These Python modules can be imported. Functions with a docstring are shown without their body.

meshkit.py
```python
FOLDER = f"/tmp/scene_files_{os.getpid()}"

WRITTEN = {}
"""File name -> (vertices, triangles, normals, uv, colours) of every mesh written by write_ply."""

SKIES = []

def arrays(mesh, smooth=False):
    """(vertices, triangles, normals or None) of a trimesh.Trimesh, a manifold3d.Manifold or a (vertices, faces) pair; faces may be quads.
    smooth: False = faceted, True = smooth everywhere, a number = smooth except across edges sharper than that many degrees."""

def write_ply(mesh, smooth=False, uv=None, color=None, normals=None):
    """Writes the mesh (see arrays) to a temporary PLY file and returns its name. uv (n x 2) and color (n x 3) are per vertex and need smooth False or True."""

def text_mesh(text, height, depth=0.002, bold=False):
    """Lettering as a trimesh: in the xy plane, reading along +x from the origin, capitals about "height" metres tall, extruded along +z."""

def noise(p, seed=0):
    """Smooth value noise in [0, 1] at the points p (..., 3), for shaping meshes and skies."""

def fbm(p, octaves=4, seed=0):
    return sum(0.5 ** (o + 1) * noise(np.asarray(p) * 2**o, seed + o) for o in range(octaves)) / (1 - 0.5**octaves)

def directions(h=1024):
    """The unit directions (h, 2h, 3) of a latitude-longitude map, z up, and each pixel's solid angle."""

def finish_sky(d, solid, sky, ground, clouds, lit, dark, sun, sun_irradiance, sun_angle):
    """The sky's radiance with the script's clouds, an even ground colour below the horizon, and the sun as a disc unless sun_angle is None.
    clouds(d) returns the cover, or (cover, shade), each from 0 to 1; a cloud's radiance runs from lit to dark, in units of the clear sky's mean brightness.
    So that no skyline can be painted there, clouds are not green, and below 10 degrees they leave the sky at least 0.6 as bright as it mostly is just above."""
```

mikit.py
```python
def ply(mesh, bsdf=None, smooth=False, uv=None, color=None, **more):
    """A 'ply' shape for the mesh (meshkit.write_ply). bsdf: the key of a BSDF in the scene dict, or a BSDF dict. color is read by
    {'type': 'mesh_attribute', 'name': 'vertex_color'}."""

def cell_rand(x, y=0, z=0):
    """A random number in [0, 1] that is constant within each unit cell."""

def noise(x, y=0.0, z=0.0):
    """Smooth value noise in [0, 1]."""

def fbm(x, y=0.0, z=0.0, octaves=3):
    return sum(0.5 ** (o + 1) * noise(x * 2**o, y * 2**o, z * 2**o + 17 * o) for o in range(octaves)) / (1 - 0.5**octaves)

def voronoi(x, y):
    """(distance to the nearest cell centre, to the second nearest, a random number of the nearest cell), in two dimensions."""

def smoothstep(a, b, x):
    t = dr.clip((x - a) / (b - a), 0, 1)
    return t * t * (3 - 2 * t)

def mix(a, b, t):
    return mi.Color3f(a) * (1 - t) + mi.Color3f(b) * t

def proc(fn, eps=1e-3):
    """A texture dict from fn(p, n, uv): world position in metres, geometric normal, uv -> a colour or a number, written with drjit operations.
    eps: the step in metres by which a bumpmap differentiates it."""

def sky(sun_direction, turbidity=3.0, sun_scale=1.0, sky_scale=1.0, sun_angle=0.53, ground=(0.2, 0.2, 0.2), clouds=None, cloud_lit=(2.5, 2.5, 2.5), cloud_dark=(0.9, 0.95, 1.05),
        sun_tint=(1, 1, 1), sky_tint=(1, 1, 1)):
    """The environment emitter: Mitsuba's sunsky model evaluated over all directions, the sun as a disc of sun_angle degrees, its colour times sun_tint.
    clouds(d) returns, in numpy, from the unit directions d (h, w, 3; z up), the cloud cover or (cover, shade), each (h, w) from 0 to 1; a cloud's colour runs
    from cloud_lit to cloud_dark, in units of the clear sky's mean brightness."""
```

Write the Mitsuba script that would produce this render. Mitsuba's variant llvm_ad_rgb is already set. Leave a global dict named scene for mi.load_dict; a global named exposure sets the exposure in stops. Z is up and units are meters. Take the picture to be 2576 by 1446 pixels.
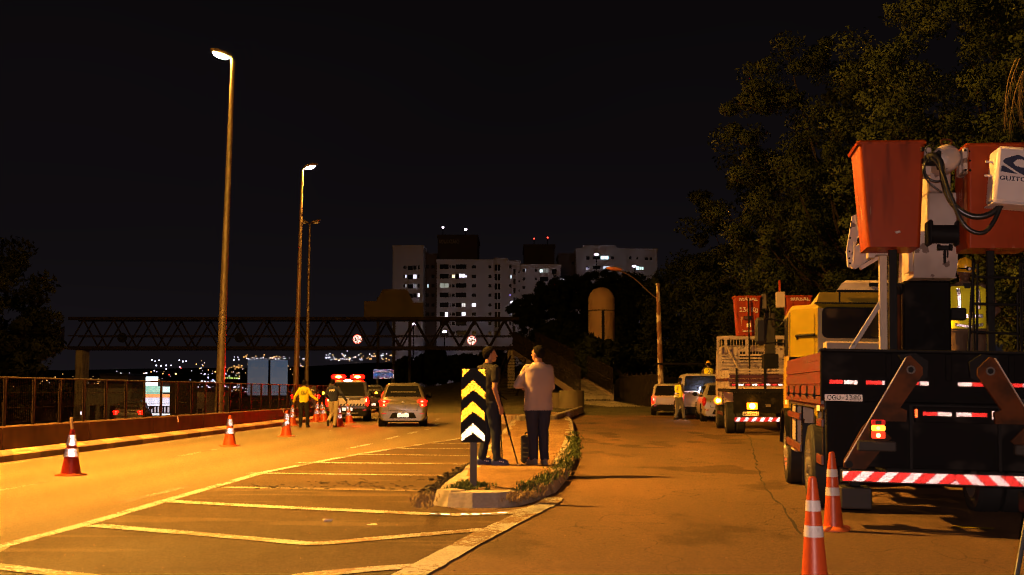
import math, random
import numpy as np, trimesh, drjit as dr, mitsuba as mi, mikit, meshkit, shapely
import manifold3d as m3
from shapely.geometry import Polygon, Point, box as sbox, LineString
from mikit import noise, fbm, voronoi, smoothstep, mix, cell_rand
T = mi.ScalarTransform4f
rng = np.random.default_rng(7)
scene, labels = {}, {}

# ---------------------------------------------------------------- camera, sky, exposure, flash
TILT, FOC, EYE = math.radians(4.87), 2900.0, 1.4          # optics measured on a 2575 px wide picture
exposure = 4.0                    # a night exposure; K keeps the light sources in step with it
K = 2.0 ** -exposure
scene['camera'] = {'type': 'perspective', 'fov_axis': 'x', 'fov': 2 * math.degrees(math.atan(1287.5 / FOC)),
                   'near_clip': 0.05, 'far_clip': 6000.0,
                   'to_world': T().look_at(origin=[0, 0, EYE], target=[0, math.cos(TILT), EYE + math.sin(TILT)], up=[0, 0, 1])}


def night_clouds(d):
    """low overcast lit by the city: palest at the horizon, fading to near black overhead"""
    el = np.clip(d[..., 2], 0, 1)
    n = meshkit.fbm(d * [2.2, 2.2, 4.0], 3, 5)
    return np.ones(el.shape), np.clip(1 - 0.75 * np.exp(-el / 0.11) - 0.25 * np.exp(-el / 0.5) + 0.25 * (n - 0.5), 0, 1)


scene['sky'] = dict(mikit.sky((0.1, -0.5, 0.5), turbidity=4, sun_scale=0.0, sky_scale=0.075 * K, clouds=night_clouds,
                              cloud_lit=(1.25, 1.0, 1.28), cloud_dark=(0.30, 0.215, 0.25), ground=(0.05, 0.05, 0.05)), sampling_weight=1.5)
# the photographer's flash just above the lens: the photograph shows it in every reflective tape, vest and sign
scene['camera_flash'] = {'type': 'point', 'position': [0.02, -0.03, EYE + 0.10], 'intensity': {'type': 'rgb', 'value': [180 * K, 124 * K, 110 * K]}, 'sampling_weight': 8.0}
SODIUM = (1.0, 0.45, 0.058)


def rgb(c):
    return {'type': 'rgb', 'value': [float(x) for x in c]}


# ---------------------------------------------------------------- surveying helpers
_f = np.array([0, math.cos(TILT), math.sin(TILT)]); _u = np.array([0, -math.sin(TILT), math.cos(TILT)])


def sight(x, y):
    return _f + np.array([1.0, 0, 0]) * (x - 1287.5) / FOC + _u * (723 - y) / FOC


def gr(x, y, z=0.0):
    """the ground point at height z seen in the direction (x, y)"""
    d = sight(x, y)
    return np.array([0, 0, EYE]) + d * (z - EYE) / d[2]


def at(x, y, Y):
    """the point at distance Y seen in the direction (x, y)"""
    d = sight(x, y)
    return np.array([0, 0, EYE]) + d * Y / d[1]


def frame(o, yaw=0.0, roll=0.0, s=1.0):
    """matrix of a thing at o whose forward axis is turned yaw degrees to the right"""
    a, b = math.radians(yaw), math.radians(roll)
    h = np.array([math.sin(a), math.cos(a), 0]); r = np.array([math.cos(a), -math.sin(a), 0]); z = np.array([0, 0, 1.0])
    m = np.eye(4)
    m[:3, 0] = (r * math.cos(b) - z * math.sin(b)) * s
    m[:3, 1] = h * s
    m[:3, 2] = (z * math.cos(b) + r * math.sin(b)) * s
    m[:3, 3] = o
    return m


# ---------------------------------------------------------------- mesh helpers
def tm(v, f):
    return trimesh.Trimesh(np.asarray(v, float), np.asarray(f, int), process=False)


def cat(*ms):
    ms = [m for m in (ms[0] if len(ms) == 1 and isinstance(ms[0], (list, tuple)) else ms)]
    vs, fs, n = [], [], 0
    for m in ms:
        vs.append(np.asarray(m.vertices)); fs.append(np.asarray(m.faces) + n); n += len(m.vertices)
    return tm(np.vstack(vs), np.vstack(fs))


def mv(m, M):
    M = np.asarray(M, float)
    if M.shape == (3,):
        return tm(m.vertices + M, m.faces)
    f = m.faces if np.linalg.det(M[:3, :3]) > 0 else m.faces[:, ::-1]
    return tm(m.vertices @ M[:3, :3].T + M[:3, 3], f)


def rot(axis, deg, about=(0, 0, 0)):
    return trimesh.transformations.rotation_matrix(math.radians(deg), axis, about)


def hullof(pts):
    h = m3.Manifold.hull_points(np.asarray(pts, np.float64)).to_mesh()
    return tm(h.vert_properties[:, :3], h.tri_verts)


def bx(x0, x1, y0, y1, z0, z1, b=0.0):
    b = min(b, 0.45 * min(abs(x1 - x0), abs(y1 - y0), abs(z1 - z0)))
    if b <= 0:
        v = [[x, y, z] for x in (x0, x1) for y in (y0, y1) for z in (z0, z1)]
        return tm(v, [[0, 1, 3], [0, 3, 2], [4, 6, 7], [4, 7, 5], [0, 4, 5], [0, 5, 1], [2, 3, 7], [2, 7, 6], [0, 2, 6], [0, 6, 4], [1, 5, 7], [1, 7, 3]])
    p = []
    for x, sx in ((x0, 1), (x1, -1)):
        for y, sy in ((y0, 1), (y1, -1)):
            for z, sz in ((z0, 1), (z1, -1)):
                p += [[x + sx * b, y + sy * b, z], [x + sx * b, y, z + sz * b], [x, y + sy * b, z + sz * b]]
    return hullof(p)


def tube(pts, r, n=8, cap=True):
    pts = np.asarray(pts, float); k = len(pts)
    rs = np.broadcast_to(np.asarray(r, float), (k,))
    t = np.gradient(pts, axis=0) if k > 2 else np.repeat((pts[1:] - pts[:1]), k, 0)
    t /= np.linalg.norm(t, axis=1, keepdims=True) + 1e-12
    a = np.cross(t[0], [0, 0, 1.0]) if abs(t[0][2]) < 0.9 else np.cross(t[0], [1.0, 0, 0])
    a /= np.linalg.norm(a); v = []
    ph = np.arange(n) * 2 * math.pi / n
    for i in range(k):
        a = a - t[i] * (a @ t[i]); a /= np.linalg.norm(a); b = np.cross(t[i], a)
        v.append(pts[i] + rs[i] * (np.cos(ph)[:, None] * a + np.sin(ph)[:, None] * b))
    v = np.vstack(v); f = []
    for i in range(k - 1):
        for j in range(n):
            q = [i * n + j, i * n + (j + 1) % n, (i + 1) * n + (j + 1) % n, (i + 1) * n + j]
            f += [[q[0], q[1], q[2]], [q[0], q[2], q[3]]]
    if cap:
        v = np.vstack([v, pts[:1], pts[-1:]]); c = len(v) - 2
        for j in range(n):
            f += [[c, (j + 1) % n, j], [c + 1, (k - 1) * n + j, (k - 1) * n + (j + 1) % n]]
    return tm(v, f)


def cyl(p0, p1, r0, r1=None, n=16):
    return tube([p0, p1], [r0, r0 if r1 is None else r1], n)


def curve(pts, n=24):
    """smooth path through the points"""
    from scipy.interpolate import make_interp_spline
    p = np.asarray(pts, float); s = np.r_[0, np.cumsum(np.linalg.norm(np.diff(p, axis=0), axis=1))]
    return make_interp_spline(s, p, k=min(3, len(p) - 1))(np.linspace(0, s[-1], n))


def lathe(prof, n=24):
    prof = np.asarray(prof, float); k = len(prof); ph = np.arange(n) * 2 * math.pi / n
    v = np.vstack([np.c_[r * np.cos(ph), r * np.sin(ph), np.full(n, z)] for r, z in prof]); f = []
    for i in range(k - 1):
        for j in range(n):
            q = [i * n + j, i * n + (j + 1) % n, (i + 1) * n + (j + 1) % n, (i + 1) * n + j]
            f += [[q[0], q[1], q[2]], [q[0], q[2], q[3]]]
    return tm(v, f)


def slab(poly, z0, z1):
    """polygon in the xy plane, extruded from z0 to z1"""
    if not isinstance(poly, shapely.Geometry):
        poly = Polygon(poly)
    parts = [g for g in getattr(poly, 'geoms', [poly]) if g.geom_type == 'Polygon' and g.area > 1e-9]
    return cat([mv(trimesh.creation.extrude_polygon(g, z1 - z0, engine='earcut'), np.array([0, 0, z0])) for g in parts])


# maps (a, b, c) of a slab on to axes: front = polygon in (x, z) seen from behind, thickness along y
FRONT = np.array([[1, 0, 0, 0], [0, 0, -1, 0], [0, 1, 0, 0], [0, 0, 0, 1.0]])   # (a,b,c) -> (a,-c,b)
SIDE = np.array([[0, 0, 1, 0], [1, 0, 0, 0], [0, 1, 0, 0], [0, 0, 0, 1.0]])     # (a,b,c) -> (c,a,b): polygon in (y, z)


def front(poly, y0, y1):
    return mv(slab(poly, -y1, -y0), FRONT)


def side(poly, x0, x1):
    return mv(slab(poly, x0, x1), SIDE)


def ball(c, r, sub=2, sc=(1, 1, 1)):
    m = trimesh.creation.icosphere(sub, 1.0)
    return tm(np.asarray(m.vertices) * (np.asarray(sc, float) * r) + np.asarray(c, float), m.faces)


def loft(rings, cap=True):
    """skin through rings of equal point count"""
    k, n = len(rings), len(rings[0]); v = np.vstack(rings); f = []
    for i in range(k - 1):
        for j in range(n):
            q = [i * n + j, i * n + (j + 1) % n, (i + 1) * n + (j + 1) % n, (i + 1) * n + j]
            f += [[q[0], q[1], q[2]], [q[0], q[2], q[3]]]
    if cap:
        for j in range(1, n - 1):
            f += [[0, j + 1, j], [(k - 1) * n, (k - 1) * n + j, (k - 1) * n + j + 1]]
    m = tm(v, f)
    return m if m.volume >= 0 else tm(v, np.asarray(f)[:, ::-1])


def words(text, h, bold=True, depth=0.004, width=None):
    """lettering in the (x, z) plane read from behind a thing, starting at the origin, facing -y"""
    m = meshkit.text_mesh(text, h, depth, bold)
    if width:
        v = np.array(m.vertices); v[:, 0] *= width / (v[:, 0].max() - v[:, 0].min()); m = tm(v, m.faces)
    return mv(tm(m.vertices, m.faces), FRONT)


def word_shape(text, h, bold=True, width=None):
    m = meshkit.text_mesh(text, h, 0.004, bold)
    v = np.array(m.vertices); v[:, 2] -= v[:, 2].min()
    if width:
        v[:, 0] *= width / (v[:, 0].max() - v[:, 0].min())
    tri = v[m.faces]; keep = (tri[:, :, 2] < 1e-6).all(1)
    return shapely.union_all([Polygon(t[:, :2]).buffer(1e-4) for t in tri[keep]])


def prisms(shape, e, fn=None, lift=0.003):
    """micro-prism reflective sheeting (rows of cube corners, as real road sheeting has) over a polygon in (a, b); fn(a, b) -> points and outward normals.
    Without fn the sheet lies in the (x, z) plane facing -y."""
    x0, y0, x1, y1 = shape.bounds
    h = e * math.sqrt(3) / 2
    ni, nj = int((x1 - x0) / e) + 3, int((y1 - y0) / h) + 3
    J, R = np.meshgrid(np.arange(nj), np.arange(ni), indexing='ij')
    I = R - J // 2 - (J % 2) * 0            # axial coordinate
    A = x0 - e + (I + J / 2) * e
    B = y0 - h / 2 + J * h
    cls = (I - J) % 3
    idx = np.arange(A.size).reshape(A.shape)
    f = []
    for j in range(nj - 1):
        odd = j % 2
        a, b, c, d = idx[j, :-1], idx[j, 1:], idx[j + 1, :-1], idx[j + 1, 1:]
        if odd == 0:
            f += [np.c_[a, b, c], np.c_[b, d, c]]
        else:
            f += [np.c_[a, b, d], np.c_[a, d, c]]
    f = np.vstack(f)
    a, b, z = A.ravel(), B.ravel(), cls.ravel() * e / math.sqrt(2) + lift
    ok = shapely.contains_xy(shape.buffer(e * 0.3), a, b)
    f = f[ok[f].all(1)]
    used = np.unique(f); m = np.full(len(a), -1); m[used] = np.arange(len(used))
    a, b, z, f = a[used], b[used], z[used], m[f]
    if fn is None:
        return tm(np.c_[a, -z, b], f)
    p, nrm = fn(a, b)
    return tm(p + nrm * z[:, None], f)


# ---------------------------------------------------------------- scene helpers
def number(key):
    if key not in scene and key not in labels and not any(k.startswith(key + '__') for k in scene):
        return key
    i = 1
    while f'{key}_{i:03d}' in scene or f'{key}_{i:03d}' in labels:
        i += 1
    return f'{key}_{i:03d}'


def emit(c, w=0.0):
    """w: share of the light sampling; small lamps that light nothing but themselves need none"""
    return {'type': 'area', 'radiance': rgb(np.asarray(c, float) * K), 'sampling_weight': float(w if w >= 0.1 else 0.0)}


class Thing:
    """a thing and its parts; part keys start with the thing's key"""

    def __init__(s, name, label, category, M=None, group=None):
        s.key = number(name); s.M = np.eye(4) if M is None else np.asarray(M, float)
        labels[s.key] = {'label': label, 'category': category}
        if group:
            labels[s.key]['group'] = group
        scene_count[s.key] = 0

    def add(s, part, mesh, mat, smooth=30, light=None, label=None, kind=None, parent=None, root=False):
        key = s.key if root else number_part((parent or s.key) + '__' + part)
        d = mikit.ply(mv(mesh, s.M), mat, smooth=smooth)
        if light:
            d['emitter'] = light
        scene[key] = d
        if label or kind:
            labels.setdefault(key, {}).update({k: v for k, v in (('label', label), ('kind', kind)) if v})
        return key


scene_count = {}


def number_part(key):
    n = scene_count.get(key, -1) + 1
    scene_count[key] = n
    return key if n == 0 else f'{key}_{n:03d}'


def solo(name, mesh, mat, label, category, group=None, smooth=30, light=None, kind=None):
    key = number(name)
    scene[key] = mikit.ply(mesh, mat, smooth=smooth)
    if light:
        scene[key]['emitter'] = light
    labels[key] = {'label': label}
    if category:
        labels[key]['category'] = category
    if group:
        labels[key]['group'] = group
    if kind:
        labels[key]['kind'] = kind
    return key


def structure(name, mesh, mat, smooth=30, label=None):
    key = number(name)
    scene[key] = mikit.ply(mesh, mat, smooth=smooth)
    labels[key] = {'kind': 'structure'}
    if label:
        labels[key]['label'] = label
    return key


# ---------------------------------------------------------------- materials
def pm(name, col, rough=0.6, spec=0.4, metal=0.0, coat=0.0, tex=None, rtex=None, bump=None, bscale=1.0):
    d = {'type': 'principled', 'base_color': tex if tex else rgb(col), 'roughness': rtex if rtex else float(rough), 'specular': float(spec), 'metallic': float(metal)}
    if coat:
        d['clearcoat'] = float(coat); d['clearcoat_gloss'] = 0.9
    if bump:
        d = {'type': 'bumpmap', 'arbitrary': bump, 'scale': float(bscale), 'bsdf': d}
    scene['surface_' + name] = {'type': 'twosided', 'bsdf': d}
    return 'surface_' + name


def asphalt_color(p, n, uv):
    big = fbm(p.x * 0.35, p.y * 0.12, 3.0, 4)
    grain = noise(p.x * 55, p.y * 55, 1.0)
    fine = noise(p.x * 140, p.y * 140, 7.0)
    dust = smoothstep(0.38, 0.72, fbm(p.x * 0.8 + 5, p.y * 0.3, 9.0, 4))
    c = mix((0.072, 0.042, 0.022), (0.116, 0.065, 0.034), big)
    c = mix(c, (0.165, 0.080, 0.034), dust * 0.4)
    d1, d2, w = voronoi(p.x * 0.55 + 0.5 * noise(p.x * 2, p.y * 2, 4), p.y * 0.28 + 0.4 * noise(p.x * 2 + 9, p.y * 2, 4))
    crack = 0.7 * (1 - smoothstep(0.0, 0.012, d2 - d1)) * smoothstep(0.56, 0.68, fbm(p.x * 0.3, p.y * 0.2, 2.0, 2))
    stain = smoothstep(0.60, 0.74, fbm(p.x * 1.1 + 20, p.y * 0.55, 6.0, 4))
    return c * (0.74 + 0.34 * grain + 0.22 * fine) * (1 - 0.6 * crack) * (1 - 0.35 * stain)


def lane_color(p, n, uv):
    """the trafficked lanes: polished, paler and greyer than the dirty margins, with darker wheel tracks"""
    u = p.x + 9.3 - 0.065 * (p.y - 21)
    track = 0.5 + 0.5 * dr.cos(u * 4.1888)
    s = fbm(p.x * 0.5, p.y * 0.08, 4.0, 4)
    c = mix((0.105, 0.074, 0.040), (0.150, 0.106, 0.057), s)
    c = c * (0.86 + 0.14 * track)
    return c * (0.80 + 0.26 * noise(p.x * 60, p.y * 60, 1.0) + 0.14 * noise(p.x * 150, p.y * 150, 7.0))


def hatch_color(p, n, uv):
    """the untrafficked wedge: old dark asphalt under a film of red dust, with tyre smears"""
    s = fbm(p.x * 0.7, p.y * 0.45, 11.0, 4)
    c = mix((0.036, 0.021, 0.011), (0.074, 0.042, 0.021), s)
    sm = smoothstep(0.60, 0.74, fbm(p.x * 0.5 + p.y * 0.5, p.y * 2.2, 3.0, 3))
    return mix(c, (0.105, 0.066, 0.034), sm * 0.5) * (0.72 + 0.34 * noise(p.x * 55, p.y * 55, 1.0) + 0.24 * noise(p.x * 140, p.y * 140, 7.0))


def asphalt_rough(p, n, uv):
    return 0.56 + 0.25 * fbm(p.x * 0.9, p.y * 0.5, 1.0, 3) + 0.12 * noise(p.x * 60, p.y * 60, 2.0)


def asphalt_bump(p, n, uv):
    return noise(p.x * 45, p.y * 45, 1.0) + 0.6 * noise(p.x * 110, p.y * 110, 3.0)


def paint_color(p, n, uv):
    wear = fbm(p.x * 3.0, p.y * 2.0, 2.0, 5) * 0.7 + 0.3 * noise(p.x * 38, p.y * 38, 5.0)
    k = smoothstep(0.45, 0.62, wear)
    return mix((0.27, 0.26, 0.245), (0.13, 0.078, 0.042), k) * (0.82 + 0.3 * noise(p.x * 70, p.y * 70, 3.0))


def old_paint_color(p, n, uv):
    wear = fbm(p.x * 2.4, p.y * 1.6, 8.0, 5) * 0.7 + 0.3 * noise(p.x * 40, p.y * 40, 5.0)
    k = smoothstep(0.30, 0.52, wear)
    return mix((0.20, 0.175, 0.14), (0.115, 0.070, 0.038), k)


def concrete_color(p, n, uv):
    s = fbm(p.x * 1.2, p.y * 0.7, p.z * 3.0, 4)
    drip = smoothstep(0.48, 0.75, fbm(p.x * 5, p.y * 5, p.z * 0.7, 3))
    c = mix((0.19, 0.15, 0.11), (0.34, 0.29, 0.22), s)
    return mix(c, (0.085, 0.066, 0.048), drip * 0.7) * (0.85 + 0.3 * noise(p.x * 40, p.y * 40, p.z * 40))


def wall_color(p, n, uv):
    s = fbm(p.x * 0.9, p.y * 0.5, p.z * 2.0, 4)
    c = mix((0.050, 0.020, 0.007), (0.088, 0.036, 0.014), s)
    return c * (0.8 + 0.4 * noise(p.x * 12, p.y * 6, p.z * 2))


def kerb_color(p, n, uv):
    """kerb with faded paint bands"""
    band = smoothstep(0.46, 0.54, dr.abs(2 * (p.y * 0.42 + p.x * 0.9 - dr.floor(p.y * 0.42 + p.x * 0.9)) - 1))
    c = mix((0.15, 0.085, 0.045), (0.32, 0.19, 0.085), band * 0.8 * smoothstep(0.3, 0.5, fbm(p.x * 2, p.y * 2, p.z * 2, 3)))
    return c * (0.75 + 0.5 * fbm(p.x * 6, p.y * 6, p.z * 6, 3))


def earth_color(p, n, uv):
    s = fbm(p.x * 1.5, p.y * 1.5, 1.0, 4)
    c = mix((0.085, 0.045, 0.020), (0.20, 0.115, 0.055), s)
    return c * (0.6 + 0.5 * noise(p.x * 25, p.y * 25, 2.0) + 0.3 * noise(p.x * 80, p.y * 80, 2.0))


def land_color(p, n, uv):
    return mix((0.035, 0.036, 0.02), (0.075, 0.055, 0.032), fbm(p.x * 0.08, p.y * 0.08, 1.0, 4)) * (0.7 + 0.6 * noise(p.x * 3, p.y * 3, 2.0))


def galv_color(p, n, uv):
    s = fbm(p.x * 4, p.y * 4, p.z * 1.3, 4)
    return mix((0.068, 0.046, 0.026), (0.135, 0.092, 0.055), s) * (0.85 + 0.3 * noise(p.x * 30, p.y * 30, p.z * 10))


def orange_color(p, n, uv):
    s = fbm(p.x * 2.5, p.y * 2.5, p.z * 1.4, 4)
    scr = smoothstep(0.77, 0.80, noise(p.x * 26, p.y * 26, p.z * 5)) * smoothstep(0.55, 0.7, fbm(p.x * 3 + 4, p.y * 3, p.z * 3, 2))
    return mix(mix((0.27, 0.036, 0.003), (0.19, 0.022, 0.0025), s), (0.4, 0.26, 0.18), scr * 0.6) * (1 - 0.45 * smoothstep(0.5, 0.8, fbm(p.x * 11, p.y * 11, p.z * 0.9, 3)))


def cream_color(p, n, uv):
    s = fbm(p.x * 3, p.y * 3, p.z * 2, 4)
    chip = smoothstep(0.70, 0.74, fbm(p.x * 9, p.y * 9, p.z * 7, 3))
    return mix(mix((0.36, 0.29, 0.25), (0.25, 0.195, 0.16), smoothstep(0.4, 0.75, s)), (0.07, 0.035, 0.02), chip * 0.85)


def dirty_red_color(p, n, uv):
    s = fbm(p.x * 2.2, p.y * 2.2, p.z * 6, 4)
    rub = smoothstep(0.45, 0.62, fbm(p.x * 0.8 + 3, p.y * 1.2, p.z * 9, 3))
    return mix(mix((0.062, 0.010, 0.006), (0.040, 0.008, 0.005), s), (0.036, 0.017, 0.010), rub * 0.7)


def dirty_black_color(p, n, uv):
    s = smoothstep(0.55, 0.85, fbm(p.x * 5, p.y * 5, p.z * 5, 4))
    return mix((0.005, 0.0045, 0.0045), (0.020, 0.017, 0.015), s)


def rust_orange_color(p, n, uv):
    s = fbm(p.x * 5, p.y * 5, p.z * 5, 4)
    return mix((0.085, 0.024, 0.005), (0.036, 0.014, 0.005), smoothstep(0.35, 0.7, s))


def facade_color(p, n, uv):
    s = fbm(p.x * 0.25, p.y * 0.25, p.z * 0.08, 3)
    return mix((0.56, 0.52, 0.52), (0.44, 0.41, 0.40), s)


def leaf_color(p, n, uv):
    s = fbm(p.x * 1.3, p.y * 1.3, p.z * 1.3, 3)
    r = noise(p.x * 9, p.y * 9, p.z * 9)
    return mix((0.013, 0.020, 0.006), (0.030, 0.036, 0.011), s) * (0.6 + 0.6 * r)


def bark_color(p, n, uv):
    return mix((0.010, 0.007, 0.005), (0.028, 0.021, 0.014), fbm(p.x * 6, p.y * 6, p.z * 1.5, 3))


def pole_color(p, n, uv):
    k = smoothstep(0.42, 0.55, fbm(p.x * 3, p.y * 3, p.z * 1.6, 4))
    return mix((0.50, 0.42, 0.32), (0.16, 0.08, 0.045), k)


X = mikit.proc
ASPHALT = pm('asphalt', 0, tex=X(asphalt_color), rtex=X(asphalt_rough), spec=0.16, bump=X(asphalt_bump, 3e-3), bscale=0.0022)
PAINT = pm('road_paint', 0, tex=X(paint_color), rough=0.55)
LANE = pm('lane_asphalt', 0, tex=X(lane_color), rtex=X(asphalt_rough), spec=0.12, bump=X(asphalt_bump, 3e-3), bscale=0.0015)
HATCH = pm('hatch_asphalt', 0, tex=X(hatch_color), rtex=X(asphalt_rough), spec=0.12, bump=X(asphalt_bump, 3e-3), bscale=0.0022)
OLDPAINT = pm('old_road_paint', 0, tex=X(old_paint_color), rough=0.6)
CONCRETE = pm('concrete', 0, tex=X(concrete_color), rough=0.8)
WALL = pm('stained_wall', 0, tex=X(wall_color), rough=0.8)
KERB = pm('kerb', 0, tex=X(kerb_color), rough=0.8)
EARTH = pm('earth', 0, tex=X(earth_color), rough=0.95, spec=0.1)
LAND = pm('land', 0, tex=X(land_color), rough=0.95, spec=0.1)
GALV = pm('galvanised', 0, tex=X(galv_color), rough=0.45, spec=0.5, metal=0.2)
ORANGE = pm('orange_fibreglass', 0, tex=X(orange_color), rough=0.45, spec=0.15)
CREAM = pm('worn_white_paint', 0, tex=X(cream_color), rough=0.42)
DRED = pm('dirty_red_paint', 0, tex=X(dirty_red_color), rough=0.45)
DBLACK = pm('dirty_black_paint', 0, tex=X(dirty_black_color), rough=0.7, spec=0.06)
RUSTO = pm('worn_orange_steel', 0, tex=X(rust_orange_color), rough=0.6, spec=0.1)
FACADE = pm('facade', 0, tex=X(facade_color), rough=0.85, spec=0.2)
LEAF = pm('leaf', 0, tex=X(leaf_color), rough=0.7, spec=0.08)
BARK = pm('bark', 0, tex=X(bark_color), rough=0.9, spec=0.1)
SPOTTED = pm('spotted_pole', 0, tex=X(pole_color), rough=0.8)
CREAM2 = pm('box_white', (0.50, 0.43, 0.40), 0.4)
YELLOW = pm('truck_yellow', (0.22, 0.145, 0.004), 0.32, coat=0.4)
BLACK = pm('black_paint', (0.008, 0.0075, 0.0075), 0.6, 0.1)
RUBBER = pm('rubber', (0.016, 0.015, 0.014), 0.75, 0.3)
HOSE = pm('black_hose', (0.012, 0.012, 0.012), 0.32, 0.5)
DGREY = pm('dark_grey', (0.028, 0.025, 0.023), 0.6, 0.15)
GREY = pm('grey_steel', (0.085, 0.072, 0.065), 0.6, 0.2)
CHROME = pm('bright_steel', (0.65, 0.62, 0.58), 0.25, metal=0.9)
BEIGE = pm('beige_paint', (0.40, 0.30, 0.20), 0.5)
CONE = pm('cone_orange', (0.37, 0.048, 0.009), 0.4, 0.4)
CONEB = pm('cone_base', (0.50, 0.10, 0.02), 0.5)
CONEWHITE = pm('cone_plain_white', (0.42, 0.385, 0.36), 0.45)
DARKRED = pm('cone_dark_red', (0.22, 0.012, 0.008), 0.4)
WOOD = pm('wood', (0.45, 0.30, 0.16), 0.7)
SILVER = pm('silver_car_paint', (0.36, 0.31, 0.25), 0.28, metal=0.5, coat=0.8)
BEIGECAR = pm('beige_car_paint', (0.17, 0.145, 0.112), 0.28, metal=0.45, coat=0.8)
WHITECAR = pm('white_car_paint', (0.40, 0.36, 0.31), 0.3, coat=0.6)
POLICE = pm('police_dark_paint', (0.05, 0.045, 0.06), 0.3, coat=0.6)
DARKCAR = pm('dark_car_paint', (0.03, 0.03, 0.035), 0.3, coat=0.6)
GLASS = pm('dark_glass', (0.012, 0.012, 0.013), 0.08, 0.6)
WHITE = pm('white_plastic', (0.75, 0.74, 0.72), 0.4)
PLATE = pm('plate_white', (0.62, 0.55, 0.45), 0.45)
INK = pm('ink', (0.012, 0.012, 0.015), 0.5)
NAVY = pm('navy_ink', (0.012, 0.016, 0.045), 0.5)
REDLENS = pm('red_lens', (0.40, 0.01, 0.008), 0.15, 0.6)
AMBERLENS = pm('amber_lens', (0.55, 0.18, 0.01), 0.15, 0.6)
CLEARLENS = pm('clear_lens', (0.6, 0.58, 0.55), 0.15, 0.6)
GRASS = pm('grass', (0.045, 0.060, 0.016), 0.7, 0.1)
DRYGRASS = pm('dry_grass', (0.20, 0.13, 0.05), 0.7, 0.2)
SKIN = pm('skin', (0.30, 0.15, 0.09), 0.5)
DSKIN = pm('dark_skin', (0.085, 0.042, 0.026), 0.5)
HAIR = pm('black_hair', (0.010, 0.008, 0.007), 0.85, 0.05)


def mirror(name, col, alpha):
    scene['surface_' + name] = {'type': 'twosided', 'bsdf': {'type': 'roughconductor', 'material': 'none', 'distribution': 'ggx', 'alpha': alpha, 'specular_reflectance': rgb(np.asarray(col, float) ** (1 / 3))}}
    return 'surface_' + name


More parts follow.
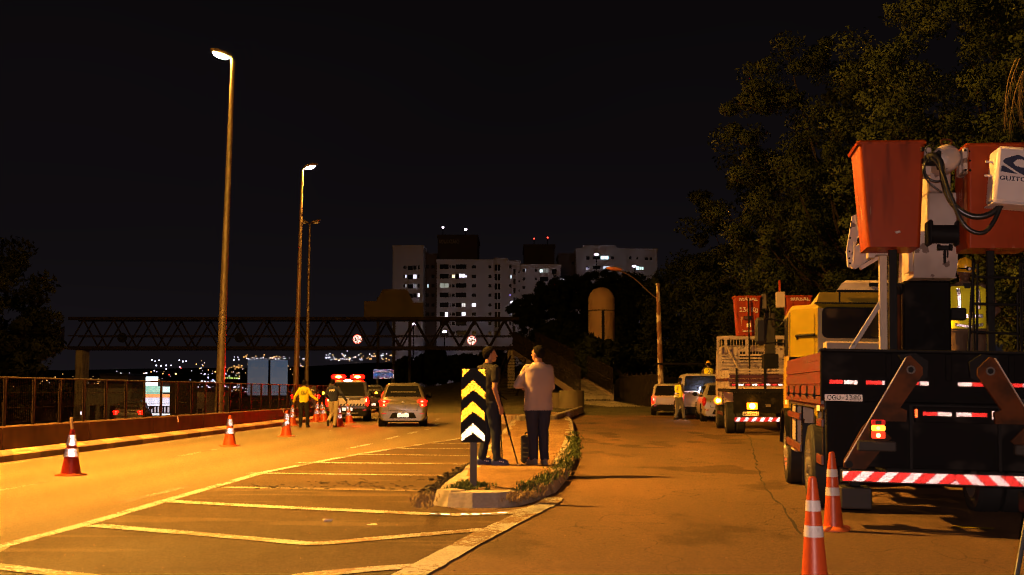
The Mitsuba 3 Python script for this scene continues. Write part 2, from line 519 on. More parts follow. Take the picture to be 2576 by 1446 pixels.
# reflective sheeting of three grades (the tint is met three times on the way through a cube corner)
R_WHITE = mirror("sheeting_white", (0.74, 0.69, 0.68), 0.10)
R_RED = mirror("sheeting_red", (0.70, 0.035, 0.03), 0.10)
R_ORANGE = mirror("sheeting_orange", (0.80, 0.12, 0.03), 0.07)
R_VEST = mirror("sheeting_vest", (0.92, 0.90, 0.92), 0.045)
R_YELLOW = mirror("sheeting_yellow", (0.92, 0.40, 0.02), 0.06)
R_PALE = mirror("sheeting_pale_yellow", (0.93, 0.84, 0.42), 0.055)
R_REDFAR = mirror('sheeting_red_high_grade', (0.75, 0.03, 0.025), 0.035)
R_CONE = mirror('sheeting_cone', (0.93, 0.92, 0.94), 0.03)
R_FAR = mirror('sheeting_far_white', (0.92, 0.85, 0.80), 0.008)
R_FARRED = mirror('sheeting_far_red', (0.80, 0.10, 0.06), 0.008)
R_FARBLUE = mirror('sheeting_far_blue', (0.02, 0.16, 0.60), 0.014)
R_FARTEXT = mirror('sheeting_far_text', (0.92, 0.90, 0.90), 0.011)
# ================================================================ the setting: land, road, markings, island
def kerb_x(Y):
    """left kerb of the main road; the road bends left in the distance"""
    Y = np.asarray(Y, float)
    return -9.32 + 0.065 * (Y - 21) - np.where(Y > 50, 0.0042 * (Y - 50) ** 2, 0)


def right_x(Y):
    return 6.9 + 0.115 * np.asarray(Y, float)


def land_z(Xg, Yg):
    left = np.clip((kerb_x(np.minimum(Yg, 140)) - 2.6 - Xg) / 9.0, 0, 1)
    far = np.clip((Yg - 130) / 120, 0, 1)
    z = -0.05 - 2.6 * left * left * (3 - 2 * left) - 5.0 * far
    knoll = np.exp(-((Xg - 16) / 26) ** 2 - ((Yg - 190) / 60) ** 2)       # the hillside under the flats
    return z + 9.5 * knoll + 0.05 * (meshkit.fbm(np.stack([Xg * 0.2, Yg * 0.2, Xg * 0], -1), 3, 2) - 0.6) * np.clip((Yg - 60) / 40, 0, 1)


gx = np.r_[-1800, -900, -400, -200, -120, np.arange(-80, 90, 3.0), 120, 200, 400, 900, 1800]
gy = np.r_[-40, np.arange(-20, 300, 4.0), 340, 400, 520, 700, 1000, 1500, 2200, 3200]
GX, GY = np.meshgrid(gx, gy)
gi = np.arange(GX.size).reshape(GX.shape)
gf = np.vstack([np.c_[gi[:-1, :-1].ravel(), gi[:-1, 1:].ravel(), gi[1:, 1:].ravel()], np.c_[gi[:-1, :-1].ravel(), gi[1:, 1:].ravel(), gi[1:, :-1].ravel()]])
structure('ground', tm(np.c_[GX.ravel(), GY.ravel(), land_z(GX, GY).ravel()], gf), LAND, smooth=True)


def hill_z(x, y):
    r = np.clip((y - 450) / 1500, 0, 1)
    prof = 46 + 14 * np.sin(x * 0.0023 + 0.6) + 16 * (meshkit.fbm(np.stack([x * 0.004, y * 0.002, x * 0], -1), 4, 9) - 0.5)
    return -7 + r * prof


hx, hy = np.meshgrid(np.linspace(-1500, 1500, 90), np.linspace(450, 2300, 40))
hi = np.arange(hx.size).reshape(hx.shape)
hf = np.vstack([np.c_[hi[:-1, :-1].ravel(), hi[:-1, 1:].ravel(), hi[1:, 1:].ravel()], np.c_[hi[:-1, :-1].ravel(), hi[1:, 1:].ravel(), hi[1:, :-1].ravel()]])
structure('hills', tm(np.c_[hx.ravel(), hy.ravel(), hill_z(hx, hy).ravel()], hf), LAND, smooth=True)

ys = np.r_[np.arange(-12, 60, 3.0), np.arange(60, 125, 5.0)]
structure('road', slab(np.vstack([np.c_[kerb_x(ys) - 0.02, ys], np.c_[right_x(ys), ys][::-1]]), -0.04, 0.0), ASPHALT, smooth=False)
gl = np.array([gr(*q)[:2] for q in ((-380, 1590), (0, 1376), (213, 1320), (421, 1258.6), (662, 1188.5), (898, 1143), (1150, 1104), (1212, 1094))])
gl = np.vstack([[gl[0, 0], -12], gl, [-0.9, 45], [-1.2, 60]])
yl = np.r_[np.arange(-12, 60, 3.0), 60.0]
structure('carriageway', slab(np.vstack([np.c_[kerb_x(yl) + 0.02, yl], gl[::-1] - [0.03, 0]]), 0.0, 0.003), LANE, smooth=False)
hz_ = Polygon(np.vstack([gl[(gl[:, 1] > 4) & (gl[:, 1] < 34)] + [0.03, 0], [gr(*q)[:2] for q in ((1230, 1098), (1237, 1122), (1190, 1190), (1120, 1250), (1110, 1268), (1160, 1285), (1290, 1288), (1385, 1265), (1212, 1350), (1036, 1446), (860, 1560))], [[-1.3, 4.5]]]))
structure('hatched_area', slab(hz_.buffer(0), 0.0, 0.0035), HATCH, smooth=False)
yr = np.arange(-12, 90, 3.0)
structure('pavement', slab(np.vstack([np.c_[right_x(yr) + 0.004, yr], np.c_[right_x(yr) + 2.6, yr][::-1]]), -0.05, 0.13), CONCRETE, smooth=False)

Z1, Z2, Z3 = 0.007, 0.011, 0.015


def ribbon(pts, w, z):
    """painted line with slightly uneven edges along ground points"""
    ls = LineString([tuple(p[:2]) for p in pts]); n = max(2, int(ls.length / 0.22))
    c = np.array([ls.interpolate(t, True).coords[0] for t in np.linspace(0, 1, n)])
    t = np.gradient(c, axis=0); t /= np.linalg.norm(t, axis=1, keepdims=True)
    nn = np.c_[-t[:, 1], t[:, 0]]; w = np.broadcast_to(w, (n,))[:, None]
    j = rng.normal(0, 0.006, (n, 2))
    a, b = c + nn * (w / 2 + j[:, :1]), c - nn * (w / 2 + j[:, 1:])
    v = np.c_[np.vstack([a, b]), np.full(2 * n, z)]
    f = [q for i in range(n - 1) for q in ([i, n + i, n + i + 1], [i, n + i + 1, i + 1])]
    return tm(v, f)


def line(name, pix, w, z=Z1, mat=PAINT):
    return structure(name, ribbon([gr(*p) for p in pix], w, z), mat, smooth=False)


ye = np.arange(-8, 60, 2.0)
structure('edge_line', ribbon(np.c_[kerb_x(ye) + 0.30, ye], 0.11, Z1), OLDPAINT, smooth=False)
line('gore_line', [(-380, 1590), (0, 1376), (213, 1320), (421, 1258.6), (662, 1188.5), (898, 1143), (1150, 1104), (1212, 1094), (1262, 1087), (1284, 1076), (1287, 1066), (1272, 1054), (1247, 1047)], 0.15)
for a, b in (((-60, 1244), (146, 1208)), ((430, 1152), (596, 1120)), ((694, 1106), (765, 1093)), ((800, 1088), (850, 1080.5)), ((890, 1074), (912, 1071))):
    line('lane_dash', [a, b], 0.12, mat=OLDPAINT)
for a, b in (((876, 1129), (932, 1116.6)), ((966, 1106), (1004, 1096.5)), ((1028, 1091), (1052, 1085.5)), ((1070, 1081), (1085, 1077.5)), ((1093, 1070), (1102, 1064.5)), ((1097, 1058), (1103, 1052)), ((300, 1266), (480, 1222))):
    line('lane_dash', [a, b], 0.13, mat=PAINT if a[0] > 400 else OLDPAINT)
HW = 0.20
line('hatch_line', [(405, 1261), (560, 1270), (700, 1277), (1000, 1291), (1150, 1297), (1250, 1293.5), (1320, 1286), (1370, 1275)], 0.24, Z2)
line('hatch_line', [(232, 1323), (500, 1345), (790, 1371), (1000, 1352), (1130, 1341), (1268, 1329.5)], 0.21, Z2)
line('hatch_line', [(-300, 1398), (0, 1428), (160, 1447), (420, 1480)], 0.2, Z2)
line('hatch_line', [(560, 1486), (800, 1446), (940, 1433), (1080, 1424)], 0.22, Z2)
line('hatch_line', [(625, 1191), (860, 1194), (1112, 1197)], HW, Z2)
line('hatch_line', [(748, 1164.5), (960, 1166), (1178, 1168.5)], HW, Z2)
line('hatch_line', [(880, 1144), (1030, 1145), (1185, 1147)], HW, Z2)
line('hatch_line', [(985, 1128), (1190, 1130)], HW, Z2)
line('hatch_line', [(1070, 1115.5), (1205, 1117)], HW, Z2)
line('hatch_line', [(1150, 1104), (1226, 1105)], HW, Z2)
line('hatch_line', [(560, 1227), (760, 1230), (1065, 1236)], 0.20, Z2, OLDPAINT)
line('gore_edge', [(880, 1540), (1036, 1446), (1212, 1350), (1345, 1284), (1381, 1266), (1394, 1254)], [0.26] * 1 and 0.25, Z3)
line('road_mark', [(2395, 1325), (2500, 1331)], 0.14, Z1, YELLOW)
for si_, (x, y, w) in enumerate(((1168, 1297.5, .12), (1196, 1297, .12), (1222, 1295.5, .12), (1262, 1293, .14), (1120, 1297.5, .13), (1092, 1296, .1))):
    p = gr(x, y)
    k = Thing('road_stud', 'small raised road marker on the curved line before the island, ' + ('third from left', 'fourth from left', 'fifth from left', 'rightmost of six', 'second from left', 'leftmost of six')[si_], 'road stud', frame([p[0], p[1], Z2], rng.uniform(-12, 12)), 'raised markers on the curved line')
    k.add('body', hullof([[sx * (w / 2), sy * 0.05, 0.0] for sx in (-1, 1) for sy in (-1, 1)] + [[sx * (w / 2 - .015), sy * 0.03, 0.022] for sx in (-1, 1) for sy in (-1, 1)]), OLDPAINT)
    k.add('reflector', mv(prisms(sbox(-w / 2 + .015, 0.004, w / 2 - .015, 0.02), 0.005), np.array([0, -0.048, 0])), R_PALE)

# ---- the traffic island: kerb ring of stones, earth inside
IZ = 0.17
isl = [gr(1085, 1271)[:2], gr(1130, 1277)[:2], gr(1210, 1279)[:2], gr(1290, 1277)[:2], gr(1345, 1262)[:2], gr(1400, 1238)[:2], gr(1432, 1200)[:2], gr(1446, 1160)[:2], gr(1452, 1115)[:2], gr(1444, 1070)[:2], gr(1425, 1046)[:2],
       gr(1330, 1046)[:2], gr(1290, 1058)[:2], gr(1276, 1078)[:2], gr(1258, 1098)[:2], gr(1237, 1122)[:2], gr(1208, 1152)[:2], gr(1180, 1185)[:2], gr(1142, 1218)[:2], gr(1100, 1252)[:2]]
island = Polygon(isl).buffer(0.15).buffer(-0.15)
inner = island.buffer(-0.2)


def stone(poly, z0, z1, in_dir):
    """kerb stone whose outer faces lean inwards, with knocked edges"""
    c = np.array(poly.exterior.coords)[:-1]; k = poly.centroid.coords[0]
    top = c + (np.array(in_dir) * 0.07)
    base = np.c_[c, np.full(len(c), z0)]; t = np.c_[top * 0.97 + np.array(k) * 0.03, np.full(len(c), z1) - 0.015 - rng.uniform(0, .015, len(c))]
    t2 = np.c_[top * 0.90 + np.array(k) * 0.10, np.full(len(c), z1)]
    return hullof(np.vstack([base, t, t2]))


structure('traffic_island', slab(inner.buffer(0.05), -0.02, IZ - 0.06), EARTH, smooth=False)
ring = island.exterior; step = 0.95
ss = np.arange(0, ring.length, step)
for i, s0 in enumerate(ss):
    s1 = min(s0 + step - 0.03, ring.length)
    pts = np.array([ring.interpolate(s).coords[0] for s in np.linspace(s0, s1, 4)])
    tang = pts[-1] - pts[0]; tang /= np.linalg.norm(tang) + 1e-9
    nin = np.array([-tang[1], tang[0]])
    if not island.contains(Point(*(pts[1] + nin * 0.05))):
        nin = -nin
    poly = Polygon(np.vstack([pts, (pts + nin * 0.24)[::-1]])).convex_hull
    key = number_part('traffic_island__kerb_stone')
    scene[key] = mikit.ply(stone(poly, -0.02, IZ + rng.uniform(-0.02, 0.015), nin), CONCRETE, smooth=False)
# lumpy earth on top
ex0, ey0, ex1, ey1 = inner.bounds
ax, ay = np.meshgrid(np.arange(ex0, ex1, 0.12), np.r_[np.arange(ey0, 24, 0.12), np.arange(24, ey1, 0.4)])
az = IZ - 0.03 + 0.10 * (meshkit.fbm(np.stack([ax * 1.3, ay * 0.9, ax * 0], -1), 4, 3) - 0.5) + 0.03
ok = shapely.contains_xy(inner.buffer(0.08), ax.ravel(), ay.ravel())
ii = np.arange(ax.size).reshape(ax.shape)
ff = np.vstack([np.c_[ii[:-1, :-1].ravel(), ii[:-1, 1:].ravel(), ii[1:, 1:].ravel()], np.c_[ii[:-1, :-1].ravel(), ii[1:, 1:].ravel(), ii[1:, :-1].ravel()]])
ff = ff[ok[ff].all(1)]
structure('island_earth', tm(np.c_[ax.ravel(), ay.ravel(), az.ravel()], ff), EARTH, smooth=True)

verge = Polygon([gr(1255, 1064)[:2], gr(1300, 1068)[:2], gr(1392, 1066)[:2], (3.4, 60), (5.2, 66), (9.5, 78), (12, 100), (-6, 120), (-4.5, 80), (-1.5, 60)])
structure('verge', slab(verge, -0.03, 0.0), EARTH, smooth=False)
vk = [gr(1255, 1066)[:2], gr(1300, 1069)[:2], gr(1392, 1067)[:2], (3.6, 60)]
structure('verge_kerb', cat([bx(0, np.linalg.norm(np.subtract(b, a)), -0.1, 0.1, -0.02, 0.34, 0.03).apply_transform(np.array([[(b[0] - a[0]) / np.linalg.norm(np.subtract(b, a)), -(b[1] - a[1]) / np.linalg.norm(np.subtract(b, a)), 0, a[0]], [(b[1] - a[1]) / np.linalg.norm(np.subtract(b, a)), (b[0] - a[0]) / np.linalg.norm(np.subtract(b, a)), 0, a[1]], [0, 0, 1, 0], [0, 0, 0, 1]])) for a, b in zip(vk[:-1], vk[1:])]), CONCRETE)

# sealed cracks and seams in the right lane
TAR = pm('old_tar', (0.030, 0.024, 0.020), 0.6, 0.2)


def seam(pix, w):
    pts = np.array([gr(*q) for q in pix]); c = curve(pts[:, :2], 60)
    c = c + (meshkit.fbm(np.c_[c * 4, c[:, :1] * 0], 3, 8) - .5)[:, None] * .12
    return structure('asphalt_seam', ribbon(c, w * (0.4 + 1.2 * meshkit.fbm(np.c_[c * 6, c[:, :1] * 0], 2, 4)).mean(), Z1), TAR, smooth=False)


seam([(1868, 1085), (1895, 1135), (1908, 1190), (1935, 1240), (1985, 1300), (2010, 1345)], .02)
# dirt, litter and weeds
def blades(pts, hgt, n_each, spread):
    vs, fs = [], []
    for p in pts:
        for _ in range(n_each):
            a = rng.uniform(0, 2 * math.pi); h = hgt * rng.uniform(0.4, 1.25); w = rng.uniform(0.004, 0.010)
            b = np.array([p[0], p[1], p[2]]) + np.r_[rng.normal(0, spread, 2), -0.01]
            lean = np.array([math.cos(a), math.sin(a), 0]) * h * rng.uniform(0.15, 0.9); s = np.array([-math.sin(a), math.cos(a), 0]) * w
            k = len(vs)
            vs += [b - s, b + s, b + lean * 0.4 + [0, 0, h * 0.62] - s * 0.8, b + lean * 0.4 + [0, 0, h * 0.62] + s * 0.8, b + lean + [0, 0, h * 0.86]]
            fs += [[k, k + 1, k + 3], [k, k + 3, k + 2], [k + 2, k + 3, k + 4]]
    return tm(vs, fs)


def gpt(x, y, z=IZ):
    return gr(x, y, z)


tuft1 = [gpt(*(np.array([1185, 1224]) + rng.normal(0, 1, 2) * [26, 4])) for _ in range(60)]
solo('weed_tuft', blades(tuft1, 0.07, 12, 0.03), GRASS, 'short green grass tuft round the foot of the chevron marker post', 'grass tuft', kind=None)
edge = []
for _ in range(150):
    t = rng.random() ** .8
    px = np.interp(t, [0, .25, .5, .75, 1], [1310, 1372, 1425, 1442, 1440]); py = np.interp(t, [0, .25, .5, .75, 1], [1242, 1205, 1165, 1130, 1095])
    edge.append(gpt(px + rng.normal(0, 9), py + rng.normal(0, 6)))
solo('verge_grass', blades(edge, 0.085, 14, 0.06), GRASS, 'ragged green weeds growing along the right edge of the earth island', None, kind='stuff')
dry = [gpt(px + rng.normal(0, 9), py + rng.normal(0, 6)) for px, py in [(1300, 1252), (1330, 1240), (1350, 1228), (1395, 1190), (1060, 1262), (1075, 1255), (1415, 1150)] for _ in range(14)]
solo('dry_grass', blades(dry, 0.07, 8, 0.05), DRYGRASS, 'straw-coloured dry weeds scattered round the nose and right kerb of the earth island', None, kind='stuff')
litter = []
for _ in range(420):
    t = rng.random()
    p = gr(np.interp(t, [0, .5, 1], [1072, 1120, 1185]) + rng.normal(0, 10), np.interp(t, [0, .5, 1], [1252, 1212, 1178]) + rng.normal(0, 6), 0.01)
    a = rng.uniform(0, 3.14); s = rng.uniform(0.01, 0.05)
    litter.append(mv(bx(-s, s, -s * .35, s * .35, 0, rng.uniform(.006, .03)), frame([p[0], p[1], rng.uniform(0, .05)], math.degrees(a), rng.uniform(-20, 20))))
for _ in range(170):
    q = [(880, 1215), (960, 1228), (700, 1226), (1130, 1206)][rng.integers(0, 4)]
    p = gr(q[0] + rng.normal(0, 60), q[1] + rng.normal(0, 3.5), 0.01); s_ = rng.uniform(0.01, 0.035)
    litter.append(mv(bx(-s_, s_, -s_ * .5, s_ * .5, 0, .006), frame([p[0], p[1], Z3], rng.uniform(0, 180))))
MULCH = pm('dark_leaf_litter', (0.022, 0.015, 0.010), 0.9)
solo('leaf_litter', cat(litter), MULCH, 'dark drift of dead leaves and dirt against the left kerb of the island', None, kind='stuff', smooth=False)
peb = []
for _ in range(260):
    x, y = rng.uniform(150, 2500), rng.uniform(1110, 1440)
    p = gr(x, y); r = rng.uniform(0.004, 0.013)
    if island.buffer(0.05).contains(Point(p[0], p[1])):
        continue
    peb.append(ball([p[0], p[1], r * 0.3], r, 0, (1, rng.uniform(.6, 1.2), rng.uniform(.3, .6))))
solo('grit', cat(peb), EARTH, 'loose grit and crumbs of earth scattered over the asphalt', None, kind='stuff', smooth=False)
for (x, y, w) in ((827, 1312, .10), (938, 1320, .07), (2524, 1281, .20)):
    p = gr(x, y)
    pts = [[rng.normal(0, w * .5), rng.normal(0, w * .35), rng.uniform(0, w * .3)] for _ in range(9)]
    m = hullof(pts + [[0, 0, 0]]); m.vertices[:, 2] -= m.vertices[:, 2].min()
    solo('paper_scrap', mv(m, np.array([p[0], p[1], 0.001])), PLATE, {827: 'crumpled pale scrap lying in the middle of the hatched area', 938: 'smaller pale scrap lying right of the larger one in the hatched area', 2524: 'dirty pale rag lying on the asphalt under the bucket truck bumper'}[x], 'litter', smooth=False)

# ================================================================ left side: kerb, wall, fence
yb = np.arange(3, 63, 2.0)


def strip(x_in, x_out, z0, z1, yy):
    """solid strip along the road between two offsets from the kerb line (measured to the left)"""
    rings = []
    for y in yy:
        k = float(kerb_x(y))
        a, b, c0, c1 = x_in(y), x_out(y), z0(y), z1(y)
        rings.append(np.array([[k - a, y, c0], [k - a - 0.012, y, c1 - 0.02], [k - a - 0.04, y, c1], [k - b, y, c1], [k - b, y, c0]]))
    return loft(rings)


cst = lambda v: (lambda y: v)
structure('kerb', strip(cst(0.0), cst(0.86), cst(-0.03), cst(0.135), np.arange(3, 63, 0.5)), KERB, smooth=20)
wt = lambda y: 0.60 - 0.0035 * max(0, y - 21)
w = Thing('road_wall', 'long low stained concrete wall along the main road, under the mesh fence', 'wall')
for i, y0 in enumerate(np.arange(3, 63, 4.0)):
    w.add('wall_panel', strip(cst(0.88 + 0.004 * (i % 2)), cst(1.18), cst(0.10), wt, np.r_[y0, y0 + 2, y0 + 3.97]), WALL, smooth=20)
for x, y in ((732, 1068), (984, 1057)):
    pass
for Y in (26.0, 32.7, 44):
    k = float(kerb_x(Y)) - 0.86
    w.add('delineator', mv(bx(-0.012, 0.0, -0.04, 0.04, 0, 0.16, .004), frame([k + .03, Y, 0.38], 0, -14)), CONEWHITE)
fence = Thing('mesh_fence', 'long brown metal fence of posts and fine bars on top of the low road wall', 'fence')
ft = lambda y: 1.58 - 0.006 * max(0, y - 21)
fy = [5.0]
while fy[-1] < 60:
    fy.append(fy[-1] + 1.22)
FENCE = pm('fence_brown', (0.034, 0.019, 0.012), 0.7, 0.1)
for i, y in enumerate(fy):
    k = float(kerb_x(y)) - 1.03
    fence.add('post', mv(bx(-0.028, 0.028, -0.028, 0.028, wt(y), ft(y) + 0.02, .006), np.array([k, y, 0])), FENCE)
for y, y2 in zip(fy[:-1], fy[1:]):
    k, k2 = float(kerb_x(y)) - 1.03, float(kerb_x(y2)) - 1.03
    n = 15; bars = []
    for t in (np.arange(n) + 0.5) / n:
        a = np.array([k + (k2 - k) * t, y + (y2 - y) * t, 0])
        bars.append(mv(bx(-.002, .002, -.002, .002, wt(y) + 0.05, ft(y)), a))
    for zz in (0.0, 0.33, 0.66):
        z = wt(y) + 0.06 + zz * (ft(y) - wt(y) - .06)
        bars.append(tube([[k, y + .02, z], [k2, y2 - .02, z]], 0.004, 5))
    fence.add('mesh_panel', cat(bars), FENCE, smooth=False)
    fence.add('top_rail', tube([[k, y, ft(y)], [k2, y2, ft(y2)]], 0.018, 8), FENCE)

# ================================================================ street lamps
def street_lamp(X, Y, H, label, heads, tilt=(0, 0), power=0.0, weight=1.0, group=None, base=-0.6):
    t = Thing('street_lamp', label, 'street lamp', frame([X, Y, 0]), group)
    top = np.array([tilt[0], tilt[1], H])
    t.add('pole', tube(np.array([[0, 0, base], [tilt[0] * .3, tilt[1] * .3, H * .3], [tilt[0] * .7, tilt[1] * .7, H * .7], top]), [0.165, 0.135, 0.095, 0.07], 16), GALV)
    for s, lit in heads:
        c = top + np.array([s * 0.42, -0.05, 0.16])
        t.add('arm', tube(curve([top - [0, 0, .25], top + [s * .05, 0, .05], c + [-s * .1, 0, 0.06]], 8), 0.03, 8), GALV)
        hd = t.add('head', mv(ball([0, 0, 0], 1, 3, (0.40, 0.235, 0.11)), frame(c + [0, 0, .075], 0, 0) @ rot([0, 1, 0], -s * 18)), GALV, smooth=True)
        ln = mv(ball([0, 0, 0], 1, 3, (0.29, 0.21, 0.115)), frame(c, 0, 0) @ rot([0, 1, 0], -s * 18))
        if lit:
            t.add('lens', ln, CLEARLENS, smooth=True, light=emit(np.array(SODIUM) * power, weight), parent=hd)
        else:
            t.add('lens', mv(ball([0, 0, 0], 1, 2, (0.26, 0.15, 0.10)), c + [0, 0, 0.0]), CLEARLENS, smooth=True, parent=hd)
    return t


LAMP = 30000.0
LH = 12.9
p = at(551, 1000, 40.0); street_lamp(p[0], 40.0, LH, 'tall lit street lamp, tallest behind the fence, head on its left', [(-1, True)], (0.23, 0), LAMP * .2, 2.0)
p = at(742, 1000, 61.0); street_lamp(p[0], 61.0, LH, 'tall lit street lamp, middle one behind the fence, head on its right', [(1, True)], (0.2, 0), LAMP * 0.3, 1.2)
p = at(770, 1000, 82.0); street_lamp(p[0], 82.0, LH, 'tall unlit street lamp with two arms, farthest behind the fence', [(-1, False), (1, False)], (0.07, 0))
street_lamp(-11.4, 18.6, LH, 'lit street lamp behind the fence, just outside the left edge of the picture', [(1, True)], (0.2, 0), LAMP, 5.0)
# ================================================================ cones, marker, people
def cone_prof(kind):
    if kind == 'wide':
        return [(0.0, 0.72), (0.026, 0.72), (0.032, 0.70), (0.148, 0.05), (0.155, 0.03), (0.0, 0.03)]
    return [(0.0, 0.755), (0.022, 0.755), (0.029, 0.74), (0.050, 0.56), (0.092, 0.05), (0.10, 0.03), (0.0, 0.03)]


def cone_r(prof, z):
    p = np.array(prof[1:-2])[::-1]
    return np.interp(z, p[:, 1], p[:, 0])


def cone(label, M, kind='wide', mat=None, group='traffic cones', tilt_band=0.0, stick=False, base_mat=None):
    t = Thing('traffic_cone', label, 'traffic cone', M, group)
    prof = cone_prof(kind)
    t.add('body', lathe(prof, 28), mat or CONE, smooth=40)
    if kind == 'wide':
        o = Polygon([(-.2, -.13), (-.13, -.2), (.13, -.2), (.2, -.13), (.2, .13), (.13, .2), (-.13, .2), (-.2, .13)])
        t.add('base', cat(slab(o, 0.0, 0.022), slab(o.buffer(-.03), 0.0221, 0.034)), base_mat or CONEB)
    else:
        t.add('base', lathe([(0, 0.045), (0.105, 0.045), (0.135, 0.03), (0.15, 0.012), (0.15, 0), (0, 0)], 24), base_mat or CONEB)
        for s in (-1, 1):
            t.add('foot', mv(ball([0, 0, 0], 1, 2, (.055, .035, .035)), np.array([s * .095, -.06, .02])), CONEB, smooth=True)
    bands = ((0.465, 0.630), (0.292, 0.420)) if kind == 'wide' else ((0.515, 0.59), (0.336, 0.415))
    for i, (z0, z1) in enumerate(bands):
        if kind == 'wide':
            ms_ = []
            for k in range(18):                       # flat facets, as the sheeting is welded on
                zl, zh = z0, z1
                if tilt_band and i == 1:
                    sh_ = 0.055 * math.sin(k * 2 * math.pi / 18 - 0.35)
                    zl, zh = z0 + sh_ + .02, z1 + sh_ + .02
                ra, rb = float(cone_r(prof, zl)) + .003, float(cone_r(prof, zh)) + .003
                sl = math.atan2(ra - rb, zh - zl); hgt = math.hypot(ra - rb, zh - zl); tw = math.tan(math.pi / 18)
                tz = prisms(Polygon([(-ra * tw, 0), (ra * tw, 0), (rb * tw, hgt), (-rb * tw, hgt)]).buffer(.0015), 0.0065)
                ms_.append(mv(tz, rot([0, 0, 1], k * 20) @ trimesh.transformations.translation_matrix([0, -ra, zl]) @ rot([1, 0, 0], -math.degrees(sl))))
            t.add('reflective_collar', cat(ms_), R_CONE, smooth=False)
        else:
            zz = np.linspace(z0, z1, 3)
            t.add('white_collar', lathe([(cone_r(prof, z) + .0025, z) for z in zz[::-1]], 28), CONEWHITE, smooth=40)
    if stick:
        t.add('wooden_stick', mv(bx(-.022, .022, -.014, .014, 0.60, 0.90, .004), rot([0, 1, 0], -8, (0, 0, .7))), WOOD)
    return t


def flat(p, yaw=0, s=1.0):
    return frame([p[0], p[1], p[2] + 0.002], yaw, 0, s)


cone('dark red traffic cone with a wooden stick in its top, leftmost cone', flat(gr(178, 1196), 20), mat=DARKRED, stick=True)
cone('orange traffic cone with two straight white collars between the stick cone and the slanted-collar cone', flat(gr(577, 1122.5), 8))
cone('orange traffic cone whose lower white collar is slipped and slanted', flat(gr(720, 1098), 12), tilt_band=1)
cone('orange traffic cone standing by the left hand of the man in yellow', flat(gr(735, 1070), 5))
cone('orange traffic cone on the asphalt right of the dark-shirted running man', flat(gr(853, 1073.5), 15))
cone('tall slim orange traffic cone closest to the viewer, cut by the bottom edge', flat(gr(2049, 1471), 15), 'slim')
cone('tall slim orange traffic cone behind the nearest one, by the truck corner', flat(gr(2096, 1334), -20), 'slim')

# ---- chevron marker
p = gr(1190, 1226, IZ)
mk = Thing('chevron_marker', 'black and yellow chevron marker board on a grey post at the island nose', 'road sign', frame([p[0], p[1], IZ - 0.04]))
c0, sc = 375.0, 0.30 / 196
Bz = 0.585


def chv(pts):
    return Polygon([((x - c0) * sc, (828 - y) * sc + Bz) for x, y in pts]).buffer(-0.003)


mk.add('post', bx(-0.042, 0.042, 0.012, 0.07, -0.2, 1.3, .006), GREY)
mk.add('board', front(sbox(-.145, Bz + .005, .145, Bz + .895).buffer(.006), -0.004, 0.010), BLACK)
for i, pts in enumerate(([(281, 242), (362, 242), (281, 320)], [(392, 242), (473, 242), (473, 316)], [(373, 327), (471, 425), (471, 498), (375, 417), (278, 502), (279, 415)], [(372, 496), (470, 592), (470, 664), (372, 590), (276, 680), (276, 585)], [(372, 672), (470, 765), (468, 830), (372, 760), (274, 828), (274, 765)])):
    mk.add('chevron', mv(prisms(chv(pts), 0.007), np.array([0, -.004, 0])), R_PALE if i == 4 else R_YELLOW, smooth=False, label='brightest, pale yellow lowest chevron' if i == 4 else None)
mk.add('bolt', ball([0, -.010, Bz + .115], .008, 1), INK)
mk.add('bolt', ball([0, -.010, Bz + .78], .008, 1), INK)


# ---- people
def sph(p, r, n=16, sc=None):
    m = m3.Manifold.sphere(1.0, n)
    s = np.array(sc if sc is not None else (1, 1, 1), float) * r
    return m.scale(tuple(s)).translate(tuple(np.asarray(p, float)))


def bone(*prs, n=16):
    return m3.Manifold.batch_hull([sph(p, r, n) for p, r in prs])


def joined(ms, refine=None, smooth_it=0):
    u = m3.Manifold.batch_boolean(list(ms), m3.OpType.Add)
    if refine:
        u = u.refine_to_length(refine)
    k = u.to_mesh(); m = trimesh.Trimesh(k.vert_properties[:, :3], k.tri_verts, process=True)
    if smooth_it:
        trimesh.smoothing.filter_taubin(m, 0.5, 0.53, smooth_it)
    return m


def nrm(v):
    v = np.asarray(v, float); return v / (np.linalg.norm(v) + 1e-12)


def hand_bones(wrist, d, side_dir, n_palm, curl=0.5):
    """palm, four curled fingers of unequal length and a thumb; d along the hand, side_dir towards the thumb"""
    d, s, k = nrm(d), nrm(side_dir), nrm(n_palm)
    w = np.asarray(wrist, float); out = []
    kn = [w + d * L + s * o for L, o in ((.085, .030), (.090, .010), (.086, -.011), (.078, -.030))]
    out.append(bone((w, .022), (kn[0], .012), (kn[1], .012), (kn[2], .012), (kn[3], .012), n=10))
    for q, L in zip(kn, (.072, .080, .074, .058)):
        a1, a2 = curl * 0.9, curl * 1.9
        p1 = q + (d * math.cos(a1) + k * math.sin(a1)) * L * 0.52
        p2 = p1 + (d * math.cos(a2) + k * math.sin(a2)) * L * 0.48
        out += [bone((q, .0105), (p1, .0095), n=8), bone((p1, .0095), (p2, .0080), n=8)]
    t0 = w + d * .025 + s * .026; t1 = t0 + nrm(d * .75 + s * .6 + k * .35) * .042; t2 = t1 + nrm(d * .9 + s * .15 + k * .5 * (0.6 + curl)) * .032
    return out + [bone((t0, .013), (t1, .0115), n=8), bone((t1, .0115), (t2, .009), n=8)]


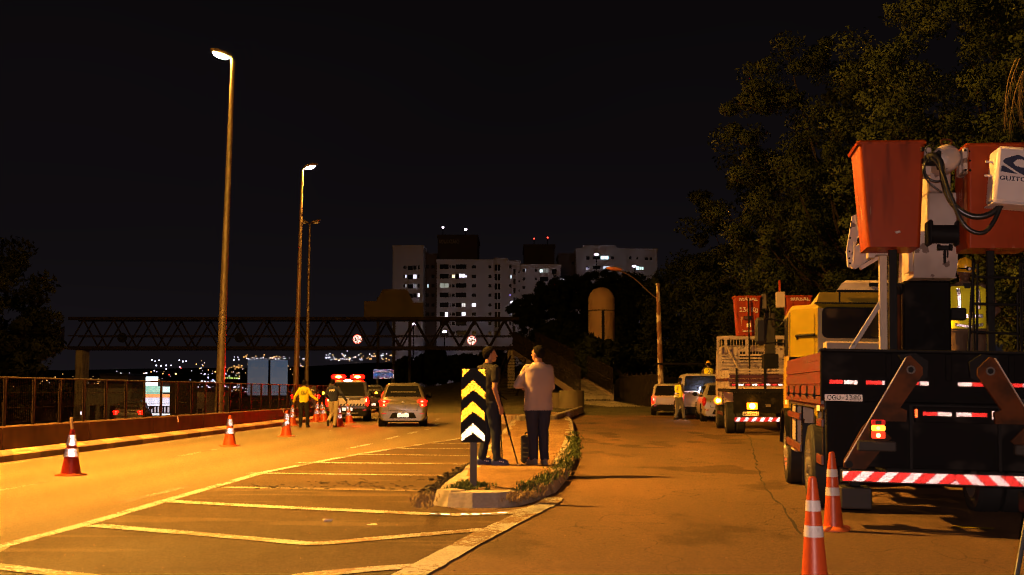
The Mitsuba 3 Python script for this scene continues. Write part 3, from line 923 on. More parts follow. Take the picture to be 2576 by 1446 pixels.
def person(label, M, pose, top, top_mat, trouser_mat, shoe_mat, skin=SKIN, hair=HAIR, girth=1.0, detail=True, group=None, cat_='person'):
    """pose: joint positions for a 1.75 m figure facing +y; top: dict(sleeve='short'|'long'|'rolled', hem=z, vest=None|material)"""
    t = Thing('person', label, cat_, M, group)
    g = girth
    lean = rot([1, 0, 0], -pose.get('lean', 0), (0, 0, 0.95)) @ np.eye(4)
    lean = lean @ rot([0, 1, 0], pose.get('side', 0), (0, 0, 0.95))
    L = lambda p: (lean @ np.r_[p, 1.0])[:3]
    sh = {s: L([s * 0.185 * (g ** .5), -0.005, 1.425]) for s in (-1, 1)}
    hip = {s: np.array([s * 0.088, 0, 0.91]) for s in (-1, 1)}
    el, wr = pose['el'], pose['wr']; kn, an = pose['kn'], pose['an']
    neck, headc = L([0, -0.005, 1.49]), L([0, 0.02, 1.635])
    hy = pose.get('head', 0); hm = lean.copy(); hm[:3, 3] = 0
    HM = frame(headc, hy) if True else None
    HM[:3, :3] = hm[:3, :3] @ HM[:3, :3] @ rot([1, 0, 0], -pose.get('nod', 0))[:3, :3]
    hp = lambda p: HM[:3, :3] @ np.asarray(p, float) + HM[:3, 3]

    def hb(m):
        return m.transform(HM[:3, :4])
    B = [bone((hip[-1], .085), (hip[1], .085), (L([0, 0, 1.1]), .10), n=14), bone((L([-.05, 0, 1.1]), .11), (L([.05, 0, 1.1]), .11), (L([-.09, 0, 1.3]), .105), (L([.09, 0, 1.3]), .105)),
         bone((L([-.09, 0, 1.3]), .105), (L([.09, 0, 1.3]), .105), (sh[-1], .05), (sh[1], .05)), bone((L([0, -.015, 1.42]), .065), (L([0, 0.0, 1.56]), .056))]
    B += [hb(sph([0, -.008, .02], 1, 20, (.076, .098, .105))), hb(bone(([0, .052, -.075], .034), ([-.035, .005, -.045], .038), ([.035, .005, -.045], .038), ([0, .045, -.02], .045), n=12))]
    B += [hb(bone(([0, .088, .012], .010), ([0, .106, -.022], .0125), ([-.014, .090, -.028], .009), ([.014, .090, -.028], .009), n=8))]
    B += [hb(bone(([-.028, .082, .034], .011), ([.028, .082, .034], .011), n=8)), hb(bone(([-.02, .085, -.058], .008), ([.02, .085, -.058], .008), ([0, .090, -.056], .009), n=8))]
    for s in (-1, 1):
        B.append(hb(sph([s * .078, -.005, -.004], 1, 10, (.012, .022, .033))))
        B += [bone((sh[s], .052), (el[s], .040)), bone((el[s], .041), (wr[s], .027))]
        fore = nrm(np.subtract(wr[s], el[s]))
        fwd = nrm(pose.get('thumb', {}).get(s, [0, 1, 0])); pal = nrm(np.cross(fore, fwd)) * (1 if s < 0 else -1)
        hd = nrm(pose.get('hd', {}).get(s, fore))
        fwd = nrm(fwd - hd * (fwd @ hd)); pal = nrm(np.cross(hd, fwd)) * (1 if s < 0 else -1)
        B += hand_bones(wr[s], hd, fwd, pal, pose.get('curl', {}).get(s, .45))
        B += [bone((hip[s], .088), (kn[s], .056)), bone((kn[s], .056), (np.add(kn[s], np.subtract(an[s], kn[s]) * .35), .055), (an[s], .038))]
    t.add('body', joined(B, 0.03 if detail else None, 2 if detail else 0), skin, smooth=50 if not detail else True, root=True)
    for s in (-1, 1):
        t.add('eye', ball(hp([s * .030, .083, .016]), .0095, 1), pm_eye, smooth=True)
    # hair
    if hair is not None:
        hr = sph([0, -.012, .028], 1, 22, (.085, .106, .112)).trim_by_plane((0, -0.80, 0.60), 0.012 if pose.get('hair') != 'long' else -.01)
        hk = hb(hr).refine_to_length(.012).to_mesh(); m = trimesh.Trimesh(hk.vert_properties[:, :3], hk.tri_verts)
        m.vertices += (meshkit.noise(m.vertices * 90, 4) - .5)[:, None] * m.vertex_normals * .012
        t.add('hair', m, hair, smooth=True)
    # shirt: a torso skin of rings plus sleeves
    hem = top.get('hem', 0.86); k = top.get('loose', 1.0)
    prof = [(hem, .182 * k, .132 * k, -.002), (hem + .05, .180 * k, .130 * k, -.002), (1.02, .172 * k, .126 * k, 0), (1.14, .176 * k, .128 * k, 0), (1.27, .193 * k, .134 * k, 0), (1.36, .207, .130, -.004), (1.42, .212, .108, -.008), (1.465, .150, .085, -.010), (1.50, .078, .072, -.008), (1.515, .072, .068, -.006)]
    ph = np.arange(36) * 2 * math.pi / 36

    def ring(z, rx, ry, yo, grow=0.0):
        c, s_ = np.cos(ph), np.sin(ph)
        q = 2.0 / 2.5
        xy = np.c_[np.sign(c) * np.abs(c) ** q * (rx * g + grow), np.sign(s_) * np.abs(s_) ** q * (ry * g + grow) + yo]
        return np.array([L([a, b, z]) for a, b in xy])
    zs = np.r_[np.linspace(prof[0][0], 1.36, 16), [1.395, 1.42, 1.445, 1.465, 1.485, 1.50, 1.515]]
    P_ = np.array(prof)
    rings = []
    for z in zs:
        rg = ring(z, np.interp(z, P_[:, 0], P_[:, 1]), np.interp(z, P_[:, 0], P_[:, 2]), np.interp(z, P_[:, 0], P_[:, 3]))
        wr_ = (meshkit.fbm(np.c_[rg[:, 0] * 9, rg[:, 1] * 9, rg[:, 2] * 16 + 3 * rg[:, 0]], 3, 11) - .5) * 0.03 * (1 if z < 1.4 else .3)
        cc = rg.mean(0)
        rings.append(rg + (rg - cc) / (np.linalg.norm(rg - cc, axis=1, keepdims=True) + 1e-9) * wr_[:, None])
    parts = [loft(rings, cap=False)]
    slv = top.get('sleeve', 'short')
    for s in (-1, 1):
        sm = [bone((sh[s] + np.array([-s * .012, 0, -.008]), .078 * g ** .5), (sh[s] * (1 - .62) + np.asarray(el[s]) * .62, .060))] if slv == 'short' else []
        if slv in ('long', 'rolled'):
            f = 0.98 if slv == 'long' else 0.55
            sm = [bone((sh[s] + np.array([-s * .03, 0, -.01]), .072 * g ** .5), (el[s], .054)), bone((el[s], .055), (np.add(el[s], np.subtract(wr[s], el[s]) * f), .043))]
        if sm:
            mm = joined(sm, 0.03, 1)
            mm.vertices += ((meshkit.fbm(mm.vertices * [14, 14, 20], 3, 6) - .5) * .022)[:, None] * mm.vertex_normals
            parts.append(mm)
    if slv == 'bare':
        pass
    t.add(top.get('name', 'shirt'), cat(parts), top_mat, smooth=True)
    # trousers
    tb = [bone((hip[-1] + [.004, 0, .03], .108 * g), (hip[1] + [-.004, 0, .03], .108 * g), (np.array([-.05, 0, 1.0]), .108 * g), (np.array([.05, 0, 1.0]), .108 * g))]
    for s in (-1, 1):
        low = np.add(an[s], nrm(np.subtract(kn[s], an[s])) * .02)
        tb += [bone((hip[s] + [s * .015, 0, 0], .112 * g), (kn[s], .076 * g ** .5)), bone((kn[s], .076 * g ** .5), (low, .062 * g ** .5))]
    tr = joined([m3.Manifold.batch_boolean(tb, m3.OpType.Add).trim_by_plane((0, 0, -1), -(hem + .07))], 0.03, 2)
    tr.vertices += ((meshkit.fbm(tr.vertices * [10, 10, 13], 3, 3) - .5) * .03)[:, None] * tr.vertex_normals
    t.add('trousers', tr, trouser_mat, smooth=True)
    # shoes
    for s in (-1, 1):
        ta = math.radians(pose.get('toe', {}).get(s, s * 10)); pit = pose.get('pitch', {}).get(s, 0)
        tdir = np.array([math.sin(ta), math.cos(ta), 0]); sd = np.array([math.cos(ta), -math.sin(ta), 0])
        a = np.asarray(an[s], float); pr = math.radians(pit); up = np.array([0, 0, 1.0])
        F = lambda f, l, z: a + (tdir * math.cos(pr) + up * math.sin(pr)) * f + sd * l + (up * math.cos(pr) - tdir * math.sin(pr)) * (z - .085)
        sole = m3.Manifold.hull_points(np.array([F(f, l, z) for f, l in ((-.075, -.032), (-.075, .032), (.06, -.046), (.06, .046), (.15, -.04), (.15, .036), (.185, -.012), (.185, .012)) for z in (0.0, .026)]))
        upper = m3.Manifold.batch_hull([sph(F(-.045, 0, .055), .040, 12), sph(F(.0, 0, .095), .042, 12), sph(F(.07, 0, .055), .043, 12), sph(F(.14, 0, .042), .034, 12), sph(F(-.035, 0, .03), .036, 12)])
        t.add('shoe', joined([sole, upper], None), shoe_mat, smooth=35)
    t.hp, t.L, t.ring, t.prof, t.HM, t.g = hp, L, ring, P_, HM, g
    return t


pm_eye = pm('eye', (0.25, 0.23, 0.21), 0.2)


def STAND(**kw):
    d = dict(el={-1: [-.255, -.03, 1.14], 1: [.255, -.03, 1.14]}, wr={-1: [-.27, .06, .90], 1: [.27, .06, .90]}, kn={-1: [-.10, .02, .49], 1: [.10, .02, .49]}, an={-1: [-.11, -.02, .085], 1: [.11, -.02, .085]})
    d.update(kw); return d


NAVYCLOTH = pm('navy_cloth', (0.022, 0.024, 0.045), 0.85, 0.2)
BLACKCLOTH = pm('black_cloth', (0.016, 0.014, 0.014), 0.85, 0.2)
DENIM = pm('denim', (0.014, 0.019, 0.036), 0.85, 0.2)
PINKCLOTH = pm('pale_shirt', (0.36, 0.27, 0.235), 0.85, 0.2)
KHAKI = pm('khaki', (0.34, 0.27, 0.17), 0.85, 0.2)
BROWNCLOTH = pm('brown_cloth', (0.10, 0.060, 0.035), 0.85, 0.2)
YELLOWCLOTH = pm('yellow_cloth', (0.68, 0.52, 0.02), 0.8, 0.2)
VEST = pm('vest_yellow', (0.92, 0.84, 0.03), 0.75, 0.2)
BLUESHOE = pm('blue_shoe', (0.03, 0.04, 0.13), 0.5)
DARKSHOE = pm('dark_shoe', (0.03, 0.026, 0.024), 0.5)
GREYSHOE = pm('grey_shoe', (0.16, 0.13, 0.115), 0.6)
HARDHAT = pm('hard_hat_yellow', (0.78, 0.42, 0.01), 0.3, coat=0.4)

# two men on the island
F1 = gr(1228, 1170, IZ); F1 = at(1226, 1168, 17.9); F1[2] = 0.19
man = person('man in black T-shirt, jeans and blue trainers behind the chevron board', frame(F1, 52, 0, 1.03),
             STAND(kn={-1: [-.09, .05, .49], 1: [.11, .06, .49]}, an={-1: [-.12, -.02, .085], 1: [.15, .06, .085]}, head=25, nod=-6, lean=2, el={-1: [-.25, .02, 1.14], 1: [.25, -.06, 1.14]}, wr={-1: [-.20, .16, .96], 1: [.27, .02, .89]}, toe={-1: 20, 1: 35}),
             dict(sleeve='short', hem=.88), BLACKCLOTH, DENIM, BLUESHOE)
for s, a in ((-1, [-.12, -.02, .085]), (1, [.15, .06, .085])):
    ta = math.radians({-1: 20, 1: 35}[s]); td = np.array([math.sin(ta), math.cos(ta), 0]); sd = np.array([math.cos(ta), -math.sin(ta), 0])
    for f in (.035, .065, .095):
        for l in (.022, .042):
            man.add('shoe_patch', ball(np.array(a) + td * f + sd * l + [0, 0, -.012 - (.012 if l > .03 else 0) - f * .12], .0105, 1, (1, 1, .8)), WHITE)
F2 = at(1354, 1168, 18.0); F2[2] = 0.19
person('man in untucked pale pink shirt with folded arms, standing on the island', frame(F2, -22, 0, 1.04),
       STAND(el={-1: [-.31, .10, 1.17], 1: [.27, .12, 1.14]}, wr={-1: [.03, .25, 1.18], 1: [-.05, .22, 1.13]}, thumb={-1: [0, 0, 1], 1: [0, 0, 1]}, hd={-1: [1, .1, .05], 1: [-1, .1, .05]}, head=-28, nod=-4,
             kn={-1: [-.085, .02, .49], 1: [.085, .02, .49]}, an={-1: [-.085, -.02, .085], 1: [.09, -.02, .085]}),
       dict(sleeve='rolled', hem=.80, loose=1.10), PINKCLOTH, NAVYCLOTH, GREYSHOE, girth=1.10)

# equipment case and tripod on the island
pc = gr(1328, 1163, 0.19); pc = at(1328, 1163, 18.25); pc[2] = 0.185
case = Thing('equipment_case', 'dark grey ribbed plastic case with orange latches standing by the pink-shirted man', 'case', frame(pc, 10))
case.add('shell', cat(bx(-.105, .105, -.085, -.005, 0.02, .44, .02), bx(-.105, .105, .001, .085, 0.02, .44, .02)), DGREY)
for z in (.10, .17, .24, .31, .38):
    case.add('rib', bx(-.075, .075, -.095, -.0853, z - .012, z + .012, .004), DGREY)
for z in (.09, .36):
    case.add('latch', bx(.015, .075, -.103, -.0955, z - .016, z + .016, .003), ORANGE)
    case.add('latch', bx(.1055, .117, -.03, .03, z - .016, z + .016, .003), ORANGE)
case.add('handle', tube(curve([[-.045, 0, .438], [-.04, 0, .475], [0, 0, .485], [.04, 0, .475], [.045, 0, .438]], 12), .010, 8), BLACK)
for x in (-.07, .07):
    case.add('wheel', cyl([x - .015, .06, .025], [x + .015, .06, .025], .025), RUBBER)
ft3 = at(1303, 1170, 17.7); ft3[2] = 0.19
apex = at(1255, 995, 18.1)
tp = Thing('tripod', 'thin black tripod standing between the two men on the island', 'tripod')
for q in (ft3, np.array([apex[0] - .30, apex[1] - .10, .19]), np.array([apex[0] + .05, apex[1] + .42, .19])):
    mid = apex + (q - apex) * .55
    lg = tp.add('leg', cat(tube([apex, mid], .014, 8), tube([mid, q], .010, 8)), BLACK)
    tp.add('clamp', mv(bx(-.02, .02, -.02, .02, -.025, .025, .006), mid), DGREY, parent=lg)
    tp.add('foot', ball(q + [0, 0, .012], .016, 1), CHROME, parent=lg)
tp.add('head', cat(mv(bx(-.035, .035, -.035, .035, -.03, .05, .01), apex), mv(bx(-.05, .05, -.03, .03, .051, .066, .004), apex)), BLACK)
tp.add('pan_handle', tube([apex + [0, -.02, .02], apex + [.12, -.22, -.06]], .009, 8), BLACK)
q0, q1 = at(2556, 1450, 3.6), at(2577, 1330, 3.75)
lt = Thing('light_stand', 'thin shiny black stand whose leg leans in at the bottom right corner', 'stand')
dirn = (q1 - q0) / np.linalg.norm(q1 - q0)
lt.add('leg', tube([q0 - dirn * (q0[2] / dirn[2]), q0 + dirn * .9], .008, 10), HOSE)
topp = q0 + dirn * .9
for dx, dy in ((.75, .1), (.5, -.55)):
    lt.add('leg', tube([topp, [topp[0] + dx, topp[1] + dy, 0.0]], .008, 10), HOSE)
lt.add('column', tube([topp - [0, 0, .25], topp + [0, 0, .9]], .014, 10), HOSE)

# man in yellow carrying cones, and the running officer
F3 = gr(763, 1075)
ym = person('man in a yellow long-sleeved shirt and black trousers walking away and carrying cones', frame([F3[0], F3[1], 0.0], 4, 0, 0.905),
            STAND(el={-1: [-.31, -.05, 1.16], 1: [.30, -.03, 1.17]}, wr={-1: [-.39, .05, .95], 1: [.50, .04, 1.02]}, hd={-1: [-.1, .1, -1], 1: [.5, .1, -1]}, head=12, lean=3, curl={-1: 1.2, 1: 1.2},
                  an={-1: [-.11, -.05, .085], 1: [.13, .10, .085]}, kn={-1: [-.10, .0, .49], 1: [.12, .09, .49]}),
            dict(sleeve='long', hem=.93), YELLOWCLOTH, BLACKCLOTH, DARKSHOE, skin=DSKIN, detail=False)
eb = Polygon([(-.07, 1.24), (.07, 1.24), (.075, 1.30), (.0, 1.36), (-.07, 1.33)]).exterior.buffer(.008)
ym.add('back_emblem', mv(cat(front(eb, -.150, -.142), front(Point(0.01, 1.29).buffer(.025), -.150, -.142)), np.eye(4)), INK)
ym.add('shoulder_stripe', tube([[.16, -.125, 1.40], [.10, -.145, 1.22]], .008, 6), INK)
for dx, tl, tx in ((-.03, 4, 'left'), (.10, -9, 'right')):
    hx_ = np.array([F3[0] + .56 * .905 + dx, F3[1] - .02, 0.19])
    Mc = frame(hx_, 10) @ rot([0, 1, 0], tl, (0, 0, .7)) @ np.diag([.92, .92, .92, 1])
    cone(f'{tx} one of two traffic cones carried in the right hand by the man in yellow', Mc)
F4 = gr(838, 1075)
pr = person('officer in a dark shirt and khaki trousers running away behind the police pickup', frame([F4[0], F4[1], 0.0], 6, 0, 0.93),
            STAND(el={-1: [-.30, .02, 1.18], 1: [.33, -.06, 1.20]}, wr={-1: [-.26, .22, 1.06], 1: [.47, .02, .97]}, hd={1: [.2, .1, -1]}, lean=7, side=-5, curl={1: 1.1},
                  kn={-1: [-.09, .14, .50], 1: [.07, .06, .49]}, an={-1: [-.13, -.22, .24], 1: [.04, -.01, .085]}, pitch={-1: -55}),
            dict(sleeve='long', hem=.93), NAVYCLOTH, KHAKI, DARKSHOE, skin=DSKIN, detail=False)
pr.add('back_lettering', mv(mv(mv(words('PRF', .085), np.array([-.10, -.175, 1.28])), rot([1, 0, 0], -7, (0, 0, .95))), rot([0, 1, 0], -5, (0, 0, .95))), PLATE)
cone('orange traffic cone carried in the right hand of the running officer', frame([F4[0] + .50 * .93, F4[1] + .02, 0.13], 10) @ rot([0, 1, 0], -7, (0, 0, .7)) @ np.diag([.92, .92, .92, 1]))


def vest_bands(t, belts, straps, diag=()):
    """reflective tapes on the torso rings of a person; straps are (x, z0, z1, face), belts are heights"""
    P_ = t.prof

    def torso(z):
        return np.interp(z, P_[:, 0], P_[:, 1]) * t.g + .012, np.interp(z, P_[:, 0], P_[:, 2]) * t.g + .012

    def onto(a, z, fs):
        rx, ry = torso(z)
        x = np.clip(a, -rx * .97, rx * .97)
        y = fs * ry * (1 - np.abs(x / rx) ** 2.5) ** (1 / 2.5) + fs * .018 + np.interp(z, P_[:, 0], P_[:, 3])
        n = np.c_[np.sign(x) * np.abs(x / rx) ** 1.5 / rx, fs * np.abs(y / ry) ** 1.5 / ry, 0 * x]; n /= np.linalg.norm(n, axis=1, keepdims=True) + 1e-9
        p = np.array([t.L([i, j, k]) for i, j, k in zip(x, y, z)]); n = np.array([t.L(list(q)) - t.L([0, 0, 0]) for q in n])
        return p, n
    for fs in (-1, 1):
        for z0, z1, sag in belts:
            t.add('reflective_band', prisms(sbox(-.168, z0, -.006, z1), .008, lambda a, b: onto(a, b - sag * (1 - np.abs(a) / .17), fs)), R_VEST, smooth=False)
            t.add('reflective_band', prisms(sbox(.006, z0, .168, z1), .008, lambda a, b: onto(a, b - sag * (1 - np.abs(a) / .17), fs)), R_VEST, smooth=False)
        for x, z0, z1, lean in straps:
            t.add('reflective_band', prisms(sbox(x - .026, z0, x + .026, z1), .008, lambda a, b: onto(a + lean * (b - z0), b, fs)), R_VEST, smooth=False)


def hard_hat(t, lamp=True):
    prof_ = [(0, .150), (.03, .147), (.06, .133), (.085, .105), (.097, .065), (.100, .030), (.118, .020), (.150, .006), (.152, 0.0), (.118, .010), (.098, .016), (.0, .02)]
    m = lathe(prof_, 32); m.vertices = m.vertices * [1, 1.18, 1]
    h = t.add('hard_hat', mv(mv(m, np.array([0, -.004, .035])), t.HM), HARDHAT, smooth=40)
    rdg = [bx(x - .010, x + .010, -.10, .10, 0, .02, .006) for x in (0,)]
    ridge = tube(curve([[0, .10, .12], [0, .06, .165], [0, 0, .190], [0, -.06, .165], [0, -.10, .12]], 14), .010, 8)
    t.add('ridge', mv(ridge, t.HM), HARDHAT, parent=h)
    if lamp:
        t.add('head_lamp', mv(bx(-.028, .028, .128, .165, .052, .098, .008), t.HM), BLACK, parent=h)
        t.add('lamp_lens', mv(cyl([0, .1651, .076], [0, .170, .076], .019), t.HM), CLEARLENS, parent=h)
        t.add('strap', mv(tube(curve([[-.10, .06, .07], [-.06, .115, .072], [0, .13, .074], [.06, .115, .072], [.10, .06, .07]], 14), .008, 6), t.HM), BLACK, parent=h)
# ================================================================ the bucket truck at the right
TO = at(2067, 1000, 11.65); TO[2] = 0.0
TM = frame(TO, 9.0, 1.2)
tk = Thing('bucket_truck', 'bucket truck with yellow cab, black tailgate and raised orange buckets, nearest truck on the right', 'truck', TM)
W = 2.38
# tailgate, bed
tk.add('tailgate', bx(-0.04, W + .04, 0.0, 0.05, 1.25, 1.745, .008), DBLACK)
for u in (0.62, 1.19, 1.78):
    tk.add('tailgate_rib', bx(u - .03, u + .03, -0.022, -0.001, 1.47, 1.735, .006), DBLACK)
tk.add('top_rail', bx(-0.05, W + .05, -0.02, 0.055, 1.7455, 1.775, .008), BLACK)
tk.add('bed_floor', bx(0.0, W, 0.052, 4.45, 1.16, 1.235), DGREY)
tk.add('lower_frame', bx(0.02, W - .02, 0.02, 0.06, 0.60, 1.249, .006), DBLACK)
for s, u0, u1 in ((0, -0.04, 0.0), (1, W, W + .04)):
    zs_ = [1.305, 1.40, 1.42, 1.53, 1.55, 1.66, 1.745]
    rr = []
    out = u0 if s == 0 else u1; inn = u1 if s == 0 else u0; sg = -1 if s == 0 else 1
    for i, (za, zb) in enumerate(zip(zs_[:-1], zs_[1:])):
        off = 0.012 * (i % 2) * -sg
        rr.append(bx(min(out + off, inn), max(out + off, inn), 0.053, 4.45, za, zb - .002, .002))
    tk.add('side_board', cat(rr), DRED)
    tk.add('side_rail', bx(min(out, inn), max(out, inn) + 0, 0.02, 4.47, 1.21, 1.295, .006), DRED)
    for v in (0.55, 1.4, 2.25, 3.1, 3.95):
        tk.add('hinge', cat(bx(out - .014, out + .014, v - .025, v + .025, 1.26, 1.40, .005), cyl([out + sg * .01, v - .04, 1.30], [out + sg * .01, v + .04, 1.30], .018)), BLACK)
    for v in (0.06, 4.25):
        tk.add('side_marker', bx(out + (-.03 if s == 0 else 0.001), out + (-.001 if s == 0 else .03), v, v + .04, 1.145, 1.205, .006), AMBERLENS, light=emit([2.2, .8, .12], .05))
tk.add('headboard', bx(0.0, W, 4.451, 4.50, 1.16, 1.80, .008), DBLACK)
for s in (0.0, W):
    tk.add('corner_catch', cat(ball([s, -.01, 1.765], .022, 1), tube([[s - .03, -.03, 1.70], [s + .02, -.03, 1.66]], .007, 6)), BLACK)
# chassis and under parts
tk.add('chassis', cat(bx(.78, .88, 0.061, 6.6, .72, .98, .01), bx(1.50, 1.60, 0.061, 6.6, .72, .98, .01), bx(.88, 1.5, 0.3, .4, .74, .96), bx(.88, 1.5, 2.3, 2.4, .74, .96)), BLACK)
tk.add('rear_crossbeam', bx(.86, 1.62, -.06, 0.019, 1.06, 1.215, .006), DBLACK)
tk.add('step_frame', cat(bx(.80, 1.66, -.09, -.062, 1.216, 1.232), bx(.80, .83, -.09, -.062, .60, 1.2155), bx(1.63, 1.66, -.09, -.062, .60, 1.2155)), BLACK)
for u, c in ((.868, R_ORANGE), (1.592, R_WHITE)):
    tk.add('corner_reflector', mv(prisms(sbox(u - .02, 1.10, u + .02, 1.19), .006), np.array([0, -.063, 0])), c, smooth=False)
tk.add('axle', cat(cyl([.1, 1.9, .48], [W - .1, 1.9, .48], .09), ball([1.19, 1.9, .48], .2, 2)), BLACK)
tk.add('fuel_tank', bx(1.75, 2.25, 2.9, 3.9, .55, 1.0, .06), DGREY)
tk.add('tool_box', bx(.55, .76, .35, 1.0, .62, 1.0, .02), BLACK)
tk.add('under_box', bx(.66, 1.45, .5, 1.2, .50, .71, .02), BLACK)


def tyre(x0, x1, v, r, w_, hub='bright', face=-1):
    """tyre, rim with bolts; face -1: the outer side is x0"""
    n = 40
    h = (x1 - x0)
    prof_ = [(r * .62, 0), (r * .80, -.012), (r * .95, 0.0), (r, h * .12), (r, h * .88), (r * .95, h), (r * .80, h + .012), (r * .62, h), (r * .60, h * .5), (r * .62, 0)]
    A = np.array([[0, 0, 1, x0], [1, 0, 0, v], [0, 1, 0, w_], [0, 0, 0, 1.0]])
    return mv(lathe(prof_, n), A), A


def wheel(t, x0, x1, v, r, w_, out=-1, rim=None, bolts=8):
    m, A = tyre(x0, x1, v, r, w_)
    key = t.add('wheel', m, RUBBER, smooth=35)
    xo = x0 if out < 0 else x1
    cd = np.array([[0, 0, 1, 0], [1, 0, 0, v], [0, 1, 0, w_], [0, 0, 0, 1.0]])
    s = out
    pr_ = [(0, xo + s * .03), (r * .16, xo + s * .03), (r * .20, xo + s * .005), (r * .34, xo - s * .03), (r * .52, xo - s * .015), (r * .60, xo + s * .004), (r * .63, xo + s * .004), (r * .63, xo - s * .05), (0, xo - s * .06)]
    t.add('rim', mv(lathe(pr_, 28), cd), rim or GREY, smooth=35, parent=key)
    if bolts:
        bs = [cyl([xo - s * .02, v + r * .36 * math.cos(a), w_ + r * .36 * math.sin(a)], [xo + s * .02, v + r * .36 * math.cos(a), w_ + r * .36 * math.sin(a)], .016, n=6) for a in np.arange(bolts) * 2 * math.pi / bolts]
        for b_ in bs:
            t.add('wheel_nut', b_, CHROME, parent=key)
    # tread grooves as thin raised blocks
    return key


for x0, x1, o in ((.02, .28, -1), (.31, .57, 1), (W - .57, W - .31, -1), (W - .28, W - .02, 1)):
    wheel(tk, x0, x1, 1.9, .48, .48, o, bolts=8 if x0 in (.02,) else 0)
wheel(tk, .02, .30, 5.25, .48, .48, -1, rim=CHROME, bolts=10)
wheel(tk, W - .30, W - .02, 5.25, .48, .48, 1, rim=CHROME, bolts=10)
arc = [(5.25 + .60 * math.cos(a), .48 + .60 * math.sin(a)) for a in np.linspace(.15, math.pi - .15, 18)]
arc2 = [(5.25 + .565 * math.cos(a), .48 + .565 * math.sin(a)) for a in np.linspace(math.pi - .15, .15, 18)]
for u0, u1 in ((-.03, .34), (W - .34, W + .03)):
    tk.add('fender', side(arc + arc2, u0, u1), BLACK)
    tk.add('mud_flap', bx(u0 + .04, u1 - .03, 2.50, 2.515, .22, .95), RUBBER)
tk.add('battery_box', bx(.03, .30, 4.05, 4.5, .52, 1.14, .02), BEIGE)
tk.add('side_guard', cat(bx(-.03, 0.0, 2.55, 4.35, .985, 1.065, .006)), DRED)
tk.add('side_guard', cat(bx(-.03, 0.0, 2.45, 4.55, .60, .70, .006)), DRED)
tk.add('side_guard', bx(-.03, 0.0, .06, .55, .985, 1.065, .006), DRED)
tk.add('side_guard', bx(-.03, 0.0, .06, .55, .60, .70, .006), DRED)
for v in (.2, 2.6, 3.4, 4.2):
    tk.add('guard_bracket', cat(bx(.001, .02, v - .025, v + .025, .60, 1.209, .004)), BLACK)
tk.add('air_tank', cyl([.42, 2.6, .72], [.42, 3.3, .72], .12), BLACK)
tk.add('hydraulic_pipe', tube(curve([[.15, 4.0, .95], [.12, 3.7, .80], [.16, 3.4, .62], [.2, 3.3, .52]], 14), .02, 8), RUSTO)
# rear bumper with diagonal sheeting
tk.add('bumper', bx(.145, W - .145 + .15, -.10, -.055, .455, .575, .006), DGREY)
Lb, Rb, cc = .155, W - .01, 1.225
per = .232
uu = np.arange(-3, 14) * (per / 2)
zb, zt = .465, .565
k = 0
for i, u in enumerate(uu + Lb - .14):
    for half in (0, 1):
        if half == 0:
            pol = Polygon([(u, zb), (u + per / 2, zb), (u + per / 2 + .10, zt), (u + .10, zt)]).intersection(sbox(Lb, zb, cc - .001, zt))
            # cut by the mirror line of the chevron in the middle
        else:
            v0 = 2 * cc - u
            pol = Polygon([(v0, zb), (v0 - per / 2, zb), (v0 - per / 2 - .10, zt), (v0 - .10, zt)]).intersection(sbox(cc + .001, zb, Rb, zt))
        if pol.is_empty or pol.area < 4e-4:
            continue
        for gpol in getattr(pol, 'geoms', [pol]):
            tk.add('bumper_stripe', mv(prisms(gpol.buffer(.0015), .0062), np.array([0, -.101, 0])), R_RED if i % 2 == 0 else R_WHITE, smooth=False)
# tapes on the tailgate and the beam
for v_, segs in ((-.001, ((.04, .18, 0), (.18, .318, 1), (.395, .55, 0), (.55, .585, 1), (.845, .91, 0), (.91, 1.004, 1), (1.272, 1.41, 1), (1.41, 1.535, 0), (1.716, 1.885, 0), (1.885, 2.0, 1), (2.07, 2.2, 1), (2.2, 2.33, 0))),):
    for a, b, c in segs:
        tk.add('reflective_tape', mv(prisms(sbox(a, 1.418, b, 1.466), .0062), np.array([0, v_, 0])), R_WHITE if c else R_RED, smooth=False)
for a, b, c in ((.926, 1.067, 0), (1.067, 1.208, 1), (1.243, 1.39, 1), (1.39, 1.535, 0)):
    tk.add('reflective_tape', mv(prisms(sbox(a, 1.122, b, 1.17), .0062), np.array([0, -.061, 0])), R_WHITE if c else R_RED, smooth=False)
# painted number strip
pl = tk.add('number_strip', bx(.0, .365, -.010, -.001, 1.252, 1.318), PLATE, label='cream strip with the number OGU-1380')
tk.add('characters', mv(words('OGU-1380', .046, True, .002, .325), np.array([.02, -.0105, 1.263])), INK, parent=pl)
tk.add('company_mark', mv(bx(0, .06, 0, .006, 0, .05), np.array([1.85, -.008, 1.26])), DGREY)
# lamps
def tail_lamp(u):
    h = tk.add('tail_lamp', bx(u, u + .145, -.285, -.205, .895, 1.085, .012), DBLACK)
    tk.add('red_lens', bx(u + .006, u + .139, -.312, -.2855, 1.03, 1.082, .010), REDLENS, parent=h, light=emit([.35, .012, .01], .03))
    tk.add('reverse_lens', bx(u + .045, u + .10, -.317, -.3125, 1.036, 1.075, .004), DGREY, parent=h)
    tk.add('amber_lens', bx(u + .006, u + .139, -.312, -.2855, .975, 1.027, .010), AMBERLENS, parent=h, light=emit([3.2, 1.35, .10], .08))
    tk.add('stop_lens', bx(u + .006, u + .139, -.312, -.2855, .898, .972, .010), REDLENS, parent=h, light=emit([1.1, .07, .02], .06))
    tk.add('bulb', ball([u + .07, -.318, .93], .022, 2), AMBERLENS, parent=h, light=emit([10, 5.5, .9], .05))
    tk.add('bulb', ball([u + .07, -.318, 1.0], .018, 2), AMBERLENS, parent=h, light=emit([12, 6, .6], .04))


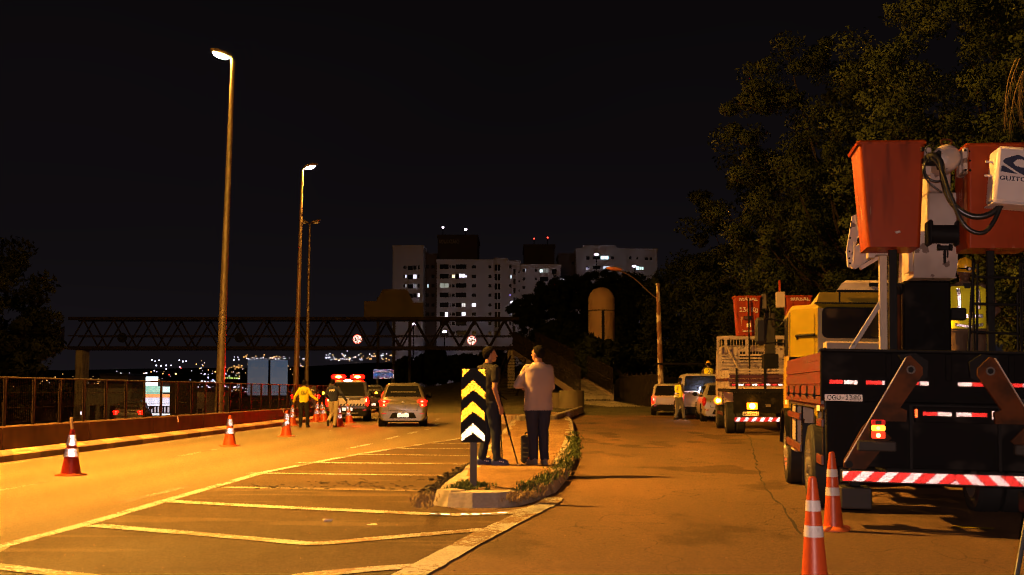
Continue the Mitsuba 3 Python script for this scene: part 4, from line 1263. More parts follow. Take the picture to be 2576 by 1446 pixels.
tail_lamp(.40); tail_lamp(W - .545)
tk.add('lamp_guard', bx(.283, .645, -.29, -.20, .775, .875, .012), DGREY)
tk.add('lamp_guard', bx(W - .645, W - .283, -.29, -.20, .775, .875, .012), DGREY)
# outriggers
uc = 1.173
armU = [(.765, 1.70), (.80, 1.715), (.915, 1.60), (.918, 1.53), (.70, 1.20), (.765, 1.175), (.76, 1.065), (.47, 1.065), (.43, 1.13)]
armL = [(.62, .90), (.43, 1.10), (.345, 1.0), (.165, .67), (.165, .60), (.37, .585), (.585, .87)]
for s in (0, 1):
    mr = (lambda P: P) if s == 0 else (lambda P: [(2 * uc - a, b) for a, b in P])
    o = tk.add('outrigger', front(Polygon(mr(armU)).buffer(-.004).buffer(.004), -.17, -.11), RUSTO)
    tk.add('sliding_leg', front(Polygon(mr(armL)).buffer(-.004).buffer(.004), -.155, -.115), RUSTO, parent=o)
    c = .802 if s == 0 else 2 * uc - .802
    an_ = np.arange(24) * 2 * math.pi / 24
    tk.add('pivot_ring', mv(front(Point(c, 1.574).buffer(.042).difference(Point(c, 1.574).buffer(.027)), -.186, -.1705), np.eye(4)), GREY, parent=o)
    tk.add('pivot_pin', front(Point(c, 1.574).buffer(.026), -.178, -.1705), BLACK, parent=o)
    tk.add('edge_plate', front(Polygon(mr([(.755, 1.70), (.765, 1.70), (.175, .655), (.163, .655)])), -.20, -.1705), CREAM, parent=o)
    br = [(.70, 1.72), (.86, 1.74), (.98, 1.66), (.97, 1.50), (.86, 1.46), (.82, 1.52)]
    tk.add('pivot_bracket', front(mr(br), -.108, -.025), BLACK, parent=o)
    ft_ = .15 if s == 0 else 2 * uc - .447
    tk.add('outrigger_foot', bx(ft_, ft_ + .297, -.05, .28, .19, .40, .012), DGREY)
    tk.add('foot_tube', bx(ft_ + .1, ft_ + .2, .06, .16, .4, .60, .01), BLACK)
    tk.add('arm_cap', front(Point(.215 if s == 0 else 2 * uc - .215, .635).buffer(.035), -.17, -.1555), BLACK, parent=o)
# mast
tk.add('mast', bx(.985, 1.495, 1.30, 1.80, 1.236, 2.585, .02), DBLACK)
tk.add('mast_pipe', cyl([.91, 1.34, 1.236], [.91, 1.34, 2.46], .062), RUSTO)
tk.add('mast_pipe_top', cat(ball([.91, 1.34, 2.47], .075, 2), bx(.86, .985, 1.30, 1.42, 2.46, 2.56, .01)), BLACK)
tk.add('control_box', bx(1.496, 1.66, 1.32, 1.46, 2.16, 2.29, .012), BLACK)
tk.add('post', bx(.685, .768, .98, 1.05, 1.236, 2.83, .006), BEIGE)
tk.add('post_bracket', cat(bx(.60, .80, .95, 1.08, 2.831, 2.90, .008), bx(.56, .64, .95, 1.08, 2.80, 2.87, .008)), CREAM)
tk.add('brace', mv(bx(-.026, .026, -.012, .012, 0, .80, .004), frame([.325, 1.0, 1.70]) @ rot([0, 1, 0], 31.2)), CREAM)
tk.add('rest_post', bx(.725, .808, .60, .66, 1.236, 2.90, .006), BLACK)
tk.add('rest_post', bx(1.71, 1.785, .60, .66, 1.236, 2.86, .006), BLACK)
# boom
b1 = Polygon([(1.045, 2.605), (1.475, 2.605), (1.50, 2.70), (1.515, 3.00), (1.49, 3.10), (1.06, 3.10)]).buffer(-.006).buffer(.006)
bm = tk.add('boom_base', front(b1, 1.0, 1.95), CREAM)
tk.add('base_lip', bx(1.03, 1.49, .985, 1.98, 2.588, 2.6045, .004), CREAM, parent=bm)
tk.add('base_ear', front([(1.516, 2.92), (1.56, 2.95), (1.55, 3.02), (1.516, 3.05)], 1.1, 1.6), CREAM, parent=bm)
tk.add('side_plate', side([(1.0, 2.66), (1.28, 2.66), (1.24, 3.10), (1.05, 3.06)], 1.0, 1.044), CREAM, parent=bm)
tk.add('boom_upper', bx(1.175, 1.50, .85, 1.6, 3.102, 3.50, .012), CREAM)
tk.add('boom_side_plate', bx(1.50, 1.53, .80, 1.3, 3.22, 3.46, .006), CREAM)
tk.add('boom_neck', bx(1.18, 1.40, .80, 1.3, 3.501, 3.80, .012), CREAM)
wn = tk.add('winch', cat(cyl([1.17, .80, 3.04], [1.47, .80, 3.04], .10), bx(1.15, 1.20, .70, .94, 2.92, 3.19, .02), bx(1.44, 1.50, .70, .94, 2.92, 3.19, .02)), BLACK)
tk.add('pulley', cat(cyl([1.24, .72, 2.89], [1.27, .72, 2.89], .035), cyl([1.36, .72, 2.89], [1.39, .72, 2.89], .035), bx(1.271, 1.359, .70, .74, 2.86, 2.91, .005), bx(1.30, 1.325, .705, .735, 2.72, 2.859, .006), bx(1.335, 1.35, .705, .735, 2.78, 2.859, .005)), BLACK, parent=wn)
# folded elbow at the left
e1 = Polygon([(.52, 3.40), (.64, 3.45), (1.05, 3.50), (1.05, 3.10), (.93, 3.04), (.56, 2.775), (.47, 2.80), (.455, 2.98), (.49, 3.2)])
hole = Polygon([(.585, 3.17), (.65, 3.21), (.70, 3.18), (.66, 3.08), (.56, 3.05)])
elb = tk.add('boom_elbow', front(e1.difference(hole), 1.9, 1.98), CREAM)
tk.add('elbow_web', front([(.60, 3.38), (1.0, 3.45), (1.0, 3.12), (.60, 2.9)], 1.981, 2.5), CREAM, parent=elb)
for a, b, w_ in (((.50, 2.79), (.93, 3.06), .05), ((.60, 2.775), (.99, 3.02), .05)):
    d_ = np.subtract(b, a); L_ = np.linalg.norm(d_); n_ = np.array([-d_[1], d_[0]]) / L_ * .022
    tk.add('elbow_channel', front([np.add(a, n_), np.add(b, n_), np.subtract(b, n_), np.subtract(a, n_)], 1.80, 1.899), CREAM, parent=elb)
for a, b in (((.55, 3.40), (.60, 3.18)), ((.545, 3.10), (.53, 2.82))):
    tk.add('elbow_strip', tube([[a[0], 1.885, a[1]], [b[0], 1.885, b[1]]], .012, 6), CREAM, parent=elb)
for u_, z_ in ((.505, 3.33), (.50, 3.26), (.495, 3.14), (.485, 2.98), (.485, 2.90), (.492, 2.84)):
    tk.add('elbow_bolt', ball([u_, 1.898, z_], .012, 1), BLACK, parent=elb)
tk.add('elbow_bracket', front([(.655, 3.19), (.69, 3.17), (.72, 3.0), (.68, 2.97)], 1.86, 1.899), CREAM, parent=elb)
tk.add('elbow_pin', cyl([.635, 1.93, 3.12], [.635, 2.4, 3.12], .05), BLACK, parent=elb)


def bucket(u0t, u1t, u0b, u1b, v0, v1, zb_, zt_, label):
    t = 0.022
    def rg(a, b, c, d, z, r=.04, n=5):
        return np.array([[x, y, z] for x, y in Polygon([(a, c), (b, c), (b, d), (a, d)]).buffer(-r).buffer(r, quad_segs=n).exterior.coords[:-1]])
    outer = [rg(u0b, u1b, v0 + .05, v1 - .05, zb_), rg(u0t, u1t, v0, v1, zt_)]
    inner_ = [rg(u0t + t, u1t - t, v0 + t, v1 - t, zt_), rg(u0b + t, u1b - t, v0 + .05 + t, v1 - .05 - t, zb_ + .04)]
    m = loft([outer[0]] + [outer[0] * (1 - q) + outer[1] * q for q in np.linspace(.1, .9, 6)] + [outer[1], inner_[0], inner_[1]])
    k = tk.add('bucket', m, ORANGE, smooth=25, label=label)
    lip = [rg(u0t - .02, u1t + .012, v0 - .02, v1 + .02, zt_ - .03), rg(u0t - .035, u1t + .02, v0 - .03, v1 + .03, zt_ - .005), rg(u0t - .02, u1t + .012, v0 - .02, v1 + .02, zt_ + .012), rg(u0t + .012, u1t - .012, v0 + .012, v1 - .012, zt_ + .002)]
    tk.add('bucket_lip', loft(lip, cap=False), ORANGE, smooth=40, parent=k)
    return k


bl = bucket(.385, 1.045, .475, 1.0, .30, .98, 2.85, 3.945, 'left orange bucket, the one seen whole')
br_ = bucket(1.465, 2.13, 1.46, 2.08, .30, .95, 2.84, 3.905, 'right orange bucket behind the white lettered box')
tk.add('scuff', front(Polygon([(.74, 3.005), (.79, 3.02), (.80, 3.0), (.76, 2.985)]), .324, .334), CREAM, parent=bl)
tk.add('pivot_plate', bx(1.046, 1.115, .34, .60, 3.60, 3.89, .01), CREAM)
tk.add('pivot_plate', cat(bx(1.415, 1.464, .30, .55, 3.60, 3.875, .008), bx(1.39, 1.4145, .34, .5, 3.60, 3.70, .006)), CREAM)
for z_ in (3.845, 3.64):
    tk.add('plate_bolt', ball([1.44, .296, z_], .014, 1), BLACK)
for z_ in (3.84, 3.74, 3.64):
    tk.add('bucket_bolt', ball([1.49, .318, z_], .014, 1), BLACK, parent=br_)
dm = tk.add('rotation_drum', cat(mv(lathe([(0, -.02), (.07, -.016), (.115, .004), (.138, .035), (.142, .07), (.142, .32), (0, .32)], 32), np.array([[1, 0, 0, 1.275], [0, 0, 1, .33], [0, 1, 0, 3.785], [0, 0, 0, 1.0]]))), CREAM, smooth=40)
tk.add('drum_port', front(Polygon([(1.15, 3.83), (1.18, 3.855), (1.205, 3.84), (1.205, 3.78), (1.18, 3.75), (1.155, 3.77)]), .305, .345), BLACK, parent=dm)
tk.add('lifting_eye', tube(np.array([[1.275 + .055 * math.copysign(abs(math.cos(a)) ** .6, math.cos(a)), .40, 3.955 + .028 * math.sin(a)] for a in np.linspace(0, 2 * math.pi, 20)]), .010, 8), RUSTO, parent=dm)
tk.add('valve_block', cat(bx(1.03, 1.16, .14, .29, 3.68, 3.80, .02), cyl([1.0, .2, 3.82], [1.0, .2, 3.86], .02), bx(1.0, 1.04, .16, .28, 3.70, 3.76, .01), cyl([1.13, .16, 3.68], [1.14, .14, 3.62], .012)), BLACK)
H = lambda pts, r, n=10: tk.add('hose', tube(curve(pts, 30), r, n), HOSE, smooth=True)
H([[1.06, .14, 3.76], [1.14, .10, 3.72], [1.17, .08, 3.56], [1.19, .06, 3.42], [1.25, .05, 3.27], [1.36, .04, 3.16], [1.47, .02, 3.115], [1.60, .0, 3.14], [1.70, .0, 3.22], [1.78, .02, 3.32]], .030)
H([[1.07, .12, 3.74], [1.16, .08, 3.60], [1.21, .02, 3.40], [1.27, .0, 3.22], [1.33, -.02, 3.06], [1.42, -.03, 2.965], [1.52, -.04, 2.945], [1.61, -.04, 3.03], [1.67, -.03, 3.15], [1.72, -.02, 3.28]], .022)
H([[1.04, .13, 3.72], [1.00, .11, 3.62], [1.03, .10, 3.53], [1.09, .09, 3.49], [1.16, .09, 3.50]], .011, 8)
H([[1.01, .13, 3.70], [.985, .11, 3.60], [1.02, .09, 3.50], [1.10, .08, 3.42], [1.16, .07, 3.37]], .009, 8)
H([[1.04, .18, 3.80], [1.05, .16, 3.88], [1.08, .16, 3.90], [1.10, .2, 3.85]], .007, 8)
# lettered control box
lm = rot([0, 1, 0], 5.0, (1.64, 0, 3.25))
lb = tk.add('lettered_box', mv(bx(1.60, 2.16, -.16, .18, 3.235, 3.80, .03), lm), CREAM2, smooth=40)
tk.add('box_lip', mv(bx(1.59, 2.17, -.17, .19, 3.222, 3.2345, .004), lm), CREAM2, parent=lb)
for z_ in (3.66, 3.52):
    tk.add('box_stud', mv(cyl([1.53, .0, z_], [1.60, .0, z_], .012), lm), CREAM2, parent=lb)
lg_pts = lambda P: [((x - 555) * .001 + 1.645, (395 - y) * .001 + 3.525) for x, y in P]
g1 = Polygon(lg_pts([(568, 268), (585, 246), (690, 205), (715, 204), (783, 236), (860, 280), (870, 310), (800, 398), (770, 402), (720, 378), (572, 288)])).buffer(-.006).buffer(.006)
g1 = g1.difference(Polygon(lg_pts([(668, 285), (700, 252), (740, 248), (800, 275), (835, 300), (800, 325), (745, 322), (690, 310)])).buffer(.004))
g2 = Polygon(lg_pts([(556, 322), (575, 318), (715, 395), (556, 378)]))
tk.add('emblem', mv(front(g1.union(g2), -.1635, -.1605), lm), NAVY, parent=lb)
tk.add('lettering', mv(mv(words('GUITO', .041, True, .003, .245), np.array([1.635, -.1605, 3.458])), lm), NAVY, parent=lb)
# ladder and rails on the right
tb = lambda a, b, r=.014: tube([a, b], r, 8)
tk.add('ladder', cat(tb([1.49, .50, 1.76], [1.555, .50, 2.70]), tb([1.575, .50, 1.76], [1.595, .50, 2.69], .012), tb([2.02, .52, 1.76], [2.04, .52, 2.70], .012), tb([1.98, .52, 1.76], [1.985, .52, 2.4], .012),
                     tb([1.53, .5, 2.28], [1.99, .5, 2.27], .013), tb([1.51, .5, 1.99], [1.98, .5, 1.97], .013), tb([1.56, .5, 2.56], [2.04, .5, 2.55], .013),
                     tube(curve([[1.555, .50, 2.70], [1.565, .54, 2.73], [1.575, .62, 2.73]], 8), .014, 8), tube(curve([[2.04, .52, 2.70], [2.05, .56, 2.73], [2.05, .66, 2.73]], 8), .012, 8), tb([1.575, .62, 2.73], [1.575, .62, 1.24], .012), tb([2.05, .66, 2.73], [2.05, .66, 1.24], .012)), BLACK)
# cab
vr, vf, zf = 5.0, 6.85, .86


def cab_ring(v, inset, z0, z1, r):
    return np.array([[x, v, z] for x, z in sbox(.10 + inset, z0, W - .10 - inset, z1).buffer(-r).buffer(r, quad_segs=4).exterior.coords[:-1]])


pl_ = [(.10, 5.52), (.44, 5.0), (W - .44, 5.0), (W - .10, 5.52)]
cb = tk.add('cab', hullof(np.array([[x, y, z] for x, y in pl_ for z in (zf, 2.52)] + [[x + (.03 if x < 1.2 else -.03), y + .03, 2.585] for x, y in pl_] + [[x, y, z] for x in (.10, W - .10) for y, z in ((6.35, zf - .2), (6.35, 2.50), (6.80, 1.75), (6.85, 1.6), (6.85, zf - .15))] + [[x, 6.0, 2.585] for x in (.14, W - .14)])), YELLOW, smooth=20)
tk.add('raised_roof', hullof(np.array([[x, y, z] for x, y in ((.42, vr + .02), (W - .42, vr + .02), (.40, 6.2), (W - .40, 6.2)) for z in (2.58,)] + [[x, y, z] for x, y in ((.47, vr + .05), (W - .47, vr + .05), (.55, 6.0), (W - .55, 6.0)) for z in (2.755,)])), YELLOW, smooth=20, parent=cb)
wr_f = sbox(.52, 2.115, 1.55 + .28, 2.515).buffer(-.06).buffer(.06)
tk.add('rear_window', front(wr_f, vr - .012, vr - .001), GLASS, parent=cb)
tk.add('window_seal', front(wr_f.buffer(.022).difference(wr_f.buffer(-.004)), vr - .020, vr - .0125), BLACK, parent=cb)
nch = np.array([-.52, -.34, 0]) / math.hypot(.52, .34)
chp = lambda t, z, o=.012: np.array([.10 + .34 * t, 5.52 - .52 * t, z]) + nch * o
tk.add('corner_panel', hullof([chp(t, z, o) for t in (.12, .90) for z in (1.80, 2.44) for o in (-.01, .010)]), YELLOW, parent=cb)
tk.add('roof_gutter', bx(.40, W - .40, vr - .03, vr + .10, 2.586, 2.605, .005), BLACK, parent=cb)
tk.add('roof_bar', bx(.70, W - .4, vr - .02, vr + .03, 2.756, 2.785, .006), BLACK, parent=cb)
tk.add('roof_strap', bx(.735, .755, vr - .012, vr + .02, 2.60, 2.756), BLACK, parent=cb)
tk.add('door', bx(.078, .0985, 5.56, 6.3, 1.0, 2.48, .008), YELLOW, parent=cb)
tk.add('door_window', bx(.066, .0775, 5.62, 6.25, 1.85, 2.42, .004), GLASS, parent=cb)
tk.add('door_handle', cat(tube([chp(.28, 2.13, .035), chp(.95, 2.14, .035)], .018, 8), tube([chp(.30, 2.13, .035), chp(.30, 2.08, .013)], .016, 8), tube([chp(.9, 2.14, .035), chp(.9, 2.13, .013)], .016, 8)), BLACK, parent=cb)
tk.add('door', bx(W - .0985, W - .078, 5.56, 6.3, 1.0, 2.5, .008), YELLOW, parent=cb)
tk.add('windscreen', hullof([[.25, 6.50, 2.40], [W - .25, 6.50, 2.40], [.22, 6.83, 1.80], [W - .22, 6.83, 1.80], [.25, 6.47, 2.40], [W - .25, 6.47, 2.40], [.22, 6.8, 1.80], [W - .22, 6.8, 1.80]]), GLASS, parent=cb)
tk.add('front_bumper', bx(.08, W - .08, vf + .02, vf + .14, .48, .78, .03), DGREY)
for u in (.3, W - .55):
    tk.add('headlamp', bx(u, u + .25, vf + .001, vf + .06, .86, 1.06, .02), CLEARLENS, parent=cb)
rf = tk.add('roof_unit', hullof(np.array([[x, y, z] for x, y in ((.72, 5.12), (1.60, 5.12), (.78, 5.9), (1.6, 5.9)) for z in (2.79,)] + [[x, y, z] for x, y in ((.80, 5.16), (1.58, 5.16), (.9, 5.8), (1.55, 5.8)) for z in (2.90,)] + [[x, y, 2.945] for x, y in ((.87, 5.22), (1.54, 5.22), (.95, 5.7), (1.5, 5.7))])), CREAM, smooth=20, parent=cb)
tk.add('vent_grille', bx(1.17, 1.50, 5.105, 5.135, 2.845, 2.90, .004), BLACK, parent=rf)
tk.add('cab_box', bx(.50, 1.30, 4.55, 4.9, 1.5, 2.03, .02), BEIGE)
for s, u in ((-1, -.30), (1, W + .30)):
    mr_ = tk.add('mirror', cat(bx(u - .09, u + .09, 6.05, 6.15, 2.03, 2.44, .045)), RUBBER, smooth=25)
    tk.add('mirror_arm', cat(tube(curve([[u, 6.15, 2.4], [u - s * .2, 6.2, 2.42], [u - s * .40, 6.2, 2.36]], 8), .012, 8), tube(curve([[u, 6.15, 2.02], [u - s * .2, 6.2, 2.06], [u - s * .40, 6.2, 2.04]], 8), .012, 8)), BLACK, parent=mr_)
for a in ((.2, 4.6), (.3, 4.6), (W - .3, 4.6)):
    tk.add('exhaust', cyl([a[0] + .5, a[1], .5], [a[0] + .5, a[1], .62], .05), BLACK)

# worker standing in the bed
wl = TM @ np.array([1.86, 2.2, 1.238, 1.0])
wk = person('worker in yellow hard hat and reflective vest standing in the bed of the bucket truck', frame(wl[:3], 187, 0, 0.935),
            STAND(el={-1: [-.43, -.12, 1.17], 1: [.43, -.12, 1.17]}, wr={-1: [-.26, -.20, .98], 1: [.26, -.20, .98]}, hd={-1: [.8, .3, -.5], 1: [-.8, .3, -.5]}, nod=14, head=-4, lean=2, an={-1: [-.15, -.02, .085], 1: [.13, -.02, .085]}, kn={-1: [-.13, .03, .49], 1: [.12, .03, .49]}),
            dict(sleeve='short', hem=.90, loose=1.06), BROWNCLOTH, BROWNCLOTH, DARKSHOE, skin=DSKIN, girth=1.26)


def vest_of(t, lo=.93):
    P_ = t.prof; ph = np.arange(36)
    rings = []
    for z in np.r_[np.linspace(lo, 1.36, 14), 1.395, 1.42, 1.445, 1.462]:
        rg = t.ring(z, np.interp(z, P_[:, 0], P_[:, 1]) * (1 if z < 1.36 else .97), np.interp(z, P_[:, 0], P_[:, 2]), np.interp(z, P_[:, 0], P_[:, 3]), 0.012)
        wv = (meshkit.fbm(np.c_[rg[:, 0] * 8, rg[:, 1] * 8, rg[:, 2] * 15 + 4 * rg[:, 0]], 3, 21) - .5) * .026
        cc_ = rg.mean(0)
        rings.append(rg + (rg - cc_) / (np.linalg.norm(rg - cc_, axis=1, keepdims=True) + 1e-9) * wv[:, None])
    t.add('vest', loft(rings, cap=False), VEST, smooth=True)


vest_of(wk)
wk.add('undershirt_neck', front(Polygon([(-.045, 1.50), (.045, 1.50), (0.0, 1.37)]), 0, .004) if False else mv(front(Polygon([(-.055, 1.49), (.055, 1.49), (0.0, 1.36)]), -.006, .0), np.array([0, .150, 0])), BLACKCLOTH)
vest_bands(wk, [(1.055, 1.105, .0), (.955, 1.0, .03)], [(-.115, 1.16, 1.43, 0), (.115, 1.16, 1.43, 0)])
hard_hat(wk)
# ================================================================ second bucket truck, further up the right lane
TO2 = at(1835, 1000, 32.9); TO2[2] = 0.0
t2 = Thing('bucket_truck', 'smaller bucket truck with cream slatted bed, ahead of the nearest truck', 'truck', frame(TO2, 5.5))
W2 = 2.35
for z0, z1, m in ((1.83, 1.88, CREAM), (1.745, 1.80, CREAM), (1.60, 1.72, DRED), (1.49, 1.59, DRED)):
    t2.add('gate_plank', bx(0, W2, 0, .03, z0, z1, .005), m)
t2.add('gate_rail', bx(0, W2, -.02, .03, 1.31, 1.385, .006), CREAM)
t2.add('gate_sill', bx(0, W2, 0, .03, 1.3855, 1.475, .004), DRED)
for u in (.20, .99, 1.78):
    t2.add('gate_post', bx(u - .03, u + .03, -.045, -.021, 1.28, 1.90, .005), BLACK)
for i in range(12):
    a = .06 + i * .185
    t2.add('reflective_tape', mv(prisms(sbox(a, 1.40, a + .16, 1.455), .010), np.array([0, -.003, 0])), R_CONE if i % 2 else R_REDFAR, smooth=False)
t2.add('bed', bx(0, W2, .031, 4.25, 1.22, 1.309), BLACK)
for i in range(18):
    v = .12 + i * .235
    for u in (0, W2):
        t2.add('side_slat', bx(u - .02, u + .02, v, v + .10, 1.32, 1.86, .006), CREAM)
for u in (0, W2):
    t2.add('side_rail', bx(u - (.045 if u == 0 else -.0205), u - (.0205 if u == 0 else -.045), .05, 4.3, 1.54, 1.62, .004), DRED)
# cage behind the cab
cg = t2.add('headboard', cat(bx(.0, W2, 4.25, 4.30, 2.88, 3.0, .008), bx(.0, .06, 4.25, 4.30, 1.31, 2.88), bx(W2 - .06, W2, 4.25, 4.30, 1.31, 2.88), bx(.24, .33, 4.24, 4.30, 2.37, 2.879), bx(.90, 1.05, 4.24, 4.30, 2.37, 2.879)), CREAM)
for z in (1.98, 2.08, 2.18, 2.28, 2.38):
    t2.add('headboard_slat', bx(.0, W2, 4.22, 4.249, z - .032, z + .032, .005), CREAM)
for u in (.10, .16, .45, .54, .63, .72, .81, 1.13, 1.22, 1.31, 1.40, 1.5, 1.7, 1.9, 2.1):
    t2.add('headboard_bar', bx(u - .009, u + .009, 4.26, 4.28, 2.37, 2.879), BEIGE, parent=cg)
t2.add('stay', tube([[.30, 4.1, 2.65], [.62, 3.9, 1.95]], .018, 6), BEIGE)
# cab
c2 = t2.add('cab', hullof(np.array([[x, y, z] for x in (.12, W2 - .12) for y, z in ((4.55, .8), (4.55, 2.62), (5.6, 2.66), (6.1, 2.5), (6.5, 1.7), (6.5, .7))] + [[x, y, 2.72] for x in (.3, W2 - .3) for y in (4.7, 5.6)])), CREAM, smooth=15)
t2.add('rear_window', front(sbox(.75, 2.15, 1.5, 2.5).buffer(-.05).buffer(.05), 4.535, 4.548), GLASS, parent=c2)
t2.add('chassis', cat(bx(.7, .8, .05, 6.3, .7, .95), bx(1.5, 1.6, .05, 6.3, .7, .95)), BLACK)
t2.add('rear_panel', bx(.10, W2 - .10, .02, .06, .62, 1.219, .008), DBLACK)
t2.add('bumper', bx(.106, W2 - .1, -.07, -.03, .385, .515, .006), DGREY)
for i in range(20):
    u = .02 + i * .112
    pol = Polygon([(u, .39), (u + .112, .39), (u + .112 + .07, .51), (u + .07, .51)]).intersection(sbox(.11, .39, W2 - .105, .51))
    if pol.area > 6e-4:
        t2.add('bumper_stripe', mv(prisms(pol, .009), np.array([0, -.071, 0])), R_CONE if i % 2 else R_REDFAR, smooth=False)
for u in (.62, W2 - .62):
    h = t2.add('tail_lamp', bx(u - .11, u + .11, -.03, .019, .74, .90, .01), BLACK)
    t2.add('lens', bx(u - .15, u + .15, -.05, -.0301, .73, .92, .03), AMBERLENS, parent=h, light=emit([4.0, .62, .02], .0))
    t2.add('bulb', ball([u, -.075, .83], .085, 2), AMBERLENS, parent=h, light=emit([120, 42, 2], .3))
pk = t2.add('number_plate', bx(.36, .81, -.012, .019, .545, .665, .004), PLATE)
t2.add('characters', mv(words('SCX1E92', .07, True, .003, .40), np.array([.385, -.0125, .57])), DRED, parent=pk)
t2.add('plate', bx(1.0, 1.15, -.006, .019, .80, .88), GREY)
for x0, x1, o in ((.0, .26, -1), (.28, .54, 1), (W2 - .54, W2 - .28, -1), (W2 - .26, W2, 1)):
    wheel(t2, x0, x1, 1.5, .46, .46, o, bolts=0)
for x0, x1, o in ((.05, .32, -1), (W2 - .32, W2 - .05, 1)):
    wheel(t2, x0, x1, 5.4, .46, .46, o, bolts=0)
t2.add('side_guard', bx(-.02, .0, 2.3, 4.1, .50, .62, .005), DRED)
t2.add('guard_bracket', cat(bx(.001, .03, 2.4, 2.46, .50, 1.21), bx(.001, .03, 3.9, 3.96, .50, 1.21)), BLACK)
sm = t2.add('side_lamp', bx(-.02, .02, 4.16, 4.2, .70, .95, .004), BLACK)
t2.add('lens', ball([.0, 4.15, .93], .13, 2), AMBERLENS, smooth=True, parent=sm, light=emit([4.0, .62, .02], .0))
t2.add('bulb', ball([.0, 4.02, .93], .075, 2), AMBERLENS, parent=sm, light=emit([120, 42, 2], .3))
# mast and buckets
t2.add('mast', bx(1.18, 1.62, 1.8, 2.3, 1.31, 2.35, .02), BLACK)
t2.add('boom', cat(bx(1.26, 1.55, 1.85, 2.2, 2.351, 3.6, .02)), DGREY)
t2.add('boom_head', bx(1.14, 1.28, 1.6, 1.9, 3.70, 4.14, .015), GREY)
t2.add('control_box', bx(1.55, 1.82, 1.5, 1.7, 3.72, 4.19, .02), CREAM)
t2.add('flag_post', bx(1.63, 1.70, 1.55, 1.6, 4.191, 4.54, .008), ORANGE)
t2.add('rest_post', bx(.70, .745, 1.38, 1.42, 1.31, 4.0, .004), BLACK)
t2.add('hose', tube(curve([[1.33, 1.55, 3.75], [1.38, 1.5, 3.35], [1.5, 1.5, 3.12], [1.66, 1.5, 3.2], [1.78, 1.5, 3.5]], 20), .025, 8), HOSE)


def bucket2(u0, u1, label, words_on):
    rg = lambda ins, z: np.array([[x, y, z] for x, y in sbox(u0 + ins, 1.5 + ins * .8, u1 - ins, 2.1 - ins * .8).buffer(-.05).buffer(.05, quad_segs=4).exterior.coords[:-1]])
    k = t2.add('bucket', loft([rg(.07, 2.89), rg(.0, 4.06), rg(.02, 4.06), rg(.09, 2.93)]), ORANGE, smooth=25, label=label)
    t2.add('bucket_lip', loft([rg(-.015, 4.02), rg(-.03, 4.05), rg(-.015, 4.08), rg(.01, 4.07)], cap=False), ORANGE, smooth=40, parent=k)
    for txt, z, h, x0, w_ in words_on:
        t2.add('lettering', mv(words(txt, h, True, .004, w_), np.array([u0 + x0, 1.492 + (4.06 - z) * .045, z])), CONEWHITE, parent=k)
    return k


bA = bucket2(.32, 1.10, 'left orange bucket with white lettering', [('MASAL', .12, 0, 0, .5)] and [('MASAL', 3.925, .125, .13, .55), ('136 Kg', 3.60, .13, .13, .54), ('Isolado', 3.0, .06, .22, .34)])
bucket2(1.83, 2.60, 'right orange bucket with white lettering', [('MASAL', 3.925, .125, .13, .55), ('136 Kg', 3.60, .13, .13, .54)])
t2.add('bucket_handle', bx(.58, .84, 1.47, 1.50, 3.36, 3.47, .01), DRED, parent=bA)
t2.add('sticker', bx(.67, .80, 1.53, 1.545, 3.14, 3.26, .004), PLATE, parent=bA)


